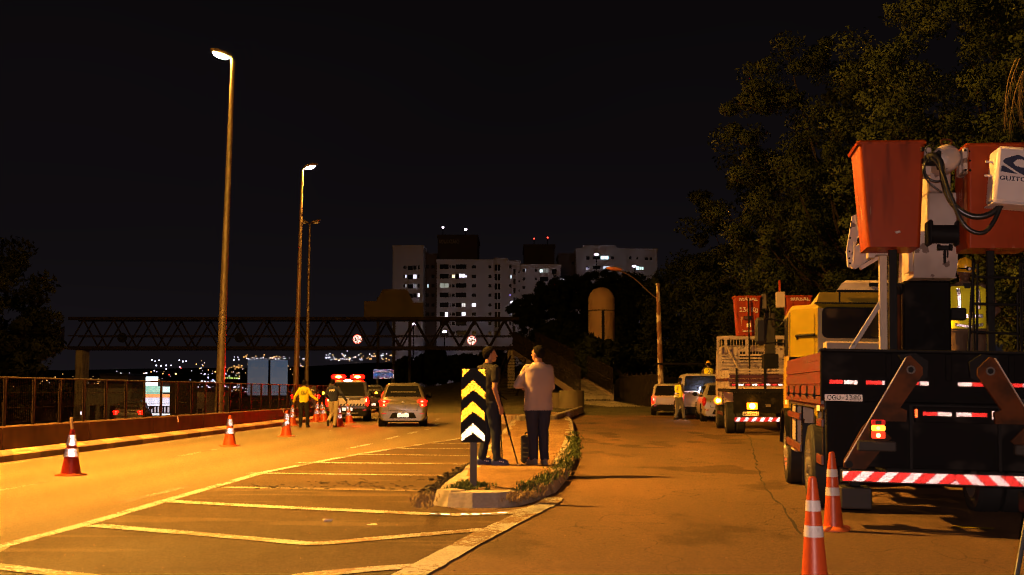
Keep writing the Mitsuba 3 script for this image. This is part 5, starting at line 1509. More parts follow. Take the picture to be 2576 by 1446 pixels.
# ================================================================ cars
def car(label, M, L_, W_, H_, paint, kind='hatch', lit=True, red=(12, 3.4, 1.0), rim=GREY, group=None, lamp='split', lightbar=False):
    t = Thing('car' if kind == 'hatch' else 'pickup', label, 'car' if kind == 'hatch' else 'pickup', M, group)
    hw = W_ / 2; belt = .62 * H_ if kind == 'hatch' else .58 * H_

    def sec(v, w_, z0, z1, inset=.05):
        p = [(w_ * .90, z0), (w_ * .985, z0 + .10), (w_, z0 + .3 * (z1 - z0)), (w_ * .995, z0 + .65 * (z1 - z0)), (w_ * .965, z1 - .04), (w_ * .90, z1)]
        return np.array([[x, v, z] for x, z in p] + [[-x, v, z] for x, z in p[::-1]])
    b0 = .25
    st = [(-.02, hw * .86, b0 + .12, belt - .16), (.02, hw * .93, b0 + .05, belt - .06), (.10, hw * .97, b0, belt), (.5, hw, b0, belt), (L_ * .5, hw, b0 - .03, belt - .02), (L_ * .74, hw * .99, b0 - .02, belt - .05), (L_ * .9, hw * .95, b0, belt - .18), (L_ * .985, hw * .84, b0 + .05, belt - .30), (L_, hw * .7, b0 + .12, belt - .36)]
    bd = t.add('body', loft([sec(*s) for s in st]), paint, smooth=35)

    def cab(v, wb, wt, z1):
        p = [(wb, belt - .05), (wb * .985, belt + .22 * (z1 - belt)), (wt * 1.09, z1 - .17 * (z1 - belt) - .03), (wt * 1.0, z1 - .06), (wt * .88, z1 - .015), (wt * .66, z1)]
        return np.array([[x, v, z] for x, z in p] + [[-x, v, z] for x, z in p[::-1]])
    if kind == 'hatch':
        cs = [(.07, hw * .86, hw * .82, belt + .03), (.20, hw * .91, hw * .76, belt + .26), (.42, hw * .93, hw * .68, H_ - .05), (.8, hw * .94, hw * .69, H_), (L_ * .42, hw * .94, hw * .69, H_), (L_ * .53, hw * .93, hw * .68, H_ - .06), (L_ * .64, hw * .93, hw * .80, belt + .20), (L_ * .71, hw * .90, hw * .84, belt)]
        rw = [(hw * .74, .13, belt + .08), (hw * .60, .385, H_ - .13)]
    else:
        cs = [(.06, hw * .92, hw * .90, belt + .02), (.10, hw * .92, hw * .84, belt + .22), (.30, hw * .92, hw * .78, H_ - .04), (.7, hw * .92, hw * .78, H_), (L_ * .50, hw * .92, hw * .78, H_), (L_ * .57, hw * .92, hw * .76, H_ - .06), (L_ * .66, hw * .92, hw * .82, belt + .2), (L_ * .72, hw * .9, hw * .86, belt)]
        rw = [(hw * .80, .085, belt + .06), (hw * .68, .255, H_ - .12)]
    roof = t.add('cabin', loft([cab(*c) for c in cs]), paint, smooth=35)
    (wa, va, za), (wb_, vb, zb_) = rw
    nz = np.array([0, -(zb_ - za), (vb - va)]); nz /= np.linalg.norm(nz)
    cn = [np.array(p) for p in ((-wa, va, za), (wa, va, za), (wb_, vb, zb_), (-wb_, vb, zb_))]
    t.add('rear_window', hullof([c + nz * .045 for c in cn] + [c - nz * .02 for c in cn]), GLASS, parent=roof)
    for s in (-1, 1):
        for v0, v1 in ((.55, L_ * .30), (L_ * .32, L_ * .56)):
            q = [(s * hw * .935, v0 - (.12 if v0 < 1 else 0), belt + .02), (s * hw * .935, v1 + (.25 if v1 > L_ * .5 else 0), belt + .02), (s * hw * .80, v1 - .05, H_ - .13), (s * hw * .80, v0 + .08, H_ - .13)]
            t.add('side_window', hullof([np.array(a) + [s * .012, 0, .004] for a in q] + [np.array(a) - [s * .05, 0, 0] for a in q]), GLASS, parent=roof)
        mr_ = t.add('mirror', ball([s * (hw + .10), L_ * .56, belt + .12], 1, 2, (.11, .06, .085)), BLACK, smooth=True)
        t.add('mirror_arm', tube([[s * (hw + .04), L_ * .57, belt + .07], [s * (hw - .06), L_ * .58, belt + .03]], .02, 6), BLACK, parent=mr_)
        if lamp == 'split':
            shapes = [(hw * .64, hw * .955, belt - .125, belt - .005, .0), (hw * .70, hw * .92, belt - .235, belt - .14, .0)]
        else:
            shapes = [(hw * .80, hw * .955, belt - .33, belt - .0, .0)]
        for i, (a, b, z0, z1, _) in enumerate(shapes):
            cx, cz = s * (a + b) / 2, (z0 + z1) / 2
            h = t.add('tail_lamp', mv(ball([0, 0, 0], 1, 3, ((b - a) / 2 * 1.3, .075, (z1 - z0) / 2 * 1.15)), frame([cx, .035, cz], 0) @ rot([0, 0, 1], s * 14)), REDLENS, smooth=True, light=emit(np.array([34.0, .03, .01]) * (1 if lit else .002), .2 if lit else 0))
            if lit:
                t.add('bulb', mv(ball([0, 0, 0], 1, 2, ((b - a) * .17, .03, (z1 - z0) * .20)), np.array([cx - s * .02, -.045, cz + (0 if lamp == 'split' else .06)])), REDLENS, smooth=True, parent=h, light=emit(np.array(red), .1))
        t.add('bumper_reflector', bx(s * hw * .78 - .08, s * hw * .78 + .08, -.075, -.05, .44, .475, .006), REDLENS)
    bp = t.add('rear_bumper', loft([sec(v, hw * k, .22, .52) for v, k in ((-.07, .80), (-.06, .88), (.0, .955), (.25, .99))]), paint if kind == 'hatch' else BLACK, smooth=35)
    if kind == 'hatch':
        t.add('bumper_insert', front(Polygon([(-hw * .55, .30), (hw * .55, .30), (hw * .45, .47), (hw * .30, .485), (-hw * .30, .485), (-hw * .45, .47)]), -.095, -.06), BLACK, parent=bp)
        t.add('number_plate', bx(-.20, .20, -.112, -.0955, .335, .455, .004), WHITE, light=emit([.55, .5, .48], .03))
        for x in (-.11, .11):
            t.add('plate_lamp', bx(x - .05, x + .05, -.108, -.0955, .459, .478, .003), CLEARLENS, light=emit([6, 4.2, 2], .02))
        t.add('badge', mv(ball([0, -.025, belt - .09], 1, 2, (.06, .012, .030)), np.zeros(3)), CHROME, smooth=True)
        t.add('hatch_seam', tube([[-hw * .62, -.022, belt - .14], [-hw * .60, -.03, .55], [hw * .60, -.03, .55], [hw * .62, -.022, belt - .14]], .007, 6), BLACK)
        t.add('lower_panel', bx(-hw * .80, hw * .80, -.055, .05, .17, .26, .02), BLACK)
    for s in (-1, 1):
        for v in (.16 * L_, .82 * L_):
            wheel(t, s * hw - (.21 if s > 0 else -.01), s * hw - (.01 if s > 0 else -.21), v, .31 if kind == 'hatch' else .35, .31 if kind == 'hatch' else .35, s, rim=rim, bolts=0)
            t.add('wheel_arch', mv(cyl([s * hw * 1.003, v, .33], [s * (hw - .25), v, .33], .39, n=24), np.eye(4)), BLACK, parent=bd)
    t.belt, t.hw, t.H = belt, hw, H_
    return t


def road_at(x, y):
    p = gr(x, y); return p


ps = gr(1008, 1074)
sd_ = car('champagne hatchback with lit red tail lamps on the main road', frame([ps[0] + .06, ps[1] + .1, 0], -5, 0), 4.0, 1.66, 1.50, BEIGECAR)
# police pickup
pp = gr(873, 1061)
po = car('police pickup with glowing red and amber light bar, beyond the running officer', frame([pp[0], pp[1], 0], -6, 0), 4.9, 1.72, 1.62, POLICE, kind='pickup', lamp='tall', red=(30, 9, 2))
hwp, bl_ = po.hw, po.belt
po.add('tailgate', bx(-hwp * .80, hwp * .80, -.065, -.02, .62, bl_ - .02, .015), WHITECAR)
for i in range(11):
    u = -hwp * .78 + i * .125
    po.add('tailgate_stripe', front(Polygon([(u, .622), (u + .062, .622), (u + .10, .70), (u + .038, .70)]), -.072, -.0655), INK)
po.add('tailgate_lettering', mv(words('POLICIA', .06, True, .003, .42) if False else bx(0, .46, -.003, 0, 0, .09), np.array([.05, -.0655, .84])), GREY)
po.add('handle', bx(-.09, .09, -.085, -.0655, .90, .925, .006), CHROME)
po.add('number_plate', bx(-.20, .20, -.125, -.10, .43, .55, .004), WHITE, light=emit([.6, .58, .62], .03))
po.add('step', bx(-hwp * .5, hwp * .5, -.16, -.075, .30, .36, .01), GREY)
lbz = po.H
po.add('light_bar', bx(-.62, .62, .72, .98, lbz + .015, lbz + .07, .015), BLACK)
for u, c in ((-.38, (1300, .03, .01)), (.36, (1300, .03, .01))):
    po.add('beacon', mv(ball([0, 0, 0], 1, 3, (.29, .12, .11)), np.array([u, .78, lbz + .135])), REDLENS, smooth=True, light=emit(c, 1.0))
    po.add('beacon_bulb', mv(ball([0, 0, 0], 1, 2, (.12, .03, .05)), np.array([u, .655, lbz + .13])), AMBERLENS, smooth=True, light=emit((60, 22, 2.0), .0))
po.add('roof_lamp', mv(ball([0, 0, 0], 1, 2, (.17, .05, .055)), np.array([.0, .32, lbz - .03])), CLEARLENS, smooth=True, light=emit((12, 8, 6), .0))
for s in (-1, 1):
    po.add('side_blinker', ball([s * (hwp + .22), 2.6, bl_ + .16], .055, 2), AMBERLENS, smooth=True, light=emit((20, 8, .25), .0))
# cars further on
for x, y, Y, lab in ((935, 1040, 62.0, 'far dark car between the police pickup and the champagne hatchback'), (768, 1042, 66.0, 'dark car with lit red tail lamps far ahead, left of the police pickup')):
    q = at(x, y, Y)
    car(lab, frame([q[0], Y, 0], -12), 4.1, 1.68, 1.45, DARKCAR, red=(30, 2, .5))
q = at(322, 1037, 66.0)
car('dark car with red tail lamps on the lower street behind the mesh fence', frame([q[0], 66.0, q[2] - .80], -10), 4.1, 1.7, 1.45, DARKCAR, red=(16, .6, .3))
# parked vehicles in front of the second truck
ph_ = gr(1800, 1062)
hb = car('silver hatchback parked directly ahead of the slatted bucket truck', frame([ph_[0] + .45, ph_[1] + .6, 0], 5.0), 4.1, 1.75, 1.52, SILVER, lamp='tall', lit=False)
p2 = gr(1771, 1056)
w2 = car('white pickup with brightly lit rear window ahead of the silver hatchback', frame([p2[0] + .05, p2[1] + 1, 0], 5), 5.0, 1.84, 1.92, WHITECAR, kind='pickup', lamp='tall', red=(12, 5, 3))
wl_ = w2.add('work_lamp', ball([-.02, -.16, w2.belt + .17], .065, 2), CLEARLENS, smooth=True, light=emit((220, 250, 340), .4))
w2.add('lamp_bracket', bx(-.035, -.005, -.18, -.14, w2.belt - .02, w2.belt + .10, .004), BLACK, parent=wl_)
w2.add('document', bx(.18, .52, -.01, .0, w2.belt + .01, w2.belt + .20, .002), WHITE)
w2.add('tray', bx(-.40, .14, -.16, .0, w2.belt + .0, w2.belt + .025, .004), WHITE)
w2.add('tailgate', bx(-.74, .74, -.06, -.02, .62, w2.belt - .03, .015), WHITECAR)
w2.add('hand_lamp', ball([.36, -.05, w2.belt + .34], .035, 1), CLEARLENS, light=emit((30, 32, 36), .05))
p1 = gr(1684, 1046)
w1 = car('pale small pickup with dark rear window, leftmost of the parked row', frame([p1[0] + .05, p1[1] + .6, 0], 7), 4.5, 1.66, 1.50, WHITECAR, kind='pickup', lamp='tall', red=(7, 2.6, 1.2))
w1.add('tailgate', bx(-.66, .66, -.06, -.02, .55, w1.belt - .03, .015), WHITECAR)

# people at the row
q = gr(1706, 1055)
v1 = person('worker in reflective vest and grey trousers behind the pale small pickup', frame([q[0], q[1] - .2, 0], 62, 0, .98),
            STAND(el={-1: [-.25, .06, 1.14], 1: [.25, .06, 1.15]}, wr={-1: [-.16, .34, 1.12], 1: [.14, .36, 1.13]}, lean=5, nod=18, an={-1: [-.10, -.12, .085], 1: [.12, .16, .085]}, kn={-1: [-.10, .0, .49], 1: [.11, .13, .50]}),
            dict(sleeve='short', hem=.90), BROWNCLOTH, pm('grey_cloth', (.13, .12, .11), .85, .2), DARKSHOE, skin=DSKIN, detail=False, girth=1.05)
vest_of(v1)
vest_bands(v1, [(1.06, 1.12, 0), (.95, 1.01, 0)], [(-.10, 1.2, 1.42, 0), (.10, 1.2, 1.42, 0)])
q = at(1781, 1000, 49.6)
v2 = person('worker in yellow hard hat and reflective vest above the silver hatchback', frame([q[0], 49.6, 0.72], -8, 0, .98),
            STAND(el={-1: [-.27, .12, 1.10], 1: [.31, -.02, 1.16]}, wr={-1: [-.22, .36, 1.02], 1: [.40, .16, 1.10]}, lean=12, side=6),
            dict(sleeve='short', hem=.90), BROWNCLOTH, NAVYCLOTH, DARKSHOE, skin=DSKIN, detail=False)
vest_of(v2)
vest_bands(v2, [(1.00, 1.05, -.02)], [(-.10, 1.12, 1.42, .5), (.10, 1.12, 1.42, -.5)])
hard_hat(v2, False)
bn = Thing('step_block', 'low grey block the worker beside the slatted truck stands on', 'block', frame([q[0], 49.6, 0], -8))
bn.add('top', bx(-.3, .3, -.25, .25, .65, .715, .01), GREY)
bn.add('body', bx(-.28, .28, -.23, .23, .0, .649, .02), DGREY)
# rider beyond the champagne hatchback
q = at(1044, 985, 45.5)
mb = frame([q[0], 45.5, 0], -8)
ri = person('motorcycle rider in a pale helmet, seen over the roof of the champagne hatchback', mb @ frame([0, 0, -.22], 0, 0, .98),
            STAND(kn={-1: [-.20, .36, .78], 1: [.20, .36, .78]}, an={-1: [-.20, .10, .42], 1: [.20, .10, .42]}, el={-1: [-.32, .16, 1.16], 1: [.32, .16, 1.16]}, wr={-1: [-.32, .42, 1.12], 1: [.32, .42, 1.12]}, lean=8),
            dict(sleeve='long', hem=.88), BLACKCLOTH, NAVYCLOTH, DARKSHOE, skin=DSKIN, hair=None, detail=False)
hm_ = ri.add('helmet', mv(ball([0, .005, .02], 1, 3, (.125, .145, .14)), ri.HM), WHITECAR, smooth=True)
ri.add('visor', mv(ball([0, .035, .01], 1, 3, (.118, .122, .06)), ri.HM), GLASS, smooth=True, parent=hm_)
mo = Thing('motorcycle', 'dark motorcycle ridden by the rider beyond the champagne hatchback', 'motorcycle', mb)
for v in (-.62, .68):
    mo.add('wheel', mv(lathe([(.24, -.045), (.29, -.04), (.30, 0), (.29, .04), (.24, .045), (.24, -.045)], 28), np.array([[0, 0, 1, 0], [1, 0, 0, v], [0, 1, 0, .30], [0, 0, 0, 1.0]])), RUBBER)
mo.add('frame', cat(bx(-.10, .10, -.5, .45, .38, .60, .05), tube([[0, .40, .85], [0, .68, .30]], .04, 8), tube([[0, -.62, .30], [0, -.1, .42]], .03, 8)), BLACK)
mo.add('seat', bx(-.13, .13, -.62, .12, .601, .68, .03), BLACK)
mo.add('tank', ball([0, .28, .70], 1, 2, (.14, .24, .12)), DRED, smooth=True)
mo.add('handlebar', tube(curve([[-.36, .36, .93], [-.15, .42, .92], [.15, .42, .92], [.36, .36, .93]], 10), .015, 8), CHROME)
mo.add('tail_lamp', bx(-.06, .06, -.70, -.66, .60, .66, .01), REDLENS, light=emit((10, .5, .1), .05))
# ================================================================ footbridge
STEEL = pm('bridge_brown', (0.020, 0.015, 0.014), 0.8, 0.1)
PALEEDGE = pm('bridge_edge', (0.24, 0.17, 0.13), 0.8)
BY = 112.0
L0, R0 = at(170, 878, BY), at(1306, 878, BY)
zb, zt = L0[2], at(300, 797, BY)[2]
XL, XR = L0[0], R0[0]
fb = Thing('footbridge', 'brown steel truss footbridge crossing over the main road in the distance', 'footbridge')
for j, yy in enumerate((BY, BY + 2.6)):
    fb.add('bottom_chord', bx(XL, XR, yy - .14, yy + .14, zb - .05, zb + .28, .02), STEEL)
    fb.add('top_chord', bx(XL, XR, yy - .14, yy + .14, zt - .30, zt, .02), STEEL)
    fb.add('middle_rail', bx(XL, XR, yy - .05, yy + .05, zb + 1.25, zb + 1.35), STEEL)
    npan = 15; dxp = (XR - XL) / npan
    for i in range(npan):
        a = XL + i * dxp
        for (x0, z0, x1, z1) in ((a, zb + .25, a + dxp / 2, zt - .27), (a + dxp / 2, zt - .27, a + dxp, zb + .25)):
            fb.add('diagonal', tube([[x0, yy, z0], [x1, yy, z1]], .085, 4), STEEL, smooth=False)
fb.add('deck', bx(XL, XR, BY + .15, BY + 2.45, zb - .02, zb + .10), CONCRETE)
for x in (XR - .8, XL + 1.0):
    fb.add('column', bx(x - .35, x + .35, BY + .3, BY + 2.2, -3.5, zb - .055, .05), CONCRETE)


def ramp(a, b, w_, name, base_z):
    """solid sided ramp from a (on the bridge) down to b"""
    a, b = np.array(a), np.array(b); d = b - a; h = d[:2] / np.linalg.norm(d[:2]); n = np.array([-h[1], h[0], 0])
    up = np.array([0, 0, 1.0])
    def quad(o0, o1, z0, z1, z0b=None, z1b=None):
        return hullof([a + n * o0 + up * z0, a + n * o1 + up * z0, a + n * o0 + up * z1, a + n * o1 + up * z1, b + n * o0 + up * (z0 if z0b is None else z0b), b + n * o1 + up * (z0 if z0b is None else z0b), b + n * o0 + up * (z1 if z1b is None else z1b), b + n * o1 + up * (z1 if z1b is None else z1b)])
    fb.add(name + '_slab', quad(-w_ / 2, w_ / 2, -.12, .12), CONCRETE)
    for s in (-1, 1):
        fb.add(name + '_edge', quad(s * w_ / 2 - .10, s * w_ / 2 + .10, -.20, .26), PALEEDGE)
        L_ = np.linalg.norm(d); k = int(L_ / .35)
        bars = [tube([a + d * t + n * (s * w_ / 2) + up * .26, a + d * t + n * (s * w_ / 2) + up * 2.0], .028, 4) for t in np.linspace(0, 1, k)]
        bars += [tube([a + n * (s * w_ / 2) + up * z, b + n * (s * w_ / 2) + up * z], .05, 6) for z in (1.15, 2.0)]
        fb.add(name + '_railing', cat(bars), STEEL, smooth=False, kind='stuff')


ra = at(1318, 884, BY); rb = at(1500, 1000, 78.0)
ramp([ra[0], BY + 1, ra[2]], [rb[0], 78.0, rb[2]], 2.2, 'ramp', 0)
rc = at(1590, 1030, 70.0); rc[2] = 0.0
wd = Polygon([(0, 0), (1.0, 0), (0, .62)])
ab = hullof([[rb[0] - 1.1, 78, 0], [rb[0] + 1.1, 78.2, 0], [rb[0] - 1.1, 78, rb[2] - .2], [rb[0] + 1.1, 78.2, rb[2] - .2], [rc[0] - 1.0, 70, 0], [rc[0] + 1.1, 70.2, 0], [rc[0] - 1.0, 70, .05], [rc[0] + 1.1, 70.2, .05]])
fb.add('ramp_abutment', ab, CONCRETE)
for t_ in (.35, .7):
    q = np.array([ra[0], BY + 1, ra[2]]) * (1 - t_) + np.array([rb[0], 78.0, rb[2]]) * t_
    fb.add('ramp_column', bx(q[0] - .25, q[0] + .25, q[1] - .3, q[1] + .3, -1, q[2] - .2, .03), CONCRETE)
la, lb_ = at(120, 872, BY), at(-60, 965, 84.0)
ramp([la[0], BY + 1, la[2]], [lb_[0], 84.0, lb_[2]], 2.2, 'ramp', 0)
# steel stair under the right end
sa, sb = at(1310, 895, 104.0), at(1262, 1015, 96.0)
st_ = np.array(sa), np.array(sb)
for i in range(16):
    t_ = i / 15; q = st_[0] * (1 - t_) + st_[1] * t_
    fb.add('stair_tread', bx(q[0] - .9, q[0] + .9, q[1] - .14, q[1] + .14, q[2] - .03, q[2] + .03), STEEL)
for s in (-.95, .95):
    fb.add('stair_stringer', tube([st_[0] + [s, 0, 0], st_[1] + [s, 0, 0]], .09, 4), STEEL)
    fb.add('stair_rail', tube([st_[0] + [s, 0, 1.0], st_[1] + [s, 0, 1.0]], .05, 6), STEEL)
# clearance signs
for x, y, lab in ((899, 853, 'round white 5.5 m height limit sign above the police pickup'), (1186, 856, 'round white 5.5 m height limit sign above the chevron marker')):
    c = at(x, y, BY - .35); rad = 12.3 / FOC * BY
    s = Thing('height_limit_sign', lab, 'road sign', frame(c))
    s.add('disc', front(Point(0, 0).buffer(rad), .0, .03), CONEWHITE)
    s.add('white_field', prisms(Point(0, 0).buffer(rad * .86).difference(word_shape('5,5m', rad * .42, True, rad * 1.18).buffer(.0) if False else shapely.affinity.translate(word_shape('5,5m', rad * .46, True, rad * 1.22), -rad * .61, -rad * .23)).difference(Polygon([(-rad * .17, rad * .62), (rad * .17, rad * .62), (0, rad * .38)])).difference(Polygon([(-rad * .17, -rad * .62), (rad * .17, -rad * .62), (0, -rad * .38)])), .02), R_FAR, smooth=False)
    s.add('red_ring', prisms(Point(0, 0).buffer(rad).difference(Point(0, 0).buffer(rad * .87)), .018), R_FARRED, smooth=False)
    for m in (mv(words('5,5m', rad * .46, True, .004, rad * 1.22), np.array([-rad * .61, -.001, -rad * .23])),):
        s.add('lettering', m, INK)
for x, y, lab in ((307, 849, 'dark back of a round sign on the far left part of the footbridge'), (602, 849, 'dark back of a round sign on the footbridge, right of the tallest lamp')):
    c = at(x, y, BY - .35); rad = 12.3 / FOC * BY
    s = Thing('height_limit_sign', lab, 'road sign', frame(c))
    s.add('disc', front(Point(0, 0).buffer(rad), .0, .03), BLACK)
    s.add('bracket', bx(-.04, .04, .031, .3, -rad, rad), BLACK)

# municipality sign
q = at(963.5, 940, 84.0); sw, sh_ = 51 / FOC * 84.0, 24 / FOC * 84.0
ms = Thing('municipality_sign', 'blue and white boundary sign with three lines of lettering above the champagne hatchback', 'road sign', frame(q))
ms.add('panel', front(sbox(-sw / 2, -sh_ / 2, sw / 2, sh_ / 2), .0, .03), NAVY)
ms.add('border', prisms(sbox(-sw / 2, -sh_ / 2, sw / 2, sh_ / 2).difference(sbox(-sw / 2 + .03, -sh_ / 2 + .03, sw / 2 - .03, sh_ / 2 - .03)).union(sbox(-sw / 2 + .03, sh_ * .10, sw / 2 - .03, sh_ * .14)), .012), R_FARTEXT, smooth=False)
texts = [('LIMITE DE MUNICÍPIO', .20, .92, .145), ('GOIÂNIA', -.16, .40, .13), ('APARECIDA DE GOIÂNIA', -.42, .92, .13)]
ws = []
for s_, zf_, wf, hf_ in texts:
    shp = word_shape(s_, sh_ * hf_ * 1.25, True, sw * wf)
    ws.append(shapely.affinity.translate(shp, -sw * wf / 2, sh_ * zf_))
allw = shapely.union_all(ws)
fld = sbox(-sw / 2 + .034, -sh_ / 2 + .034, sw / 2 - .034, sh_ / 2 - .034).difference(sbox(-sw / 2, sh_ * .095, sw / 2, sh_ * .145)).difference(allw.buffer(.004))
ms.add('blue_field', prisms(fld, .012), R_FARBLUE, smooth=False)
ms.add('lettering', prisms(allw.buffer(.006), .008), R_FARTEXT, smooth=False)
for x in (-sw * .3, sw * .42):
    ms.add('post', bx(x - .05, x + .05, .031, .12, -q[2] - .5, sh_ / 2), DGREY)

# shaped panel behind the bridge
OCHRE = pm('ochre_panel', (0.11, 0.08, 0.05), 0.8)
q = at(990, 797, 128.0); k_ = 128.0 / FOC
pb = Thing('shaped_billboard', 'dull ochre shaped panel with a stepped trapezoid top standing behind the footbridge', 'billboard', frame(q))
pb.add('panel', front([(-75 * k_, 0), (75 * k_, 0), (75 * k_, 36 * k_), (48 * k_, 36 * k_), (33 * k_, 70 * k_), (-28 * k_, 70 * k_), (-44 * k_, 40 * k_), (-75 * k_, 40 * k_)], 0, .25), OCHRE)
for x in (-40, 0, 40):
    pb.add('post', bx(x * k_ - .15, x * k_ + .15, .26, .55, -q[2] - 6, 50 * k_), DGREY)

# domed tank
q = at(1513, 850, 96.0); rr = 33.5 / FOC * 96.0; hh = (850 - 722) / FOC * 96.0
dt = Thing('domed_tank', 'ochre upright tank with a rounded dome top beyond the parked vehicles', 'tank', frame([q[0], 96.0, q[2]]))
TANK = pm('tank_ochre', (0.36, 0.22, 0.13), 0.8)
dt.add('shell', lathe([(rr * math.sin(a), hh - rr + rr * math.cos(a)) for a in np.linspace(0.001, math.pi / 2, 14)] + [(rr, z) for z in np.linspace(hh - rr - .2, -.2, 6)] + [(0, -.2)], 40), TANK, smooth=40)
dt.add('stand', cat(*[bx(x - .12, x + .12, y - .12, y + .12, -q[2] - .5, -.205) for x in (-.8, .8) for y in (-.8, .8)]), CONCRETE)
dt.add('band', lathe([(rr + .02, hh * .52), (rr + .02, hh * .545), (rr, hh * .545)], 40), OCHRE)
q = at(1517, 860, 90.0)
solo('dark_pole', tube([[q[0], 90, -.3], [q[0], 90, at(1517, 780, 90.0)[2]]], [.14, .11], 10), BLACK, 'short dark pole standing in front of the domed tank', 'pole')

# right side: spotted pole, curved lamp, planters, bar fence
q = at(1664, 1000, 62.0)
top = at(1654, 712, 62.0)
up_ = Thing('utility_pole', 'pale concrete utility pole with dark blotches and a long curved lamp arm on its left', 'utility pole')
up_.add('pole', tube([[q[0], 62, -.2], [(q[0] + top[0]) / 2, 62, top[2] / 2], [top[0], 62, top[2]]], [.17, .14, .10], 14), SPOTTED)
up_.add('crossbar', bx(top[0] - .2, top[0] + 2.4, 61.8, 61.9, at(1650, 915, 62.0)[2] - .05, at(1650, 915, 62.0)[2] + .05, .01), BLACK)
hd0 = at(1536, 676, 62.0)
up_.add('lamp_arm', tube(curve([[top[0], 62, at(1655, 752, 62)[2]], at(1625, 728, 62.0), at(1590, 697, 62.0), at(1560, 682, 62.0), at(1550, 679, 62.0)], 18), .035, 8), GALV)
up_.add('lamp_head', mv(ball([0, 0, 0], 1, 3, (.46, .16, .10)), frame(at(1545, 676, 62.0), 0, 6)), pm('lamp_rust', (.42, .15, .06), .5), smooth=True)
for i, (x, r_, h_) in enumerate(((1368, .62, 1.0), (1400, .62, 1.0), (1438, .72, 1.15))):
    q = at(x, 1032, 72.0 - i * 1.5)
    s = Thing('concrete_ring', ('concrete ring planter under the footbridge ramp, leftmost of three', 'concrete ring planter under the footbridge ramp, middle of three', 'larger concrete ring planter under the footbridge ramp, nearest the ramp foot')[i], 'planter', frame([q[0], 72.0 - i * 1.5, -.02]), 'concrete rings under the ramp')
    s.add('ring', lathe([(0, h_ - .1), (r_ - .1, h_ - .1), (r_ - .1, h_), (r_, h_), (r_ + .02, 0), (0, 0)], 28), pm('mossy_concrete', (.13, .105, .065), .9) if i == 0 else 'surface_mossy_concrete')
    s.add('soil', lathe([(0, h_ - .07), (r_ - .11, h_ - .09)], 20), EARTH)
bf = Thing('bar_fence', 'dark fence of thin upright bars beyond the parked vehicles at the foot of the ramp', 'fence')
fa, fe = at(1560, 1030, 84.0), at(1668, 1030, 66.0)
fa[2] = fe[2] = -.05
npp = 9
for i in range(npp):
    a = fa + (fe - fa) * i / npp; b = fa + (fe - fa) * (i + 1) / npp
    bf.add('post', mv(bx(-.04, .04, -.04, .04, 0, 2.3), a), STEEL)
    bf.add('bar_panel', cat([tube([a + (b - a) * t, a + (b - a) * t + [0, 0, 2.15]], .014, 4) for t in np.linspace(.08, .92, 14)] + [tube([a + [0, 0, z], b + [0, 0, z]], .022, 5) for z in (.15, 2.1)]), STEEL, smooth=False)

# ================================================================ beyond the fence: billboard, shop, totems
q = at(672, 985, 128.0); k_ = 128.0 / FOC
bb = Thing('billboard', 'pale blue blank double billboard standing behind the fence', 'billboard', frame([q[0], 128.0, at(672, 1004, 128.0)[2]]))
BLUEP = pm('billboard_blue', (.25, .33, .42), .6)
bb.add('panel', front(sbox(-50 * k_, 10 * k_, 1 * k_, 100 * k_), 0, .1), BLUEP, light=emit((.036, .056, .090), .1))
bb.add('panel', front(sbox(7 * k_, 10 * k_, 50 * k_, 98 * k_), 0, .1), BLUEP, light=emit((.040, .064, .105), .1))
for x in (-45, 4, 45):
    bb.add('post', bx(x * k_ - .14, x * k_ + .14, .101, .4, -6, 100 * k_), BLACK)
q = at(395, 1043, 84.0); k_ = 84.0 / FOC
sp = Thing('lit_shop', 'brightly lit shop front with white, green and orange bands seen through the mesh fence', 'shop', frame(q, 14))
bands = [(72, 95, -32, -2, (1.6, 2.1, 2.2), 'white_band'), (52, 71.5, -32, 12, (.25, .75, .62), 'green_band'), (56, 70, 13, 32, (.8, 1.3, 1.25), 'white_band'), (43, 51.5, -32, 32, (1.3, .36, .10), 'orange_band'), (22, 42.5, -32, 32, (.75, .8, 1.05), 'white_band')]
SHOPW = pm('shop_panel', (.5, .5, .5), .6)
for z0, z1, x0, x1, c, nm in bands:
    sp.add(nm, bx(x0 * k_, x1 * k_, -.1, .1, z0 * k_, z1 * k_), SHOPW, light=emit(c, .1))
for i in range(7):
    x = -30 + i * 9
    sp.add('shop_window', bx(x * k_, (x + 5) * k_, -.05, .05, 4 * k_, 21 * k_), GLASS)
    sp.add('lit_window', bx((x + 5.3) * k_, (x + 8.7) * k_, -.05, .05, 6 * k_, 20 * k_), SHOPW, light=emit((.25, .27, .4), .05))
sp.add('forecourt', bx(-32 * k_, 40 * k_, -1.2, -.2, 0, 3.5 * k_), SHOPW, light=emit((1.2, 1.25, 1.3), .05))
sp.add('core', bx(-32 * k_, 32 * k_, .11, 4, 0, 85 * k_), DGREY)
for x0, x1, y0, c, lab in ((326, 336, 1014, (.9, 1.1, 2.6), 'small lit blue and white totem sign behind the fence'), (355, 365, 1010, (1.3, 1.7, 2.0), 'small lit white and green totem sign behind the fence'), (203, 209, 1035, (1.0, 1.1, 1.5), 'smallest lit white totem sign behind the fence')):
    Y = 70.0; a, b = at(x0 * .93 + 25 if False else x0, 1043, Y), at(x1, y0, Y)
    tt = Thing('totem_sign', lab, 'sign', frame([(a[0] + b[0]) / 2, Y, a[2]]))
    w_ = (b[0] - a[0]) / 2; h_ = b[2] - a[2]
    tt.add('panel', bx(-w_, w_, -.08, .08, 0, h_ * .72), SHOPW, light=emit(c, .05))
    tt.add('header', bx(-w_, w_, -.08, .08, h_ * .73, h_), SHOPW, light=emit((.5, 1.4, .8) if 'green' in lab else (1.2, 1.4, 2.2), .05))
    tt.add('pole', bx(-.08, .08, .081, .2, -3, h_), DGREY)

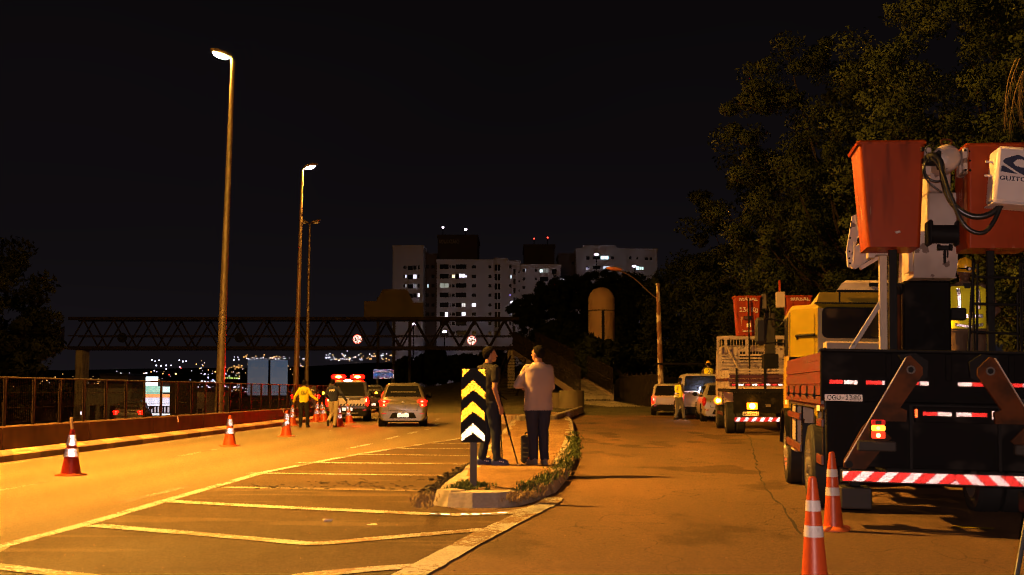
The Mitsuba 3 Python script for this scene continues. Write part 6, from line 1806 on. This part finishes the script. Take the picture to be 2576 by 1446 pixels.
# low dark buildings by the lower street
for x0, x1, y0, Y, c, lab in ((215, 330, 975, 92, (.10, .10, .10), 'dark flat-roofed building behind the fence, left of the lit shop'), (430, 520, 985, 96, (.16, .15, .16), 'dim grey flat-roofed building behind the fence, right of the lit shop'), (250, 320, 945, 150, (.12, .11, .12), 'grey boxy building further down the slope behind the fence')):
    a, b = at(x0, 1040, Y), at(x1, y0, Y)
    u = Thing('low_building', lab, 'building', frame([a[0], Y, -6]))
    wd_ = b[0] - a[0]; hh_ = b[2] + 6
    u.add('wall', bx(0, wd_, 0, 8, 0, hh_), pm('low_wall_%d' % x0, c, .85), smooth=False)
    u.add('parapet', bx(-.1, wd_ + .1, -.1, 8.1, hh_ + .001, hh_ + .3), DGREY)
    for i in range(4):
        u.add('window', bx(wd_ * (.1 + .22 * i), wd_ * (.1 + .22 * i) + wd_ * .12, -.04, -.001, hh_ - 3.0, hh_ - 1.4), GLASS)

# ================================================================ city lights on the hillside
P_l, C_l = [], []


def spark(x, y, rpx, c):
    """lamp on the hillside: search the distance at which the line of sight meets the slope"""
    d = sight(x, y)
    Ys = np.arange(300, 2290, 12.0)
    Pn = np.array([0, 0, EYE]) + d[None] * (Ys / d[1])[:, None]
    zs_ = np.where(Ys > 450, hill_z(Pn[:, 0], Ys), land_z(Pn[:, 0], Ys))
    k = int(np.argmax(np.r_[Pn[:-1, 2] < zs_[:-1] + 7, True]))
    p, Y = Pn[k], Ys[k]
    r = rpx / FOC * Y
    P_l.append(ball(p, r, 1)); C_l.append(c)


WH, OR, RD, YG, BLU = (1.0, 1.0, 1.25), (1.2, .55, .14), (1.3, .06, .03), (.9, 1.2, .25), (.3, .4, 1.6)
for x, y, r_, c in [(382, 905, 2.0, WH), (390, 908, 1.5, WH), (400, 906, 1.6, WH), (393, 919, 2.0, WH), (405, 920, 2.2, WH), (418, 919, 2.0, WH), (430, 919, 1.7, WH), (451, 906, 1.8, WH), (460, 909, 2.2, WH), (468, 908, 1.6, WH), (362, 940, 2.4, (1.4, .8, .6)), (312, 949, 2.2, (1.4, .8, .6)), (368, 938, 2.2, WH), (380, 935, 1.6, OR), (388, 932, 1.8, WH), (418, 928, 1.7, WH), (455, 926, 1.6, RD), (452, 923, 1.7, WH), (442, 940, 2.2, (1.5, 1.0, .3)), (425, 942, 1.6, RD), (358, 955, 1.6, WH), (231, 955, 1.8, (1.4, .8, .6)), (15, 957, 1.4, OR), (43, 974, 1.2, WH)]:
    spark(x, y, r_, np.array(c) * 2.2)
for x in np.arange(560, 606, 6):
    spark(x, 950 + (x - 560) * .03, 1.6, np.array(YG) * 1.4)
for (xa, xb, yy, n_, c, s_) in ((580, 925, 902, 26, WH, 3), (490, 540, 959, 6, WH, 1), (490, 620, 974, 11, WH, 2), (455, 545, 988, 8, WH, 1.5), (575, 640, 982, 5, OR, 2), (820, 985, 898, 36, OR, 5), (820, 985, 894, 14, WH, 6), (470, 760, 925, 22, OR, 9), (610, 735, 898, 10, OR, 3), (640, 760, 933, 12, OR, 7), (190, 330, 962, 12, OR, 5), (500, 640, 940, 10, WH, 9), (30, 190, 950, 7, OR, 14), (180, 420, 968, 16, OR, 12), (200, 640, 958, 22, WH, 12), (540, 620, 936, 8, OR, 7), (735, 770, 905, 5, OR, 5)):
    for _ in range(int(n_ * (2.0 if xa < 640 else 1.2))):
        spark(rng.uniform(xa, xb), yy + rng.normal(0, s_), rng.uniform(.7, 1.6), np.array(c if rng.random() < .8 else WH) * rng.uniform(.6, 3.0))
cl = cat(P_l)
col = np.vstack([np.tile(np.asarray(c, float) * K, (len(p.vertices), 1)) for p, c in zip(P_l, C_l)])
scene['city_lights'] = mikit.ply(cl, WHITE, smooth=False, color=col)
scene['city_lights']['emitter'] = {'type': 'area', 'radiance': {'type': 'mesh_attribute', 'name': 'vertex_color'}, 'sampling_weight': 0.0}
labels['city_lights'] = {'label': 'scattered white and orange lights of the far city on the hillside', 'kind': 'stuff'}

# ================================================================ flats on the hill
def flats(label, x0, x1, ytop, Y, depth, wins, mat, group=None, base=-2.0, roof=True, steps=()):
    """a block of flats: front wall with real openings, panes set back in them; window rectangles in the picture's (x, y)"""
    k_ = Y / FOC
    X0, X1 = at(x0, 800, Y)[0], at(x1, 800, Y)[0]
    zt_ = at((x0 + x1) / 2, ytop, Y)[2]
    t = Thing('apartment_block', label, 'building', None, group)
    wall = sbox(X0, base, X1, zt_)
    rects = []
    for (a, b, c, d, lit) in wins:
        p, q = at(a, d, Y), at(b, c, Y)
        if q[2] > base + .3:
            rects.append((sbox(p[0], p[2], q[0], q[2]), lit))
    holes = shapely.union_all([r for r, _ in rects]) if rects else Polygon()
    t.add('front_wall', front(wall.difference(holes), Y, Y + .45), mat, smooth=False)
    t.add('core', bx(X0 + .02, X1 - .02, Y + .46, Y + depth, base, zt_ - .02), mat, smooth=False)
    t.add('roof_parapet', bx(X0 - .15, X1 + .15, Y - .12, Y + depth, zt_ + .001, zt_ + .55), mat, smooth=False)
    for xa, xb, yt in steps:
        A, B = at(xa, 800, Y)[0], at(xb, 800, Y)[0]
        t.add('roof_house', bx(A, B, Y + .3, Y + depth - 1, zt_ + .551, at(xa, yt, Y)[2]), mat, smooth=False)
    for r, lit in rects:
        a, b, c, d = r.bounds
        w_ = t.add('window', bx(a, c, Y + .30, Y + .44, b, d), GLASS if lit is None else SHOPW, smooth=False, light=None if lit is None else emit(lit, 0))
        if c - a > 2.2:
            t.add('balcony_rail', bx(a, c, Y - .05, Y + .06, b, b + (d - b) * .38), mat, parent=w_, smooth=False)
        else:
            t.add('frame', bx((a + c) / 2 - .04, (a + c) / 2 + .04, Y + .24, Y + .299, b, d), DGREY, parent=w_, smooth=False)
    return t


def c4(x):
    return (1400 + x / 1.9815) / 1.5906


def c4y(y):
    return (850 + y / 1.9815) / 1.5906


LW, LWW, LC, LB = (2.0, 1.95, 2.3), (2.2, 1.7, .95), (1.2, 2.1, 2.2), (.5, .4, 2.0)
rows = [430, 506, 580, 655, 733, 805, 880, 955]
wb = []
lit_b = {(1, 'w1'): LWW, (1, 'bal2'): LW, (2, 'bal1'): (.22, .24, .20), (4, 'w2'): LW, (4, 'bal2r'): (.8, .75, .7), (5, 'bal1r'): LW, (5, 'bal2r'): LW}
for i, y in enumerate(rows):
    for nm, xa, xb, h in (('bal1', 712, 782, 34), ('s', 789, 798, 26), ('w1', 808, 831, 26), ('bal2', 838, 922, 34), ('w2', 966, 998, 26), ('w3', 1097, 1120, 26)):
        L_ = lit_b.get((i, nm))
        if nm == 'bal2' and i == 1:
            wb.append((c4(838), c4(863), c4y(y - 20), c4y(y + 20), None)); wb.append((c4(864), c4(908), c4y(y - 20), c4y(y + 8), LW)); wb.append((c4(909), c4(926), c4y(y - 10), c4y(y + 8), (1.2, 1.2, 1.5))); continue
        if (i, nm + 'r') in lit_b:
            xm = {'bal1': 752, 'bal2': 886}[nm]
            wb.append((c4(xa), c4(xm - 1), c4y(y - 17), c4y(y + 17), None)); wb.append((c4(xm), c4(xm + (22 if nm == 'bal1' else 28)), c4y(y - 16), c4y(y + 15 + (12 if nm == 'bal1' else 0)), lit_b[(i, nm + 'r')])); continue
        wb.append((c4(xa), c4(xb), c4y(y - h / 2 - (3 if h > 30 else 0)), c4y(y + h / 2), L_))
flats('pale apartment block in the middle with rows of balconies and a few lit windows', c4(686), c4(1140), c4y(392), 238, 14, wb, FACADE)
wm = [(c4(1147), c4(1165), c4y(y - 18), c4y(y + 32), None) for y in rows] + [(c4(1172), c4(1190), c4y(y - 18), c4y(y + 32), None) for y in rows]
wm += [(c4(1262), c4(1279), c4y(y - 14), c4y(y + 14), {505: (1.0, 1.4, 1.7)}.get(y + (0 if y != 506 else -1)) if False else None) for y in rows if y not in (506, 655)]
wm += [(c4(1271), c4(1279), c4y(494), c4y(522), (1.4, 1.8, 2.0)), (c4(1266), c4(1275), c4y(648), c4y(660), LB)] + [(c4(1294), c4(1312), c4y(y + 18), c4y(y + 62), None) for y in rows] + [(c4(1335), c4(1346), c4y(y + 30), c4y(y + 48), None) for y in rows]
flats('stair tower with paired narrow windows right of the middle apartment block', c4(1141), c4(1348), c4y(402), 239.5, 12, wm, FACADE, steps=((c4(1141), c4(1250), c4y(358)), (c4(1296), c4(1347), c4y(394))))
r3 = [458, 526, 594, 662, 730, 800]
wc = []
for i, y in enumerate(r3):
    wc += [(c4(1367), c4(1388), c4y(y - 12), c4y(y + 12), None), (c4(1464), c4(1480), c4y(y - 12), c4y(y + 12), None), (c4(1505) if i else c4(1530), c4(1572), c4y(y - 16), c4y(y + 20), None if i else (.10, .11, .10)), (c4(1600), c4(1638), c4y(y - 10), c4y(y + 30), None)]
wc += [(c4(1389), c4(1395), c4y(446), c4y(468), (1.2, 1.5, 1.5)), (c4(1505), c4(1526), c4y(450), c4y(474), (1.7, 2.3, 2.1))]
flats('right-hand apartment block sloping down behind the dark trees, with a bright end wall', c4(1349), c4(1670), c4y(430), 241, 14, wc, FACADE)
ra_ = [434, 506, 580, 655]
wa_ = []
for i, y in enumerate(ra_):
    l1 = {1: (1.3, 1.3, 1.6), 2: (.35, .35, .38)}.get(i)
    wa_ += [(c4(422), c4(436), c4y(y - 13), c4y(y + 13), None), (c4(436.5), c4(448), c4y(y - 13), c4y(y + 13), l1), (c4(458), c4(498), c4y(y - 13), c4y(y + 22), None), (c4(500), c4(527), c4y(y - 15), c4y(y + 20), {1: (1.2, 1.2, 1.5), 2: (.16, .16, .18)}.get(i)), (c4(537), c4(552), c4y(y - 15), c4y(y + 15), {3: LW}.get(i))]
flats('tall apartment block at the left of the group, with a blank upper wall', c4(335), c4(577), c4y(280), 236, 16, wa_, FACADE)
DARKW = pm('dark_facade', (.10, .075, .065), .85)
wd2 = [(c4(612), c4(621), c4y(566), c4y(596), (1.3, 1.7, 1.8))] + [(c4(600), c4(625), c4y(y - 14), c4y(y + 14), None) for y in (430, 655, 733, 805)] + [(c4(645), c4(670), c4y(y - 14), c4y(y + 14), None) for y in (430, 506, 580, 655, 733, 805)]
flats('narrow dark brown tower squeezed between the left and middle apartment blocks', c4(578), c4(685), c4y(345), 243, 10, wd2, DARKW)
wdd = [(c4(1872), c4(1900), c4y(346), c4y(375), None), (c4(1925), c4(1985), c4y(346), c4y(371), None), (c4(1988), c4(2047), c4y(344), c4y(370), LC), (c4(2066), c4(2093), c4y(346), c4y(370), None), (c4(2005), c4(2060), c4y(423), c4y(448), (.5, .6, .7)), (c4(1872), c4(1900), c4y(423), c4y(450), None), (c4(1925), c4(1985), c4y(423), c4y(448), None)]
flats('pale apartment block on the hilltop with a cyan lit window', c4(1796), c4(2195), c4y(302), 262, 14, wdd, FACADE, base=4.0, steps=((c4(1850), c4(2112), c4y(258)),))
wde = [(c4(2268), c4(2290), c4y(425), c4y(455), LC), (c4(2294), c4(2326), c4y(430), c4y(455), (.7, 1.0, .9)), (c4(2212), c4(2232), c4y(345), c4y(372), None), (c4(2270), c4(2284), c4y(352), c4y(372), None), (c4(2336), c4(2364), c4y(355), c4y(376), None), (c4(2376), c4(2394), c4y(355), c4y(376), None)]
flats('right wing of the hilltop apartment block, half hidden by trees', c4(2196), c4(2440), c4y(305), 264, 12, wde, FACADE, base=4.0)
flats('dim left wing of the hilltop apartment block', c4(1655), c4(1795), c4y(342), 266, 12, [(c4(1756), c4(1775), c4y(390), c4y(412), None)], DARKW, base=4.0)

# dark high-rise with roof lettering and mast lights
def tower(label, x0, x1, ytop, Y, lights, c, text=None):
    a, b = at(x0, 800, Y)[0], at(x1, 800, Y)[0]; z = at(x0, ytop, Y)[2]
    t = Thing('high_rise', label, 'building')
    t.add('shaft', bx(a, b, Y, Y + 18, -4, z), pm('tower_dark', (.11, .09, .09), .9) if 'surface_tower_dark' not in scene else 'surface_tower_dark', smooth=False)
    t.add('parapet', bx(a - .2, b + .2, Y - .2, Y + 18.2, z + .001, z + .8), 'surface_tower_dark', smooth=False)
    for (x, y, r_) in lights:
        p = at(x, y, Y + 6)
        m_ = t.add('mast', tube([[p[0], Y + 6, z - 1], [p[0], Y + 6, p[2]]], .12, 6), BLACK)
        t.add('beacon', ball(p, r_ * Y / FOC, 2), CLEARLENS, smooth=True, parent=m_, light=emit(c, .02))
    if text:
        w_ = 50 / FOC * Y
        p = at(1104, 612, Y - .4)
        t.add('roof_lettering', mv(words(text, 9.5 / FOC * Y, False, .1, w_), p), pm('dim_letters', (.55, .5, .48), .8))
    return t


tower('dark high-rise behind the flats with faint roof lettering and two white mast lights', 1100, 1200, 598, 300, [(1114, 571.5, 3.0), (1171, 577, 3.8)], (6, 4.6, 6.0), 'MAXXIMO')
tower('dark high-rise behind the right-hand flats with two small red mast lights', 1318, 1395, 622, 305, [(1343, 600, 2.0), (1377, 597.5, 2.0)], (7, .25, .15))

# white street lamps round the flats
for i, (x, y, Y, pw, H_) in enumerate(((1118, 834, 222, 2.2, 9), (1040, 815, 214, 2.6, 9), (1040, 905, 205, 2.0, 7), (1167, 909, 200, 1.2, 6), (1414, 704, 228, 1.6, 9), (1500, 640, 246, 2.0, 9), (1290, 760, 222, .9, 8), (1595, 670, 250, 1.0, 8))):
    p = at(x, y, Y)
    lab = ('white lamp on a post in front of the middle apartment block', 'white lamp on a post at the foot of the left apartment block, upper one', 'white lamp on a post at the foot of the left apartment block, lower one', 'white lamp on a post below the footbridge, by the chevron marker', 'white lamp among branches by the bright end wall', 'white lamp on a post by the hilltop block', 'white lamp on a post by the stair tower', 'white lamp on a post by the right hilltop wing')[i]
    t = Thing('lamp_post', lab, 'lamp post', frame([p[0], Y, 0]))
    t.add('post', tube([[0, 0, min(-1, p[2] - H_)], [0, 0, p[2]]], .09, 8), BLACK)
    h_ = t.add('head', bx(-.35, .35, -.15, .25, p[2] + .16, p[2] + .26, .03), GREY)
    t.add('lamp', ball([0, 0, p[2]], 1, 2, (.42, .25, .15)), CLEARLENS, smooth=True, parent=h_, light=emit(np.array([1.0, .95, 1.22]) * 44 * pw, .2))

# ================================================================ trees
def leaf_cloud(centres, radii, n, size, stretch=2.2, droop=0.25):
    """leaf-sized rhombi in clumps, with shading normals that follow the clump's rounding: (vertices, triangles, normals)"""
    k = len(centres); who = rng.integers(0, k, n)
    u = rng.normal(0, 1, (n, 3)); u /= np.linalg.norm(u, axis=1, keepdims=True)
    r = radii[who] * rng.random(n) ** 0.45
    c = centres[who] + u * r[:, None] * [1, 1, .75]
    a = rng.normal(0, 1, (n, 3)); a[:, 2] -= droop; a /= np.linalg.norm(a, axis=1, keepdims=True)
    b = np.cross(a, rng.normal(0, 1, (n, 3))); b /= np.linalg.norm(b, axis=1, keepdims=True) + 1e-9
    s = size * rng.uniform(.6, 1.3, n)[:, None]
    v = np.stack([c - a * s * stretch / 2, c + b * s / 2 + a * s * .1, c + a * s * stretch / 2, c - b * s / 2 + a * s * .1], 1).reshape(-1, 3)
    i = np.arange(n)[:, None] * 4
    nn = np.cross(a, b) * np.sign((np.cross(a, b) * u).sum(1, keepdims=True)) * .45 + u * [1, 1, 1.0] + [0, 0, .15]
    nn /= np.linalg.norm(nn, axis=1, keepdims=True)
    return v, np.vstack([i + [0, 1, 2], i + [0, 2, 3]]), np.repeat(nn, 4, 0)


def tree(name, label, base, H_, crown, n_clumps, n_leaves, size, clump_r, category='tree', group=None, mat=None, trunk_r=None):
    """crown: list of ellipsoids (cx, cy, cz, rx, ry, rz) relative to the base; leaves sit in clumps at the ends of limbs"""
    t = Thing(name, label, category, frame(base), group)
    tr = trunk_r or H_ * .022
    cen = []
    wts = np.array([c[3] * c[4] * c[5] for c in crown]) ** .66; wts /= wts.sum()
    for _ in range(n_clumps):
        c = crown[rng.choice(len(crown), p=wts)]
        u = rng.normal(0, 1, 3); u /= np.linalg.norm(u)
        f = rng.uniform(.45, 1.05) ** .6
        cen.append(np.array(c[:3]) + u * np.array(c[3:]) * f)
    cen = np.array(cen); rad = clump_r * rng.uniform(.5, 1.25, n_clumps)
    fork = np.array([rng.normal(0, .15), rng.normal(0, .15), H_ * .32])
    limbs = [tube(curve([[0, 0, -.3], [fork[0] * .4, fork[1] * .4, fork[2] * .5], fork], 8), np.linspace(tr, tr * .7, 8), 10)]
    for c in cen[:: max(1, n_clumps // 26)]:
        m = (fork + c) / 2 + [0, 0, -.06 * H_] + rng.normal(0, .2, 3)
        limbs.append(tube(curve([fork, m, c], 8), np.linspace(tr * .26, tr * .04, 8), 6, cap=False))
    t.add('trunk', cat(limbs), BARK, smooth=40)
    v_, f_, n_ = leaf_cloud(cen, rad, n_leaves, size)
    key = t.key + '__crown'
    scene[key] = {'type': 'ply', 'filename': meshkit.write_ply((v_ + t.M[:3, 3], f_), False, normals=n_), 'face_normals': False, 'bsdf': {'type': 'ref', 'id': mat or LEAF}}
    return t


def tree_at(x, Y, *a, **k):
    pass


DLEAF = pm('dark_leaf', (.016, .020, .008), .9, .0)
TR_ = 'row of tall trees along the right pavement'
tree('roadside_tree', 'big feathery tree behind the nearest bucket truck, rising past the top of the picture', [12.2, 28.0, 0], 13.5, [(-.6, 0, 8.8, 3.5, 3.4, 3.8), (-2.4, 0, 6.2, 1.9, 2.4, 1.8), (2.0, 0, 9.6, 3.6, 3.2, 4.2), (.2, 0, 4.2, 2.6, 2.6, 1.8), (.5, 0, 12.3, 2.6, 2.6, 2.2), (-.2, -1.8, 8.6, 2.6, 1.6, 3.6)], 420, 120000, .055, .52, group=TR_)
tree('roadside_tree', 'feathery tree with ragged outline over the second bucket truck', [12.7, 41.0, 0], 15.5, [(-1.2, 0, 10.6, 3.7, 3.4, 3.9), (-3.3, 0, 8.0, 2.0, 2.6, 2.2), (-2.5, 0, 5.4, 2.1, 2.6, 2.2), (1.8, 0, 7.6, 3.8, 3.4, 4.8), (.0, 0, 3.6, 3.2, 2.8, 1.9)], 330, 100000, .07, .58, group=TR_)
tree('roadside_tree', 'dark broad tree at the right edge, behind the worker in the truck bed', [13.2, 21.0, 0], 9.5, [(0, 0, 5.6, 3.2, 2.6, 3.4), (-2.4, 1.5, 3.4, 1.8, 2.0, 1.8)], 150, 42000, .05, .45, group=TR_)
tree('roadside_tree', 'dim tree left of the second bucket truck, over the parked pickups', [14.5, 56.0, 0], 11, [(-1.8, 0, 6.4, 3.0, 3.2, 3.8), (1.5, 0, 7.5, 4, 3.6, 4.4), (-2.6, 0, 3.6, 2.0, 2.4, 1.6)], 180, 40000, .09, .75, group=TR_, mat=DLEAF)
for i, (X_, Y_, H_, r_) in enumerate(((15.5, 74, 17, 5.0), (20.5, 64, 20, 6.0), (13.8, 88, 12, 4.0), (25, 50, 19, 6.0), (19.0, 33.0, 15, 4.6))):
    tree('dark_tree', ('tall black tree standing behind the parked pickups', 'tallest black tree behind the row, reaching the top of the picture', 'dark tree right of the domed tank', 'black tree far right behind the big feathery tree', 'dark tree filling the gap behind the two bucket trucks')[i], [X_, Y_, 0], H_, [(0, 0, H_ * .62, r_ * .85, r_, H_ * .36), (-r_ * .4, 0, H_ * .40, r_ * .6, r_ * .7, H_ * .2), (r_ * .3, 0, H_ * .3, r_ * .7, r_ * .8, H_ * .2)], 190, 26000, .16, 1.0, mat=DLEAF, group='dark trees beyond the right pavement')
HT = 'bushy trees on the hillside below the flats'
for i, (x, y, Y, rx_, top_, lab) in enumerate(((1330, 850, 150, 46, 745, 'round bushy tree by the right end of the footbridge'), (1385, 830, 156, 50, 705, 'bushy tree below the bright end wall of the flats'), (1440, 820, 162, 55, 690, 'bushy tree left of the domed tank, below the hilltop flats'), (1500, 800, 168, 55, 676, 'bushy tree directly above the domed tank'), (1560, 800, 160, 60, 682, 'bushy tree under the curved lamp arm'), (1610, 820, 150, 55, 700, 'bushy tree behind the utility pole'), (1410, 900, 130, 60, 800, 'low bush behind the footbridge ramp'), (1470, 930, 120, 60, 850, 'low bush left of the domed tank foot'), (1580, 900, 118, 60, 800, 'low bush right of the domed tank'), (1500, 930, 88, 52, 846, 'dark bush hiding the foot of the domed tank'), (1015, 960, 150, 48, 898, 'dark bush under the footbridge, right of the boundary sign'), (1090, 960, 152, 52, 884, 'dark bush under the footbridge, behind the champagne hatchback'), (1165, 960, 148, 50, 890, 'dark bush under the footbridge, behind the chevron marker'), (1240, 960, 146, 50, 880, 'dark bush under the right end of the footbridge'))):
    p = at(x, y, Y); k_ = Y / FOC; zt_ = at(x, top_, Y)[2]; zb_ = land_z(np.array([p[0]]), np.array([Y]))[0]
    h_ = zt_ - zb_; R_ = rx_ * k_
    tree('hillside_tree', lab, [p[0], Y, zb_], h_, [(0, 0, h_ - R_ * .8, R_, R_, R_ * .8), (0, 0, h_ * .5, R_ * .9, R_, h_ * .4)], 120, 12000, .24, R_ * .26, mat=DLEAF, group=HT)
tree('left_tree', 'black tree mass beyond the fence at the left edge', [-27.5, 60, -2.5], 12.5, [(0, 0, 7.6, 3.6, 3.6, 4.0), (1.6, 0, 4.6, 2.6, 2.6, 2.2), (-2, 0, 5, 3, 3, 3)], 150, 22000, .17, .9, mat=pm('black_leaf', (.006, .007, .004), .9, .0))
# drooping palm fronds at the upper right corner
fr = Thing('palm_frond', 'pale hanging palm frond tips at the upper right edge', 'palm', None)
for i in range(7):
    a = at(2556 + i * 9, 150 + rng.uniform(-20, 30), 22.0); pts = curve([a, a + [-.15, 0, -.35], a + [-.25 + rng.normal(0, .08), .05, -.9 - rng.uniform(0, .3)]], 12)
    lf = [tube(pts, np.linspace(.012, .004, 12), 5)]
    for j in range(2, 12):
        for s in (-1, 1):
            e = pts[j] + [s * .05 + rng.normal(0, .03), rng.normal(0, .05), -.30]
            lf.append(tm([pts[j] + [-.006, 0, 0], pts[j] + [.006, 0, 0], e], [[0, 1, 2]]))
    fr.add('frond', cat(lf), DRYGRASS, smooth=False)
pt = at(2640, 100, 22.0)
fr.add('trunk', tube([[pt[0] + .3, 22.3, -.1], [pt[0] + .2, 22.2, 4], [pt[0], 22, pt[2] + .4]], [.2, .16, .14], 12), BARK)
